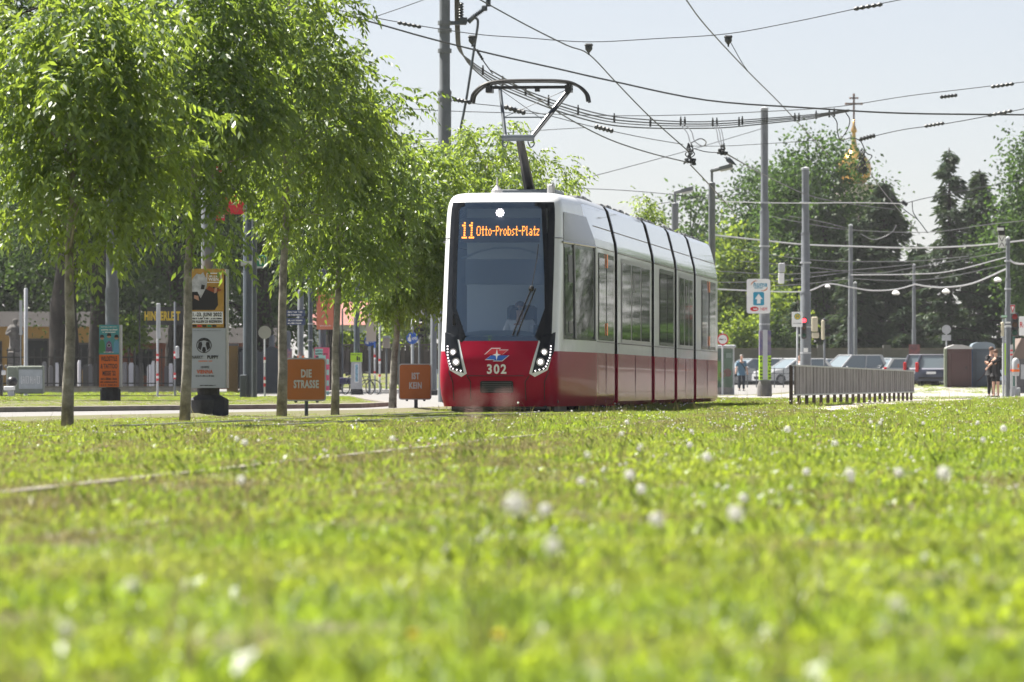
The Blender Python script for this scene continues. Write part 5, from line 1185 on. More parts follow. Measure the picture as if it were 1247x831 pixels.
# grey boundary wall behind the car park
d0 = 335; x0, x1 = (872-623.5)/F*d0, (1330-623.5)/F*d0
t = thing('boundary_wall', 'long plain grey wall behind the parked cars', 'wall', ((x0+x1)/2, d0, ground(d0))); kz = d0/F; top = CAMH+(469-426)*kz-ground(d0)
M_gw = mat('grey_render', (.155, .155, .15), .9, 0, (.5, .25), .1)
MB().box((0, .15, top/2), (x1-x0, .3, top)).build('wall', M_gw, t); MB().box((0, .15, top+.05), (x1-x0+.1, .42, .1)).build('coping', M_kerb, t)
b = MB()
for px in (1000, 1080, 1160, 1240): b.box(((px-623.5)/F*d0-(x0+x1)/2, .1, top/2+.15), (.5, .5, top+.3))
b.build('pier', M_gw, t)
a = At(1121, 374); t = thing('boundary_wall', 'pale beige wall section higher behind the grey one', 'wall', a.loc)
MB().box((0, 0, a.z(402)/2), (a.w(130), .3, a.z(402))).build('wall', mat('beige_render', (.24, .22, .185), .9, 0, (.5, .15)), t); MB().box((0, 0, a.z(402)+.05), (a.w(131), .4, .1)).build('coping', M_kerb, t)

# ------------------------------------------------------------------ parked cars
M_carg = mat('sky_tinted_car_glass', (.17, .21, .23), .05, spec=.8, coat=.3)  # reflected sky is put into the pale blue base colour
def car(label, px, d, rz, col, L=4.2, H=1.48, W=1.76, kind='hatch', light=1):
    a = At(px, d); t = thing('parked_car', label, 'car', a.loc, R(rz), 'cars in the car park')
    pm = mat('car_paint_%.2f_%.2f_%.2f' % col, col, .3, .3, coat=.8)
    h = L/2; rf = {'hatch': .95, 'wagon': .98, 'suv': 1.0}[kind]
    low = [(-h, .28), (h, .28), (h, .62), (h-.03, .88), (h-.1, .95), (-h+1.25, .95), (-h+.35, .80), (-h+.03, .62)]
    b = MB(); rings = []
    for x, s_ in ((-W/2, .93), (-W/2+.05, 1), (W/2-.05, 1), (W/2, .93)): rings.append(b.add([(x, y*(.985 if s_ < 1 else 1), .28+(z-.28)*s_) for y, z in low]))
    n_ = len(low)
    for r0, r1 in zip(rings, rings[1:]):
        for i in range(n_): b.face((r0+i, r0+(i+1) % n_, r1+(i+1) % n_, r1+i))
    b.face([rings[0]+i for i in range(n_)]); b.face([rings[-1]+i for i in reversed(range(n_))]); body = b.build('body', pm, t, smooth=True, angle=35)
    y0, y1 = -h+1.15, h-.12 if kind != 'hatch' else h-.15; ty0, ty1 = -h+1.95, h-.55 if kind == 'hatch' else h-.35; w0, w1 = W/2-.07, W/2-.24
    b = MB(); n0 = b.add([(-w0, y0, .93), (w0, y0, .93), (w0, y1, .93), (-w0, y1, .93), (-w1, ty0, H-.05), (w1, ty0, H-.05), (w1, ty1, H-.05), (-w1, ty1, H-.05)])
    for q in ((0, 1, 5, 4), (1, 2, 6, 5), (2, 3, 7, 6), (3, 0, 4, 7)): b.face([n0+i for i in q])
    b.build('windows', M_carg, t)
    b = MB(); v = b.v
    b.box((0, (ty0+ty1)/2, H-.03), (w1*2+.04, ty1-ty0+.06, .06), bev=.025)
    cs = [Vector(c) for c in ((-w0, y0, .93), (w0, y0, .93), (w0, y1, .93), (-w0, y1, .93), (-w1, ty0, H-.05), (w1, ty0, H-.05), (w1, ty1, H-.05), (-w1, ty1, H-.05))]
    for i in range(4): b.tube([cs[i], cs[i+4]], .045 if i < 2 else .085, 6)
    for s_ in (-1, 1): b.tube([Vector((s_*w0, (y0+y1)/2+.1, .93)), Vector((s_*w1, (ty0+ty1)/2, H-.05))], .04, 6)
    b.build('roof', pm, t)
    for sx_ in (-1, 1):
        for y in (-h+.8, h-.8):
            c = Vector((sx_*(W/2-.09), y, .31)); b = MB(); b.tube([c+Vector((-.1, 0, 0)), c+Vector((-.09, 0, 0)), c+Vector((.09, 0, 0)), c+Vector((.1, 0, 0))], [.28, .31, .31, .28], 18); w_ = b.build('wheel', M_rub, t)
            b = MB(); b.tube([c+Vector((sx_*.085, 0, 0)), c+Vector((sx_*.112, 0, 0))], [.2, .17], 14); b.build('rim', M_steel, w_)
        b = MB(); b.box((sx_*(W/2-.28), -h+.17, .68), (.36, .26, .15), bev=.04); b.build('headlight', mat('headlight_glass', (.6, .62, .65), .15), t)
        b = MB(); b.box((sx_*(W/2-.11), h-.06, .86 if kind == 'hatch' else 1.0), (.16, .16, .26 if kind == 'hatch' else .5), bev=.03); b.build('tail_light', mat('tail_light_red', (.5, .012, .015), .2), t)
        b = MB(); b.box((sx_*(W/2+.06), -h+1.45, .98), (.16, .1, .12), bev=.03); b.build('mirror', pm, t)
    b = MB(); b.box((0, -h+.02, .42), (W*.7, .06, .16), bev=.02); b.box((0, h-.02, .42), (W*.8, .06, .14), bev=.02); b.build('bumper', M_black, t)
    b = MB(); b.box((0, h-.005, .70), (.5, .03, .12)); b.build('number_plate', M_white, t)
    return t
CARS = [('silver hatchback leftmost in the car park, behind the walking man', 912, 285, -62, (.35, .37, .39), 'hatch'), ('pale grey estate left of the huma sign mast', 948, 290, -62, (.40, .41, .42), 'wagon'),
        ('white hatchback just right of the huma sign mast foot', 966, 281, -62, (.62, .63, .64), 'hatch'), ('dark red car directly behind the tall stepped mast', 992, 296, -62, (.25, .015, .02), 'hatch'),
        ('red car right of the tall stepped mast', 1010, 291, -62, (.30, .03, .03), 'hatch'), ('silver estate under the slim mast, roof highest of the row', 1032, 282, -60, (.42, .43, .44), 'suv'),
        ('pale blue hatchback right of the silver estate', 1048, 286, -60, (.36, .42, .46), 'hatch'), ('white car low roofed in the middle of the row', 1062, 290, -60, (.66, .66, .66), 'hatch'),
        ('dark green grey car with large side windows facing left', 1083, 284, -72, (.05, .075, .075), 'wagon'), ('light grey car with bright red tail light near short mast', 1112, 283, 112, (.45, .46, .47), 'hatch'),
        ('dark silver estate seen from behind, left of the rightmost pair', 1132, 276, 160, (.10, .10, .12), 'suv'), ('dark blue estate seen from behind next to the brown toilet', 1147, 273, 160, (.04, .045, .07), 'suv'),
        ('pale blue car glimpsed between the couple and right edge mast', 1222, 280, -70, (.40, .48, .56), 'hatch')]
CARS += [('pale silver hatchback right of the red car behind the stepped mast', 1003, 287, -62, (.48, .49, .50), 'hatch'), ('white estate squeezed in left of the dark green grey car', 1070, 293, -64, (.62, .62, .62), 'wagon'), ('silver hatchback farthest left of the second row, behind the shelter', 932, 300, -62, (.44, .46, .47), 'hatch'), ('pale grey estate of the second row, last before the dark estates', 1138, 300, -66, (.46, .47, .48), 'wagon'),
         ('silver hatchback in the second row, between sign mast and red car', 958, 299, -62, (.50, .51, .52), 'hatch'), ('white estate of the second row, behind the stop sign', 980, 303, -62, (.60, .60, .60), 'wagon'),
         ('pale hatchback of the second row, left of the slim mast', 1021, 300, -62, (.46, .48, .50), 'hatch'), ('dark hatchback of the second row, right of the slim mast', 1056, 300, -62, (.06, .06, .07), 'hatch'),
         ('white hatchback of the second row, before the beige wall', 1073, 298, -62, (.64, .64, .63), 'hatch'), ('silver estate of the second row, left of the short mast', 1098, 297, -66, (.44, .46, .48), 'wagon'), ('pale blue grey hatchback of the second row near dark estates', 1124, 295, -70, (.36, .42, .46), 'hatch')]
for (lab, px, d, rz, col, kind) in CARS: car(lab, px, d, rz+180 if False else rz, col, kind=kind, H={'hatch': 1.47, 'wagon': 1.52, 'suv': 1.66}[kind])

# orthodox church with gilded onion dome beyond the trees
a = At(1040, 520); t = thing('church', 'church with gilded onion dome and cross rising behind the trees', 'church', Vector((a.loc.x, a.loc.y, .42)))
M_gilt = mat('gilded_dome', (.60, .36, .10), .32, .75, (1.5, .12)); u = a.k; Z = a.z
MB().box((0, 4, 4), (6, 9, 8)).build('nave', mat('church_wall', (.30, .20, .14), .9, 0, (1, .2)), t)
b = MB(); b.lathe([(2.0, 7.5), (2.0, Z(228)), (2.15, Z(227)), (2.15, Z(225))], n=20); b.build('drum', mat('church_pale', (.5, .46, .4), .85), t)
b = MB(); b.lathe([(1.0, Z(225)), (15*u, Z(222)), (20*u, Z(214)), (21.5*u, Z(206)), (20*u, Z(198)), (15*u, Z(191)), (8*u, Z(185)), (4.6*u, Z(180)), (3*u, Z(173)), (2.2*u, Z(165)), (2*u, Z(162)), (4*u, Z(160)), (3.2*u, Z(157)), (1.6*u, Z(153)), (1.4*u, Z(146))], n=24); dm = b.build('onion_dome', M_gilt, t, smooth=True)
b = MB(); b.box((0, 0, Z(131)), (2.2*u, .12, 34*u)); b.box((0, 0, Z(126.5)), (19*u, .12, 2.2*u)); b.box((0, 0, Z(119.5)), (9*u, .12, 1.8*u))
for (x, y, r_) in ((-9.5, 126.5, 1.6), (9.5, 126.5, 1.6), (0, 115.5, 1.6), (-4.5, 119.5, 1.3), (4.5, 119.5, 1.3)): b.ball((x*u, 0, Z(y)), r_*u, 8)
b.build('cross', mat('dark_bronze', (.16, .08, .05), .5, .4), dm)

# ------------------------------------------------------------------ trees
def unit(v): return v/np.maximum(np.linalg.norm(v, axis=-1, keepdims=True), 1e-9)
def leafquads(base, d, length, width, rng):
    """pointed leaf blades: base (n,3), direction d (n,3), length (n,), width (n,)"""
    n = len(base); s = unit(np.cross(d, rng.normal(size=(n, 3)))); up = np.cross(s, d)
    l = length[:, None]; w = width[:, None]
    V = np.empty((n, 4, 3), np.float32)
    V[:, 0] = base; V[:, 2] = base+d*l-up*l*.10
    V[:, 1] = base+d*l*.42+s*w*.5; V[:, 3] = base+d*l*.42-s*w*.5
    return V
BARK = mat('pale_smooth_bark', (.33, .31, .27), .9, 0, (7, .3), .5, bscale=14, alt=(.12, .11, .095))
BARKD = mat('dark_bark', (.03, .025, .021), .95, 0, (2.5, .5), .6, bscale=8)
L_NEAR = leafmat('street_tree_leaf', (.032, .082, .018), (.076, .140, .030), (.45, .60, .065), .48, .05)
L_NEAR2 = leafmat('street_tree_leaf_deep', (.026, .070, .018), (.063, .122, .027), (.38, .54, .055), .46, .05)
L_DARK = leafmat('old_park_tree_leaf', (.011, .030, .010), (.028, .060, .016), (.11, .19, .03), .38, .02)
L_MID = leafmat('broad_tree_leaf', (.018, .048, .016), (.042, .088, .024), (.13, .24, .04), .42, .015)
L_LIT = leafmat('fresh_tree_leaf', (.045, .10, .018), (.09, .16, .03), (.36, .48, .05), .5, .015)
L_CON = leafmat('conifer_needles', (.022, .045, .026), (.045, .075, .038), (.10, .15, .05), .28, .015)

def crown_shape(rng, n, center, rad, bias=.45, lob=.22):
    """clump centres inside a lobed ellipsoid"""
    v = unit(rng.normal(size=(n, 3))); ph = rng.uniform(0, 6.28, 6)
    lobe = 1+lob*(np.sin(3*np.arctan2(v[:, 1], v[:, 0])+ph[0])*np.cos(2*v[:, 2]*2+ph[1])+.6*np.sin(5*v[:, 0]+ph[2])*np.sin(4*v[:, 1]+ph[3]+3*v[:, 2]))
    r = rng.uniform(0, 1, n)**bias
    return np.asarray(center)+v*np.asarray(rad)*(r*lobe)[:, None]

def broadtree(name, label, base, tr, zc, rad, seed, nclump, mper, leaf, cr, lm, bark, group=None, droop=.5, lean=(0, 0), zfork=None, compound=0, top=None, squash=.7, lob=.22, limbr=.3, gap=None):
    """trunk with limbs that reach the leaf clumps; crown of separate leaves"""
    rng = np.random.default_rng(seed); base = Vector(base); t = thing(name, label, 'tree', base, 0, group)
    zfork = zfork or zc-rad[2]*.75; ctr = np.array([lean[0], lean[1], zc])
    C = crown_shape(rng, nclump, ctr, rad, lob=lob)
    C = C[C[:, 2] > zfork*.75+.0]
    b = MB(); N = 9; zt = zc+rad[2]*.55
    tp = [Vector((lean[0]*(i/N)**1.1+tr*.28*math.sin(i*1.7+seed)*min(1, i/2), lean[1]*(i/N)+tr*.28*math.sin(i*2.1+seed)*min(1, i/2), zt*i/N)) for i in range(N+1)]
    b.tube(tp, [tr*1.14, tr*1.0]+[tr*(1-.85*(i/N)**1.3) for i in range(2, N+1)], 10)
    idx = rng.permutation(len(C))[:int(min(len(C), 46))]
    for i in idx:
        c = Vector(C[i]); f = min(.95, max(zfork/zt*.95, (c.z-.55*math.hypot(c.x-lean[0], c.y-lean[1]))/zt)); k_ = f*N; j = int(k_); p = tp[j].lerp(tp[min(N, j+1)], k_-j)
        mid = p.lerp(c, .5)+Vector((0, 0, .12*(c-p).length)); r0 = max(tr*.12, tr*limbr*(1-f*.6)*min(1, (c-p).length/rad[0]))
        b.tube([p, p.lerp(mid, .55), mid, c], [r0, r0*.8, r0*.6, r0*.2], 5, cap=False)
    b.build('trunk', bark, t, smooth=True)
    n = len(C)*mper; cc = np.repeat(C, mper, 0)
    pos = cc+rng.normal(size=(n, 3))*np.array([cr, cr, cr*squash])*.55
    if gap is not None:   # an open window in the crown
        far_ = (pos[:, 0]-gap[0])**2+(pos[:, 2]-gap[1])**2 > (gap[2]*rng.uniform(.5, 1.1, len(pos)))**2
        pos = pos[far_]; n = len(pos)
    out = unit(pos-ctr*np.array([1, 1, .9])); d = unit(out*np.array([1, 1, .3])*.8+rng.normal(size=(n, 3))*.55+np.array([0, 0, -droop]))
    sz = rng.uniform(.7, 1.25, n)
    if compound:   # feathered leaf: stalk with paired hanging leaflets
        K = compound; rl = leaf[0]*3.0*sz; B = []; D = []; LL = []
        side = unit(np.cross(d, np.array([0, 0, 1.0])))
        for q in range(K):
            f = (q//2+1)/(K//2+1); sgn = 1 if q % 2 else -1
            B.append(pos+d*(rl*f)[:, None]+np.array([0, 0, -.25])*(rl*f*f)[:, None])
            D.append(unit(d*.6+side*sgn*.75*(0 if q == K-1 else 1)+np.array([0, 0, -.68])+rng.normal(size=(n, 3))*.24)); LL.append(sz)
        B = np.concatenate(B); D = np.concatenate(D); S = np.concatenate(LL)
    else: B, D, S = pos, d, sz
    m = len(B); V = leafquads(B, D, leaf[0]*S*rng.uniform(.8, 1.2, m), leaf[1]*S, rng)
    quads_mesh('crown', V, lm, t)
    return t

def conifer(label, base, h, rw, seed, nb=150, zlow=.08, thin=.0, group=None, dens=1.0):
    rng = np.random.default_rng(seed); t = thing('conifer_tree', label, 'tree', base, 0, group)
    b = MB(); b.tube([(0, 0, 0), (.05, 0, h*.5), (0, 0, h)], [h*.017, h*.011, .03], 8)
    P_ = []; D_ = []; S_ = []
    nb = int(nb*.8)
    for i in range(nb):
        f = zlow+(1-zlow)*(i/nb)**.92; z = h*f; Lb = rw*((1-f)**.75)*(rng.uniform(.45, 1.25) if i % 3 else 1.15)+.12
        if thin and rng.random() < thin: Lb *= .55
        a = rng.uniform(0, 6.28); dr = np.array([math.cos(a), math.sin(a), 0]); sag = rng.uniform(.05, .22) if f < .7 else -.25
        e = Vector((dr[0]*Lb, dr[1]*Lb, z-sag*Lb)); b.tube([(0, 0, z), Vector((dr[0]*Lb*.5, dr[1]*Lb*.5, z-.15*sag*Lb)), e], [.05, .035, .015], 4, cap=False)
        n = int((16+52*Lb)*dens); u_ = rng.uniform(.12, 1.03, n)
        p = np.stack([dr[0]*Lb*u_, dr[1]*Lb*u_, z-sag*Lb*u_**1.6], 1); lat = np.array([-dr[1], dr[0], 0]); spread = (.16+.13*Lb)*(1.1-u_*.75)
        p += lat*(rng.normal(size=n)*spread)[:, None]; p[:, 2] += -np.abs(rng.normal(size=n))*.22-.02
        P_.append(p); D_.append(unit(dr*.7+lat*rng.normal(size=(n, 1))*.8+np.array([0, 0, -.45])+rng.normal(size=(n, 3))*.25)); S_.append(rng.uniform(.7, 1.3, n))
    b.build('trunk', BARKD, t, smooth=True)
    P_ = np.concatenate(P_); D_ = np.concatenate(D_); S_ = np.concatenate(S_)
    quads_mesh('crown', leafquads(P_, D_, .50*S_, .15*S_, rng), L_CON, t); return t

ROW = 'young street trees lining the track'
def street(label, px, d, pxc, yt, yb, hw, seed, nc, tr, mper=13, lm=None, gap=None):
    a = At(px, d, 0); zt, zb = a.z(yt), a.z(yb); zc = (zt+zb)/2; rx = a.w(hw)
    return broadtree('street_tree', label, a.loc, tr, zc, (rx, rx, (zt-zb)/2), seed, nc, mper, (.106, .039), .27, lm or L_NEAR, BARK, ROW, .42, (a.x(pxc), 0), zfork=zb+.10*(zt-zb), compound=9, lob=.18, limbr=.34, gap=None if gap is None else (a.x(gap[0]), a.z(gap[1]), a.w(gap[2])))
street('nearest young street tree, leftmost trunk at the grass edge', 82, 56.5, 92, -75, 338, 134, 11, 190, .062)
street('second street tree from the left, trunk touching the gold poster', 225, 64.5, 243, -120, 300, 100, 12, 175, .062, lm=L_NEAR2, gap=(284, 252, 24))
street('third street tree, pale leaning trunk left of the DIE STRASSE board', 343, 75, 352, -95, 300, 97, 13, 165, .068, gap=(284, 252, 24))
street('fourth street tree, dark trunk just right of the DIE STRASSE board', 408, 78.5, 416, 62, 368, 90, 14, 145, .058, lm=L_NEAR2)
street('fifth street tree, thin trunk left of the IST KEIN board', 478, 92.5, 492, 160, 380, 78, 15, 135, .065, 20)
street('street tree behind the tram front, top seen above its roof', 588, 112, 594, 148, 372, 100, 16, 210, .08, 22)
street('small round street tree far behind, peeping over the tram roof', 790, 158, 789, 230, 400, 30, 17, 60, .09, 22, L_NEAR)
# old park trees behind the stone yard
PK = 'old park trees behind the stone yard'
def park(label, px, d, ytop, ybot, hw, seed, nc, tr, mper=95, lm=None, lean=0, leaf=(.22, .12), group=PK, cr=1.25, name='park_tree', bark=BARKD, lob=.22):
    a = At(px, d); zt, zb = a.z(ytop), a.z(ybot)
    return broadtree(name, label, a.loc, tr, (zt+zb)/2, (a.w(hw), a.w(hw)*.8, (zt-zb)/2), seed, nc, mper, leaf, cr, lm or L_DARK, bark, group, .35, (lean, 0), zfork=max(1.5, zb+.05*(zt-zb)), lob=lob, limbr=.4)
park('thick dark trunked old tree behind the graffiti cabinet', 80, 234, -120, 412, 165, 21, 210, .68)
park('dark old tree behind the orange tattoo poster, trunk leaning', 122, 240, -40, 414, 150, 22, 170, .45, lean=-.6)
park('old tree behind the yellow letter board', 215, 243, -80, 412, 150, 23, 190, .5)
park('old tree behind the ochre gate pillar with low dark foliage', 318, 238, -20, 408, 120, 24, 170, .5)
park('old tree beyond the fourth street tree, lower crown', 405, 250, 70, 366, 92, 25, 120, .4)
park('dark leafed tree filling the top left corner', -55, 118, -200, 235, 175, 26, 130, .3, leaf=(.17, .075), cr=.7, mper=80)
BH = 'trees closing the view behind the yard houses'
for i, (px, hw, sd) in enumerate(((10, 75, 71), (120, 70, 72), (225, 75, 73), (330, 70, 74))):
    park('low dark crown behind the yard houses, ' + ['leftmost, over the statue', 'over the ochre house end', 'behind the yellow letter board', 'right of the gold poster column'][i], px, 300, 215, 425, hw, sd, 110, .35, leaf=(.38, .22), group=BH, cr=1.6)
# hazy trees beyond the noise wall and behind the tram
FAR = 'broad trees beyond the noise wall'
park('hazy pale tree beyond the noise wall, between fourth and fifth trunk', 458, 400, 300, 430, 52, 31, 70, .35, lm=L_MID, leaf=(.42, .24), group=FAR, cr=1.5)
park('hazy pale tree beyond the noise wall, right of the fifth trunk', 515, 390, 310, 432, 48, 32, 70, .35, lm=L_LIT, leaf=(.42, .24), group=FAR, cr=1.5)
park('grey green hill tree above the pink roof', 430, 480, 318, 420, 60, 33, 60, .4, lm=L_MID, leaf=(.5, .28), group=FAR, cr=1.8)
park('hazy tree behind the tram roof end, under the lower street lamp', 842, 420, 238, 440, 46, 34, 90, .4, lm=L_MID, leaf=(.42, .24), group=FAR, cr=1.5)
park('bright green tree just right of the tram tail', 898, 372, 290, 452, 44, 35, 100, .35, lm=L_LIT, leaf=(.38, .22), group=FAR, cr=1.4)
# right hand belt
RB = 'tall trees behind the boundary wall'
park('tall broad tree with highest crown, left half before the gold dome', 1003, 378, 166, 446, 88, 41, 420, .65, 85, L_MID, 0, (.32, .19), RB, 1.4, lob=.16)
park('paler broad tree left of the tallest crown, behind the huma mast', 935, 386, 200, 440, 58, 42, 240, .5, 85, L_MID, 0, (.32, .19), RB, 1.4)
park('fresh yellow green tree low between the two big masts', 948, 366, 352, 452, 27, 43, 60, .22, 60, L_LIT, 0, (.34, .20), RB, 1.1)
park('pale broad tree at the right edge, above the kiosk', 1272, 352, 140, 420, 58, 44, 260, .55, 85, L_MID, 0, (.30, .18), RB, 1.4)
park('unseen broad tree added for tram reflections, first after the kiosk', 1400, 372, 190, 445, 80, 45, 150, .5, 50, L_MID, 0, (.5, .3), RB, 1.7)  # four out-of-view trees added for the tram windows to reflect
park('unseen broad tree added for tram reflections, second after the kiosk', 1580, 380, 160, 445, 95, 46, 150, .5, 50, L_MID, 0, (.5, .3), RB, 1.7)
park('unseen broad tree added for tram reflections, third after the kiosk', 1790, 380, 200, 445, 100, 47, 150, .5, 50, L_MID, 0, (.5, .3), RB, 1.7)
park('unseen broad tree added for tram reflections, fourth after the kiosk', 2010, 380, 150, 445, 100, 48, 150, .5, 50, L_MID, 0, (.5, .3), RB, 1.7)
for i, (px, yt, hw) in enumerate(((2240, 165, 110), (2480, 190, 115), (2740, 150, 120), (3020, 180, 120))):  # further out-of-view trees, added to darken the cab side reflections
    park('unseen broad tree added for cab reflections, ' + ['fifth', 'sixth', 'seventh', 'eighth'][i]+' after the kiosk', px, 372, yt, 450, hw, 80+i, 150, .5, 50, L_MID, 0, (.5, .3), RB, 1.7)
def con(label, px, d, yt, hw, seed, nb, thin=0, zlow=.08, dens=1.0):
    a = At(px, d); conifer(label, a.loc, a.z(yt), a.w(hw), seed, nb, zlow, thin, 'conifers behind the boundary wall', dens)
con('dark pointed spruce right of the gold dome', 1076, 365, 220, 62, 51, 180, 0, .06, 1.25)
con('dark spruce before the tall broad tree, lower top', 1046, 362, 262, 44, 52, 150, 0, .05, 1.25)
con('thin topped tall conifer standing alone with open crown', 1156, 362, 180, 64, 53, 125, .45, .14, .8)
con('dense tall conifer right of the thin topped one', 1193, 366, 206, 60, 54, 180, .1, .06, 1.2)
con('conifer half hidden by the pale broad tree at right edge', 1228, 372, 236, 54, 55, 150, .1, .06, 1.1)
con('middle height conifer filling the gap before the thin topped one', 1117, 371, 296, 46, 58, 110, .1, .05, 1.2)
con('low dark conifer between the tall masts', 972, 360, 366, 26, 56, 70, 0, .03, 1.2)
con('low dark conifer between slim mast and short mast', 1100, 360, 372, 40, 57, 80, 0, .03, 1.2)
d0 = 300; x0, x1 = (1460-623.5)/F*d0, (3100-623.5)/F*d0  # unseen row of leaves added to darken reflections in the tram side
t = thing('added_hedge', 'leafy screen added out of view to darken tram reflections', 'added_hedge', ((x0+x1)/2, d0, ground(d0))); rg = np.random.default_rng(3); n_ = 16000
ps = np.stack([rg.uniform(-(x1-x0)/2, (x1-x0)/2, n_), rg.normal(size=n_)*.6, 3.4*rg.uniform(0, 1, n_)**.8+rg.normal(size=n_)*.12], 1)
quads_mesh('foliage', leafquads(ps, unit(rg.normal(size=(n_, 3))), np.full(n_, .5), np.full(n_, .34), rg), L_MID, t)
b = MB(); b.box((0, 0, 1.4), (x1-x0, .5, 2.8)); b.build('added_hedge_core', BARKD, t)  # solid box filling the added leaf row
# shrubs along the grey wall
def shrub(label, px, d, yt, hw, seed, lm, nc=30, yb=None):
    a = At(px, d); h = a.z(yt); b0 = a.z(yb) if yb else 0
    broadtree('shrub', label, a.loc, .05, (h+b0)/2+.1, (a.w(hw), a.w(hw)*.6, (h-b0)/2), seed, nc, 60, (.24, .15), .6, lm, BARKD, 'shrubs along the walls', .1, zfork=.2, lob=.15)
for o in [n for n in bpy.data.objects if n.get('group') == 'shrubs along the walls']: o['category'] = 'shrub'
shrub('yellow green shrub behind the tram shelter roof', 905, 345, 376, 24, 61, L_LIT, 44); shrub('low dark shrub above the grey wall left of the red signal', 945, 342, 388, 18, 62, L_DARK, 34)
shrub('bright shrub beside the pale blue house', 408, 300, 410, 12, 63, L_LIT, 20, 440); shrub('round bright shrub under the pink roofed house', 428, 296, 412, 9, 64, L_LIT, 18, 436)
shrub('small pale leafy shrub at the tattoo poster column', 158, 232, 395, 10, 65, L_LIT, 16, 425)
for o in bpy.data.objects:
    if o.get('group') == 'shrubs along the walls': o['category'] = 'shrub'

# ------------------------------------------------------------------ overhead wires
def wire(label, pts, d, r=.016, m=M_copper, cat='wire', name='overhead_wire', smooth=True, group='overhead wires'):
    n = len(pts); p = []
    for i, q in enumerate(pts):
        dd_ = q[2] if len(q) > 2 else (d if not isinstance(d, tuple) else d[0]+(d[1]-d[0])*i/(n-1)); p.append(P(q[0], q[1], dd_))
    pp = catmull(p, 5) if smooth else p
    t = thing(name, label, cat, p[0], 0, group)
    b = MB(); b.tube([v-p[0] for v in pp], r, 6); b.build('cable', m, t); return t, p
def stick(t, p0, px0, py0, px1, py1, d, r, nm='insulator', ribs=True):
    a = P(px0, py0, d)-p0; c = P(px1, py1, d)-p0; b = MB(); n = 11
    b.tube([a.lerp(c, i/(n-1)) for i in range(n)], [(r if i % 2 else r*.55) if ribs else r for i in range(n)], 7); b.build(nm, M_copper, t)
wire('thick dark feeder cable sweeping from top left over the tram to the right', [(322, -3), (430, 21), (520, 46), (600, 66), (680, 84), (742, 98), (860, 122), (985, 131.5), (1100, 138), (1260, 140)], 112, .020)
t, p = wire('thin span wire above the pantograph carrying three hangers', [(395, 9), (480, 26), (575, 41), (640, 46), (716, 51), (800, 47), (887, 41), (970, 26), (1050, 9), (1110, -3)], 108, .010)
stick(t, p[0], 484, 27.5, 513, 33, 108, .045, 'tensioner'); stick(t, p[0], 1040, 11, 1075, 5, 108, .05, 'tensioner')
for (x, y, dx) in ((575, 42, 0), (717, 52, 0), (887, 42, 0)):
    b = MB(); q = P(x, y, 108)-p[0]; k_ = 108/F; b.box(q+Vector((0, 0, -3*k_)), (10*k_, .12, 4*k_), bev=.02); b.lathe([(1.5*k_, -12*k_), (4.5*k_, -8*k_), (4.5*k_, -5*k_), (1.5*k_, -4*k_)], q, 10); b.tube([q+Vector((0, 0, -11*k_)), q+Vector((0, 0, -15*k_))], .02, 5); b.build('hanger', M_copper, t)
wire('contact wire falling from top centre to the cable knot', [(578, -4), (640, 30), (690, 55), (717, 66), (750, 100), (790, 141), (838, 184)], (106, 122), .014)
wire('contact wire crossing from top right down into the tall tree', [(833, -4), (860, 32), (911, 87), (950, 126), (992, 171), (1010, 190)], (106, 190), .016)
t, p = wire('short slanting hanger wire below the right span hanger', [(889, 50), (903, 75), (911, 87)], 108, .008)
t, p = wire('chain like hanger wire left above the pantograph', [(574, 51), (583, 66), (592, 79), (600, 90)], 110, .012)
stick(t, p[0], 580, 60, 588, 73, 110, .035, 'link', True)
for i, (lab, oy, r_) in enumerate((('uppermost strand of the sagging cable bundle beside the tall mast', -2, .016), ('second strand of the sagging cable bundle beside the tall mast', 1.5, .018), ('third strand of the sagging cable bundle beside the tall mast', 4.5, .014), ('lowest strand of the sagging cable bundle beside the tall mast', 8, .018))):
    t, p = wire(lab, [(554+1.5*i, -5), (555+1.5*i, 40), (558+1.2*i, 60), (571+.5*i, 74+oy*.7), (600, 94+oy), (640, 112+oy), (690, 130+oy*1.1), (740, 143+oy*1.1), (790, 148+oy), (840, 150+oy*.8), (885, 149+oy*.8), (940, 145+oy*.6), (985, 141+oy*.5), (1008, 138+oy*.3), (1034, 134+oy*.2)], (124, 150), r_, name='cable_strand', cat='cable', group='sagging cable bundle')
    if i == 0: b0, pb0, tb0 = MB(), p[0], t
cl = [(588, 88), (612, 101), (640, 113), (668, 124), (704, 136), (748, 146), (792, 151), (829, 150), (834, 150), (868, 151), (873, 151), (900, 150), (904, 149), (934, 147), (968, 145), (973, 145), (994, 142), (1010, 140), (1016, 139)]
for (x, y) in cl:
    q = P(x, y, 124+26*(x-554)/480)-pb0; k_ = 135/F; b0.box(q+Vector((0, -.03, 1*k_)), (2.6*k_, .12, 9*k_), bev=.01); b0.tube([q+Vector((0, 0, 4*k_)), q+Vector((0, 0, 8*k_))], .02, 5)
b0.build('clamp', M_copper, tb0)
t, p = wire('long thin span wire rising to the right above the masts', [(400, 122), (470, 130), (540, 135), (640, 138), (742, 141), (835, 140), (930, 136), (1020, 130), (1105, 117), (1180, 108), (1255, 99)], 150, .012)
for (x0, y0, x1, y1) in ((1145, 118.5, 1166, 116), (1207, 106, 1235, 102)): stick(t, p[0], x0, y0, x1, y1, 150, .06)
wire('contact wire running from behind the pantograph down to the lower knot', [(598, 86), (647, 115), (690, 143), (740, 169), (790, 186), (838, 198)], (104, 126), .014)
t, p = wire('thin grey span wire from the tall mast clamp behind the pantograph', [(546, 122), (575, 126), (620, 131), (665, 140), (720, 154), (780, 167), (832, 176)], (124, 138), .010)
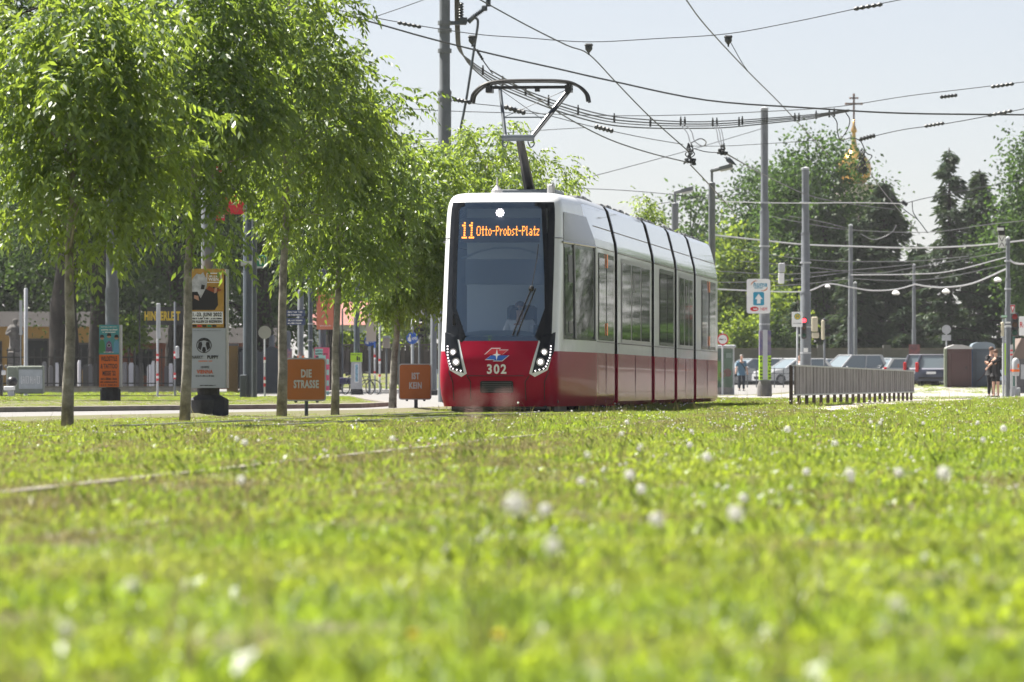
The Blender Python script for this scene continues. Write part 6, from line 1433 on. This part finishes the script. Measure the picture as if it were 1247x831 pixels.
stick(t, p[0], 552, 121, 574, 125, 124, .06); stick(t, p[0], 614, 130, 640, 138, 127, .07); stick(t, p[0], 724, 154, 747, 160, 131, .07)
t, p = wire('pale span wire level behind the huma mast top', [(838, 178), (880, 178), (927, 175.5), (980, 172), (1000, 170)], 160, .010)
wire('faint thin wire climbing to the top of the huma mast', [(686, 224), (740, 210), (800, 194), (850, 180), (927, 157)], (150, 190), .012)
wire('faint thin wire across the sky left of the pantograph', [(498, 172), (560, 166.5), (640, 160), (712, 155.5)], 170, .012)
wire('faint wire from treetop to the tall mast at upper left', [(424, 32), (455, 21), (490, 9), (523, -3)], 120, .010)
for i, pts in enumerate(([(690, 229), (760, 232), (830, 238), (880, 243)], [(800, 249), (850, 240), (910, 228)], [(815, 236), (860, 243), (905, 235)])):
    wire(['first of the thin wires round the street lamps, leftmost and flattest', 'thin wire rising right behind the lower street lamp', 'thin wire sagging between the two street lamps'][i], pts, 200, .014)
def knot(label, cx_, cy, d, w, h, seed, loops=9):
    t = thing('cable_knot', label, 'cable knot', P(cx_, cy, d), 0, 'cable knots over the crossing'); b = MB(); rnd = random.Random(seed); k_ = d/F
    for i in range(loops):
        pts = [Vector((rnd.uniform(-w, w)*k_*(.4+.6*f), rnd.uniform(-.1, .1), (h-2*h*f)*k_+rnd.uniform(-2, 2)*k_)) for f in (0, .2, .4, .6, .8, 1)]
        b.tube(catmull(pts, 4), .013, 5)
    b.build('loops', M_copper, t); b = MB()
    for i in range(10): b.box((rnd.uniform(-w, w)*.8*k_, rnd.uniform(-.05, .05), (-h+rnd.uniform(0, 7))*k_), (2.4*k_, .1, 3*k_), rz=rnd.random(), bev=.01)
    b.build('clamps', M_copper, t); return t
knot('tangled cable knot with hanging loops left of the huma mast', 840, 188, 126, 8, 12, 3)
knot('small cable knot right of the tangled one', 880, 182, 130, 6, 6, 4, 5)
knot('tangled cable knot hanging before the gold dome', 1050, 197, 158, 7, 14, 5)
wire('first cable drop from bundle to tangled knot', [(829, 152), (837, 162), (840, 172), (844, 178)], (139, 126), .014, name='cable_drop', cat='cable', group='cable drops'); wire('second cable drop from bundle to tangled knot', [(833, 151), (842, 160), (846, 172), (856, 178), (860, 173), (853, 169), (842, 174)], (139, 127), .014, name='cable_drop', cat='cable', group='cable drops')
for i, x in enumerate((869, 872, 875)): wire('%s of three cable drops to the small knot' % ['left', 'middle', 'right'][i], [(x, 151), (x+4, 160), (x+6, 172), (880, 182)], (141, 130), .012, name='cable_drop', cat='cable', group='cable drops')
wire('left curved cable drop before the gold dome', [(1012, 139), (1019, 148), (1020, 160), (1024, 171), (1036, 168), (1048, 172), (1055, 186), (1062, 190), (1056, 198)], 157, .016, name='cable_drop', cat='cable', group='cable drops'); wire('right curved cable drop before the gold dome', [(1030, 137), (1035, 146), (1032, 158), (1024, 170)], 157, .016, name='cable_drop', cat='cable', group='cable drops')
t, p = wire('right span wire with insulators leaving the dome knot', [(1046, 170), (1064, 166), (1100, 158), (1150, 151), (1200, 142), (1255, 131)], 158, .014)
stick(t, p[0], 1047, 170, 1066, 165, 158, .08); stick(t, p[0], 1126, 154, 1150, 150, 158, .06); stick(t, p[0], 1203, 141, 1233, 135, 158, .06)
wire('contact wire from lower knot down behind the street lamp', [(841, 201), (860, 221), (880, 243), (893, 257)], (126, 150), .016)
wire('contact wire from small knot down past the huma mast', [(884, 187), (905, 199), (927, 211), (985, 238), (1040, 249), (1090, 255)], (130, 260), .018)
wire('contact wire from dome knot down into the conifers', [(1056, 205), (1075, 232), (1100, 262), (1120, 285)], (158, 260), .018)
wire('thin wire from upper knot joining the small knot', [(845, 181), (860, 185), (877, 186)], 128, .012)
# wires over the junction at the back
t, p = wire('pale level span wire between huma mast and spruce', [(868, 245), (931, 247), (981, 247.5), (1040, 247), (1101, 248)], 195, .020, M_wirel)
stick(t, p[0], 1098, 245, 1105, 250, 195, .1)
wire('span wire rising right from the conifer insulator', [(1102, 248), (1125, 242), (1160, 235), (1190, 229), (1255, 218)], 230, .02)
for i, pts in enumerate(([(1085, 236), (1095, 250), (1110, 262), (1118, 268), (1130, 284)], [(1111, 246), (1112, 258), (1118, 268)])): wire(['long curved wire by the conifer insulator', 'short curved wire by the conifer insulator'][i], pts, 230, .02)
PALE = [('thick pale cable across the trees at the top of the square', [(866, 286), (930, 293), (981, 298), (1036, 300), (1113, 302), (1190, 299), (1255, 292)], .045), ('pale wire low across the square to the lamp span', [(866, 352), (931, 355), (981, 355), (1008, 346), (1036, 350), (1062, 354), (1091, 352.5), (1113, 347)], .040),
        ('lamp span wire sagging right from the short mast', [(1113, 346), (1130, 349), (1152, 350), (1185, 345), (1227, 327)], .045), ('upper wire to the right edge mast', [(1036, 335), (1113, 334), (1160, 330), (1227, 313)], .028), ('pale cable leaving the right edge mast', [(1229, 316), (1237, 321), (1255, 322)], .04)]
for lab, pts, r_ in PALE: wire(lab, pts, 240 if 'right' in lab else 270, r_, M_wirel, group='pale wires over the square')
JW = [('highest faint dark wire over the square', [(931, 262), (981, 272), (1036, 280), (1130, 283), (1200, 274), (1255, 268)]), ('faint wire dipping below the pale cable, long', [(890, 303), (950, 312), (1010, 318), (1113, 318), (1180, 312)]), ('faint wire in front of the dark spruces', [(900, 318), (981, 325), (1060, 333), (1113, 326), (1227, 306)]),
      ('faint straight wire beneath the pale cable', [(868, 330), (950, 334), (1036, 329), (1113, 322)]), ('faint wire rising to the slim mast', [(868, 344), (940, 343), (1000, 336), (1036, 331)]), ('faint wire just above the lamp span', [(931, 349), (981, 346), (1036, 340), (1090, 342), (1150, 338), (1227, 322)]),
      ('faint wire slanting down right over the spruce', [(960, 263), (1000, 270), (1032, 278)]), ('looped faint wire beside the slim mast', [(1048, 285), (1065, 292), (1085, 284), (1092, 274)])]
for lab, pts in JW: wire(lab, pts, 280, .022, mat('wire_mid', (.16, .165, .17), .5), group='thin wires over the square')
def hanglamp(label, px, py, d, s=1.0):
    t = thing('hanging_lamp', label, 'street lamp', P(px, py, d), 0, 'lamps hung on the span wires'); k_ = d/F*s
    b = MB(); b.lathe([(4.6*k_, -3.2*k_), (5*k_, -2.2*k_), (3.2*k_, .2*k_), (1*k_, 1.2*k_)], n=14); b.build('shade', M_white, t, smooth=True, angle=40); b = MB(); b.lathe([(3.8*k_, -4.4*k_), (4.4*k_, -3.2*k_)], n=14); b.build('diffuser', M_off, t)
hanglamp('white lamp hung left of the short mast', 1091, 355, 268); hanglamp('white lamp hung midway between short mast and right edge mast', 1152, 353, 239); hanglamp('white lamp hung close to the right edge mast', 1215, 339, 239); hanglamp('tiny white lamp hung between stepped mast and slim mast', 1008, 347.5, 269, .7)
a = At(952, 230); t = thing('signal_box', 'small white signal box hung between the two big masts', 'control box', P(952, 326, 230)); k_ = a.k
MB().box((0, 0, 0), (8*k_, .25, 11*k_), bev=.03).build('housing', M_galL, t); MB().box((-.6*k_, 0, -13*k_), (7*k_, .2, 13*k_), bev=.02).build('plate', M_white, t)

# ------------------------------------------------------------------ meadow: grass clumps, weeds, flowers
G1 = leafmat('meadow_grass', (.055, .12, .014), (.11, .185, .022), (.43, .60, .05), .50, .05, .55, ((.11, .145, .028), (.50, .58, .075)))
G2 = leafmat('meadow_weed', (.06, .13, .015), (.12, .175, .022), (.47, .60, .04), .5, .05)
G3 = leafmat('dry_grass', (.13, .125, .05), (.25, .22, .11), (.40, .36, .14), .4, .04)
FLW = leafmat('flower_white', (.75, .75, .72), (.85, .85, .83), (.85, .85, .82), .45, .03)
FLP = leafmat('flower_pink', (.45, .25, .32), (.6, .42, .45), (.5, .3, .35), .3, .03)
FLY = leafmat('flower_yellow', (.65, .45, .01), (.75, .55, .02), (.6, .45, .02), .3, .03)
hidden = bpy.data.collections.new('meadow_clumps')   # clump meshes for the instancer; never linked into the scene
def blades(name, n, rad, h, w, lean, m, seed, broad=False, flowers=0):
    rng = np.random.default_rng(seed); a = rng.uniform(0, 6.283, n); rr = rad*np.sqrt(rng.uniform(0, 1, n)); base = np.stack([rr*np.cos(a), rr*np.sin(a), np.zeros(n)], 1)
    H = rng.uniform(h[0], h[1], n); W = rng.uniform(w[0], w[1], n); la = rng.uniform(0, 6.283, n); ld = np.stack([np.cos(la), np.sin(la), np.zeros(n)], 1); le = rng.uniform(lean[0], lean[1], n)
    fa = rng.uniform(0, 6.283, n); s = np.stack([np.cos(fa), np.sin(fa), np.zeros(n)], 1); z = np.array([0, 0, 1.0])
    p0 = base; p1 = base+z*(H*.55)[:, None]+ld*(H*le*.35)[:, None]; p2 = base+z*(H*(1-.25*le))[:, None]+ld*(H*le)[:, None]
    w0 = .55 if broad else 1.0; w1 = 1.5 if broad else .8
    V = np.empty((n, 5, 3), np.float32); V[:, 0] = p0-s*(W*.5*w0)[:, None]; V[:, 1] = p0+s*(W*.5*w0)[:, None]; V[:, 2] = p1+s*(W*.5*w1)[:, None]; V[:, 3] = p2; V[:, 4] = p1-s*(W*.5*w1)[:, None]
    me = quads_mesh(name, V, m, nv=5); ob = me; COL.objects.unlink(ob); hidden.objects.link(ob); return ob
def flowerclump(name, n, rad, h, r_, m, seed):
    rng = np.random.default_rng(seed); b = MB()
    for i in range(n):
        a = rng.uniform(0, 6.28); rr = rad*math.sqrt(rng.uniform()); x, y, z = rr*math.cos(a), rr*math.sin(a), rng.uniform(*h)
        b.ball((x, y, z), r_*rng.uniform(.8, 1.2), 6, 0, (1, 1, .7)); b.tube([(x, y, 0), (x, y, z)], .0015, 3, 1)
    ob = b.build(name, [m, G1]); COL.objects.unlink(ob); hidden.objects.link(ob)
blades('a_grass', 120, .17, (.018, .05), (.0026, .0048), (.1, 1.0), G1, 1)
blades('b_grass', 110, .17, (.015, .042), (.0026, .005), (.2, 1.2), G1, 2)
blades('c_weed', 60, .16, (.012, .036), (.007, .015), (.3, 1.3), G2, 3, True)
blades('d_dry', 100, .18, (.015, .05), (.002, .0036), (.2, 1.2), G3, 4)
blades('e_stalk', 5, .16, (.10, .22), (.003, .006), (.05, .35), G3, 5)
flowerclump('f_white', 4, .16, (.04, .08), .009, FLW, 6); flowerclump('g_pink', 3, .16, (.04, .09), .010, FLP, 7); flowerclump('h_yellow', 2, .14, (.03, .07), .013, FLY, 8)
blades('i_tall', 46, .16, (.04, .10), (.003, .006), (.1, .7), G1, 9)
rng = np.random.default_rng(77)
def vnoise(x, y, s, seed=0):
    g = np.random.default_rng(seed).uniform(0, 1, (64, 64)); u = x/s; v = y/s; i = np.floor(u).astype(int); j = np.floor(v).astype(int); fu = u-i; fv = v-j; fu = fu*fu*(3-2*fu); fv = fv*fv*(3-2*fv)
    q = lambda a, c: g[a % 64, c % 64]
    return (q(i, j)*(1-fu)+q(i+1, j)*fu)*(1-fv)+(q(i, j+1)*(1-fu)+q(i+1, j+1)*fu)*fv
re_x = np.vectorize(road_edge); kx = np.vectorize(kerb_x)
def zone(y0, y1, dens, mrg, sc_):
    area = 0.5*(.1*y0+mrg+.1*y1+mrg)*2*(y1-y0); n = int(area*dens)
    y = rng.uniform(y0, y1, n); x = rng.uniform(-1, 1, n)*(.1*y+mrg); ok = np.abs(x) < .1*y+mrg
    return x[ok], y[ok], np.full(ok.sum(), sc_)
Z_ = [zone(3.2, 9, 36, 3.0, .9), zone(9, 22, 28, 3.4, .95), zone(22, 50, 17, 4, 1.05), zone(50, 90, 10, 4.5, 1.2), zone(90, 170, 2.8, 6, 1.8), zone(170, 285, 1.0, 7, 2.4)]
x = np.concatenate([q[0] for q in Z_]); y = np.concatenate([q[1] for q in Z_]); s = np.concatenate([q[2] for q in Z_])
gz = np.array([ground(v) for v in y]); keep = x > re_x(y)+rng.normal(size=len(x))*.12
pxs = x/y*F+623.5
lawn = (y < 159) & (y > 60) & (x < kx(y)-.2); gz = np.where(lawn, .10, gz)
lawn2 = (y > 188.5) & (y < 220) & (x < -330/F*y); gz = np.where(lawn2, .08, gz)
emb = (y > 257) & (y < 279) & (pxs > 393) & (pxs < 560); gz = np.where(emb, gz+np.maximum(0, y-256)/24*.62, gz)
far_r = (y > 168) & (pxs > 1045) & (y < 176) | (y > 236) & (pxs > 1070) & (pxs < 1230) & (rng.random(len(x)) < .8)
keep = (keep & (y < 167)) | lawn | lawn2 | emb | (far_r & (y > 100))
# stay off the worn path and out from under the tram
px_path = np.interp(y, [92, 98, 106, 117, 130, 150, 168], [5.5, 5.95, 6.7, 8.0, 9.6, 11.8, 14.0]); wp_ = np.interp(y, [90, 92, 98, 106, 117, 130, 150, 168], [0, .25, .5, .62, .7, .95, 1.3, 2.3])
keep &= ~((np.abs(x-px_path) < wp_) & (y > 91) & (y < 168) & (rng.random(len(x)) < .93))
tl = (x-C0.x)*U.x+(y-C0.y)*U.y; tn = (x-C0.x)*NRM.x+(y-C0.y)*NRM.y
keep &= ~((np.abs(tn) < 1.0) & (tl > .35) & (tl < 34)); 
e0 = np.interp(y, [11, 33.4, 101], [-3.0, -.93, 5.3]); keep &= ~((np.abs(x-e0) < .10) & (y > 11) & (y < 60) & (rng.random(len(x)) < .4))
x, y, s, gz = x[keep], y[keep], s[keep], gz[keep]; n = len(x); lat = x-np.interp(y, [11, 33.4, 101], [-3.0, -.93, 5.3])
n1 = vnoise(x, y, 1.3, 1)*.6+vnoise(x, y, .5, 2)*.4; n2 = vnoise(x, y, 2.6, 3)*.6+vnoise(x, y, .8, 4)*.4
dry = np.clip(.09+.20*((y > 16) & (y < 75) & (x < .6))+.34*np.exp(-((lat-.55)/.85)**2)+.25*np.exp(-((lat+2.3)/.5)**2)*(y < 95)+.35*(n2-.45), 0, .8)*np.where(y < 12, .4, 1)
weed = np.clip(.14+.9*(n1-.5), .02, .55)*np.where((y > 38) & (y < 85) & (lat < -.5), 1.6, 1.0)
u_ = rng.random(n); idx = np.where(rng.random(n) < .5, 0, 1); idx = np.where(u_ < dry, 3, idx); u2 = rng.random(n); idx = np.where((u2 < weed) & (u_ >= dry), 2, idx)
u3 = rng.random(n); idx = np.where(u3 < .022, 4, idx); idx = np.where((u3 > .95) & (y < 60), 8, idx)
idx = np.where((rng.random(n) < .35) & (tn[keep] > .9) & (tn[keep] < 1.6) & (tl[keep] > 1.0) & (tl[keep] < 34), 8, idx)
edge = (x-re_x(y) < 1.6) & (y < 110) & (y > 50); wl_ = np.where(edge, .14, np.where(x > 1, .022, .008)*np.clip((y-12)/30, .12, 1)); u4 = rng.random(n)
idx = np.where(u4 < wl_, 5, idx); idx = np.where((u4 > 1-.08*edge-.0015*(y > 20)), 6, idx); idx = np.where((u4 > .5) & (u4 < .5006), 7, idx)
s = s*rng.uniform(.75, 1.25, n)*(.8+.5*n1)*np.where(y < 11, 1.05, np.where(y > 20, .84, .95))*np.where((x-re_x(y) < 2.2) & (y > 48) & (y < 120), .55, 1.0)*np.where((np.abs(tn[keep]) < 1.9) & (tl[keep] > -32) & (tl[keep] < 2), .55, 1.0)*np.where((y > 60) & (y < 159) & (x < kx(y)), .5, 1.0)
me = bpy.data.meshes.new('grass'); me.vertices.add(n); me.vertices.foreach_set('co', np.stack([x, y, gz], 1).astype(np.float32).ravel())
me.attributes.new('idx', 'INT', 'POINT').data.foreach_set('value', idx.astype(np.int32)); me.attributes.new('scl', 'FLOAT', 'POINT').data.foreach_set('value', s.astype(np.float32))
me.attributes.new('rot', 'FLOAT_VECTOR', 'POINT').data.foreach_set('vector', np.stack([rng.normal(size=n)*.06, rng.normal(size=n)*.06, rng.uniform(0, 6.283, n)], 1).astype(np.float32).ravel())
grass = bpy.data.objects.new('grass', me); COL.objects.link(grass); tag(grass, kind='stuff')
grass['label'] = 'unmown meadow grass with weeds and small wild flowers'; grass['category'] = 'grass'
ng = bpy.data.node_groups.new('grow_grass', 'GeometryNodeTree'); ng.interface.new_socket('Geometry', in_out='INPUT', socket_type='NodeSocketGeometry'); ng.interface.new_socket('Geometry', in_out='OUTPUT', socket_type='NodeSocketGeometry')
gi = ng.nodes.new('NodeGroupInput'); go = ng.nodes.new('NodeGroupOutput'); ci = ng.nodes.new('GeometryNodeCollectionInfo'); ci.inputs['Collection'].default_value = hidden; ci.inputs['Separate Children'].default_value = True; ci.inputs['Reset Children'].default_value = True
ip = ng.nodes.new('GeometryNodeInstanceOnPoints'); ip.inputs['Pick Instance'].default_value = True
def attr(nm, ty):
    a_ = ng.nodes.new('GeometryNodeInputNamedAttribute'); a_.data_type = ty; a_.inputs['Name'].default_value = nm; return a_.outputs['Attribute']
ng.links.new(gi.outputs[0], ip.inputs['Points']); ng.links.new(ci.outputs[0], ip.inputs['Instance']); ng.links.new(attr('idx', 'INT'), ip.inputs['Instance Index'])
er = ng.nodes.new('FunctionNodeEulerToRotation'); ng.links.new(attr('rot', 'FLOAT_VECTOR'), er.inputs[0]); ng.links.new(er.outputs[0], ip.inputs['Rotation']); ng.links.new(attr('scl', 'FLOAT'), ip.inputs['Scale']); ng.links.new(ip.outputs[0], go.inputs[0])
md = grass.modifiers.new('grow', 'NODES'); md.node_group = ng
print('clumps', n)

# dandelion clocks
def clock_mesh(seed):
    rng = np.random.default_rng(seed); n = 150; d = unit(rng.normal(size=(n, 3))); d = d[d[:, 2] > -.75]; n = len(d); r_ = .021; tips = d*r_*rng.uniform(.9, 1.05, (n, 1)); F_ = []
    s = unit(np.cross(d, rng.normal(size=(n, 3)))); w2 = np.cross(s, d)
    st = np.stack([d*.003-s*.0003, d*.003+s*.0003, tips+s*.0003, tips-s*.0003], 1); F_.append(st)
    for k_ in range(3):
        a = k_*math.pi/3; v = s*math.cos(a)+w2*math.sin(a); q = w2*math.cos(a)-s*math.sin(a); r2 = .0065
        F_.append(np.stack([tips-v*r2+d*.002, tips-q*.0012, tips+v*r2+d*.002, tips+q*.0012], 1))
    return np.concatenate(F_)
proto = None
M_stem = mat('dandelion_stem', (.12, .14, .05), .7); CLK = leafmat('seed_fluff', (.72, .72, .70), (.85, .85, .83), (.97, .97, .95), .6, .02)
def dandelion(label, px, py, d, s=1.0, lean=0):
    """seed head at its place in the meadow, stem down to the soil"""
    global proto
    q = P(px, py, d); h = max(.05, q.z); t = thing('dandelion', label, 'dandelion', (q.x, q.y, 0), 0, 'dandelion clocks in the meadow')
    if proto is None: o = quads_mesh('seed_head', clock_mesh(5), CLK, t); proto = o.data
    else: o = bpy.data.objects.new('seed_head', proto); COL.objects.link(o); o.parent = t
    o.location = (0, 0, h); o.scale = (s*.72,)*3; o.rotation_euler = (random.random()*.5, 0, random.random()*6)
    b = MB(); b.tube(catmull([(lean, 0, 0), (lean*.5+.01, 0, h*.55), (0, 0, h-.004)], 4), .0022, 5); b.build('stem', M_stem, t)
    b = MB(); b.ball((0, 0, h), .004*s, 6); b.build('receptacle', M_stem, t)
BIG = [('largest dandelion clock, blurred, in front of the tram nose', 628, 615, 8.8, 1.15), ('flattened dandelion clock low in front of the big one', 673, 665, 8.6, .8), ('dandelion clock just right of the largest one', 664, 621, 12.5, .9), ('bright dandelion clock in the centre right meadow', 799, 633, 11.5, .95), ('dandelion clock on a tall stem right of centre', 896, 626, 11.5, 1.05),
       ('large sharp dandelion clock towards the right edge', 1150, 577, 14.5, 1.2), ('dandelion clock left of the large sharp one', 1095, 576, 18, 1.0), ('dandelion clock above the bright centre right one', 781, 596, 17, 1.0), ('dandelion clock in line below the tram tail', 767, 579, 18, 1.1), ('dandelion clock highest in the middle, below the huma mast', 861, 557, 20, 1.1),
       ('dandelion clock below the guard fence, near a twin', 1035, 577, 18, 1.1), ('twin dandelion clock just below the guard fence one', 1036, 584, 21, .8), ('dandelion clock nearest the guard fence start', 959, 523, 32, 1.3), ('dandelion clock alone left of the twin pair', 982, 575, 20, .9), ('dandelion clock high at right with a neighbour', 1222, 522, 30, 1.2),
       ('blurred pale dandelion clock at the left foreground', 80, 765, 7.2, .55), ('faint blurred dandelion clock left, behind the foreground one', 160, 712, 8.2, .55), ('blurred dandelion clock low at the right foreground', 1091, 735, 7.6, .55), ('small dandelion clock right of the bright centre one', 905, 607, 16, .9)]
random.seed(9)
for (lab, px, py, d, s_) in BIG: dandelion(lab, px, py, d, s_, random.uniform(-.03, .03))
rnd = random.Random(31)
for i in range(26):
    d = rnd.uniform(16, 70); px = rnd.uniform(640, 1245) if i % 5 else rnd.uniform(250, 640); h = rnd.uniform(.10, .22); k_ = d/F
    dandelion('one of the small white dandelion clocks dotted over the meadow', px, 469+(CAMH-h)/k_, d, rnd.uniform(.6, .95), rnd.uniform(-.03, .03))
    bpy.data.objects[-1] if False else None
# pale clover heads close to the lens, before the tram nose
for i, (px, py, d) in enumerate(((566, 487, 7.0), (583, 486, 7.3), (612, 488, 6.6), (620, 487, 6.7), (575, 507, 7.2), (612, 510, 6.8))):
    q = P(px, py, d); t = thing('clover_flower', 'blurred clover head close before the tram bumper, ' + ['far left', 'second from left', 'middle of the upper three', 'right end of the upper row', 'lower left one', 'lower right one'][i], 'flower', (q.x, q.y, 0), 0, 'pale clover heads before the bumper')
    V = leafquads(np.tile(np.array([[0, 0, q.z]]), (40, 1)), unit(np.random.default_rng(i).normal(size=(40, 3))*np.array([1, 1, .6])), np.full(40, .011), np.full(40, .004), np.random.default_rng(i)); quads_mesh('flower_head', V, mat('clover_pink', (.55, .38, .36), .8), t)
    b = MB(); b.tube([(0.01, 0, 0), (0, 0, q.z*.6), (0, 0, q.z)], .0012, 4); b.build('stem', M_stem, t)

# ------------------------------------------------------------------ summer haze over the square
hz = MB(); hz.box((0, 1285, 24), (1900, 2750, 50)); hz_o = hz.build('haze', None); hz_o.data.materials.clear()
hm = bpy.data.materials.new('haze_air'); hm.use_nodes = True; hn = hm.node_tree.nodes
for q in list(hn): hn.remove(q)
ho = hn.new('ShaderNodeOutputMaterial'); hv = hn.new('ShaderNodeVolumePrincipled'); hv.inputs['Color'].default_value = (.90, .93, .96, 1); hv.inputs['Density'].default_value = .0001; hv.inputs['Anisotropy'].default_value = .2
hm.node_tree.links.new(hv.outputs[0], ho.inputs['Volume']); hz_o.data.materials.append(hm); tag(hz_o, kind='stuff')
hz_o['label'] = 'thin bright summer haze between camera and far trees'
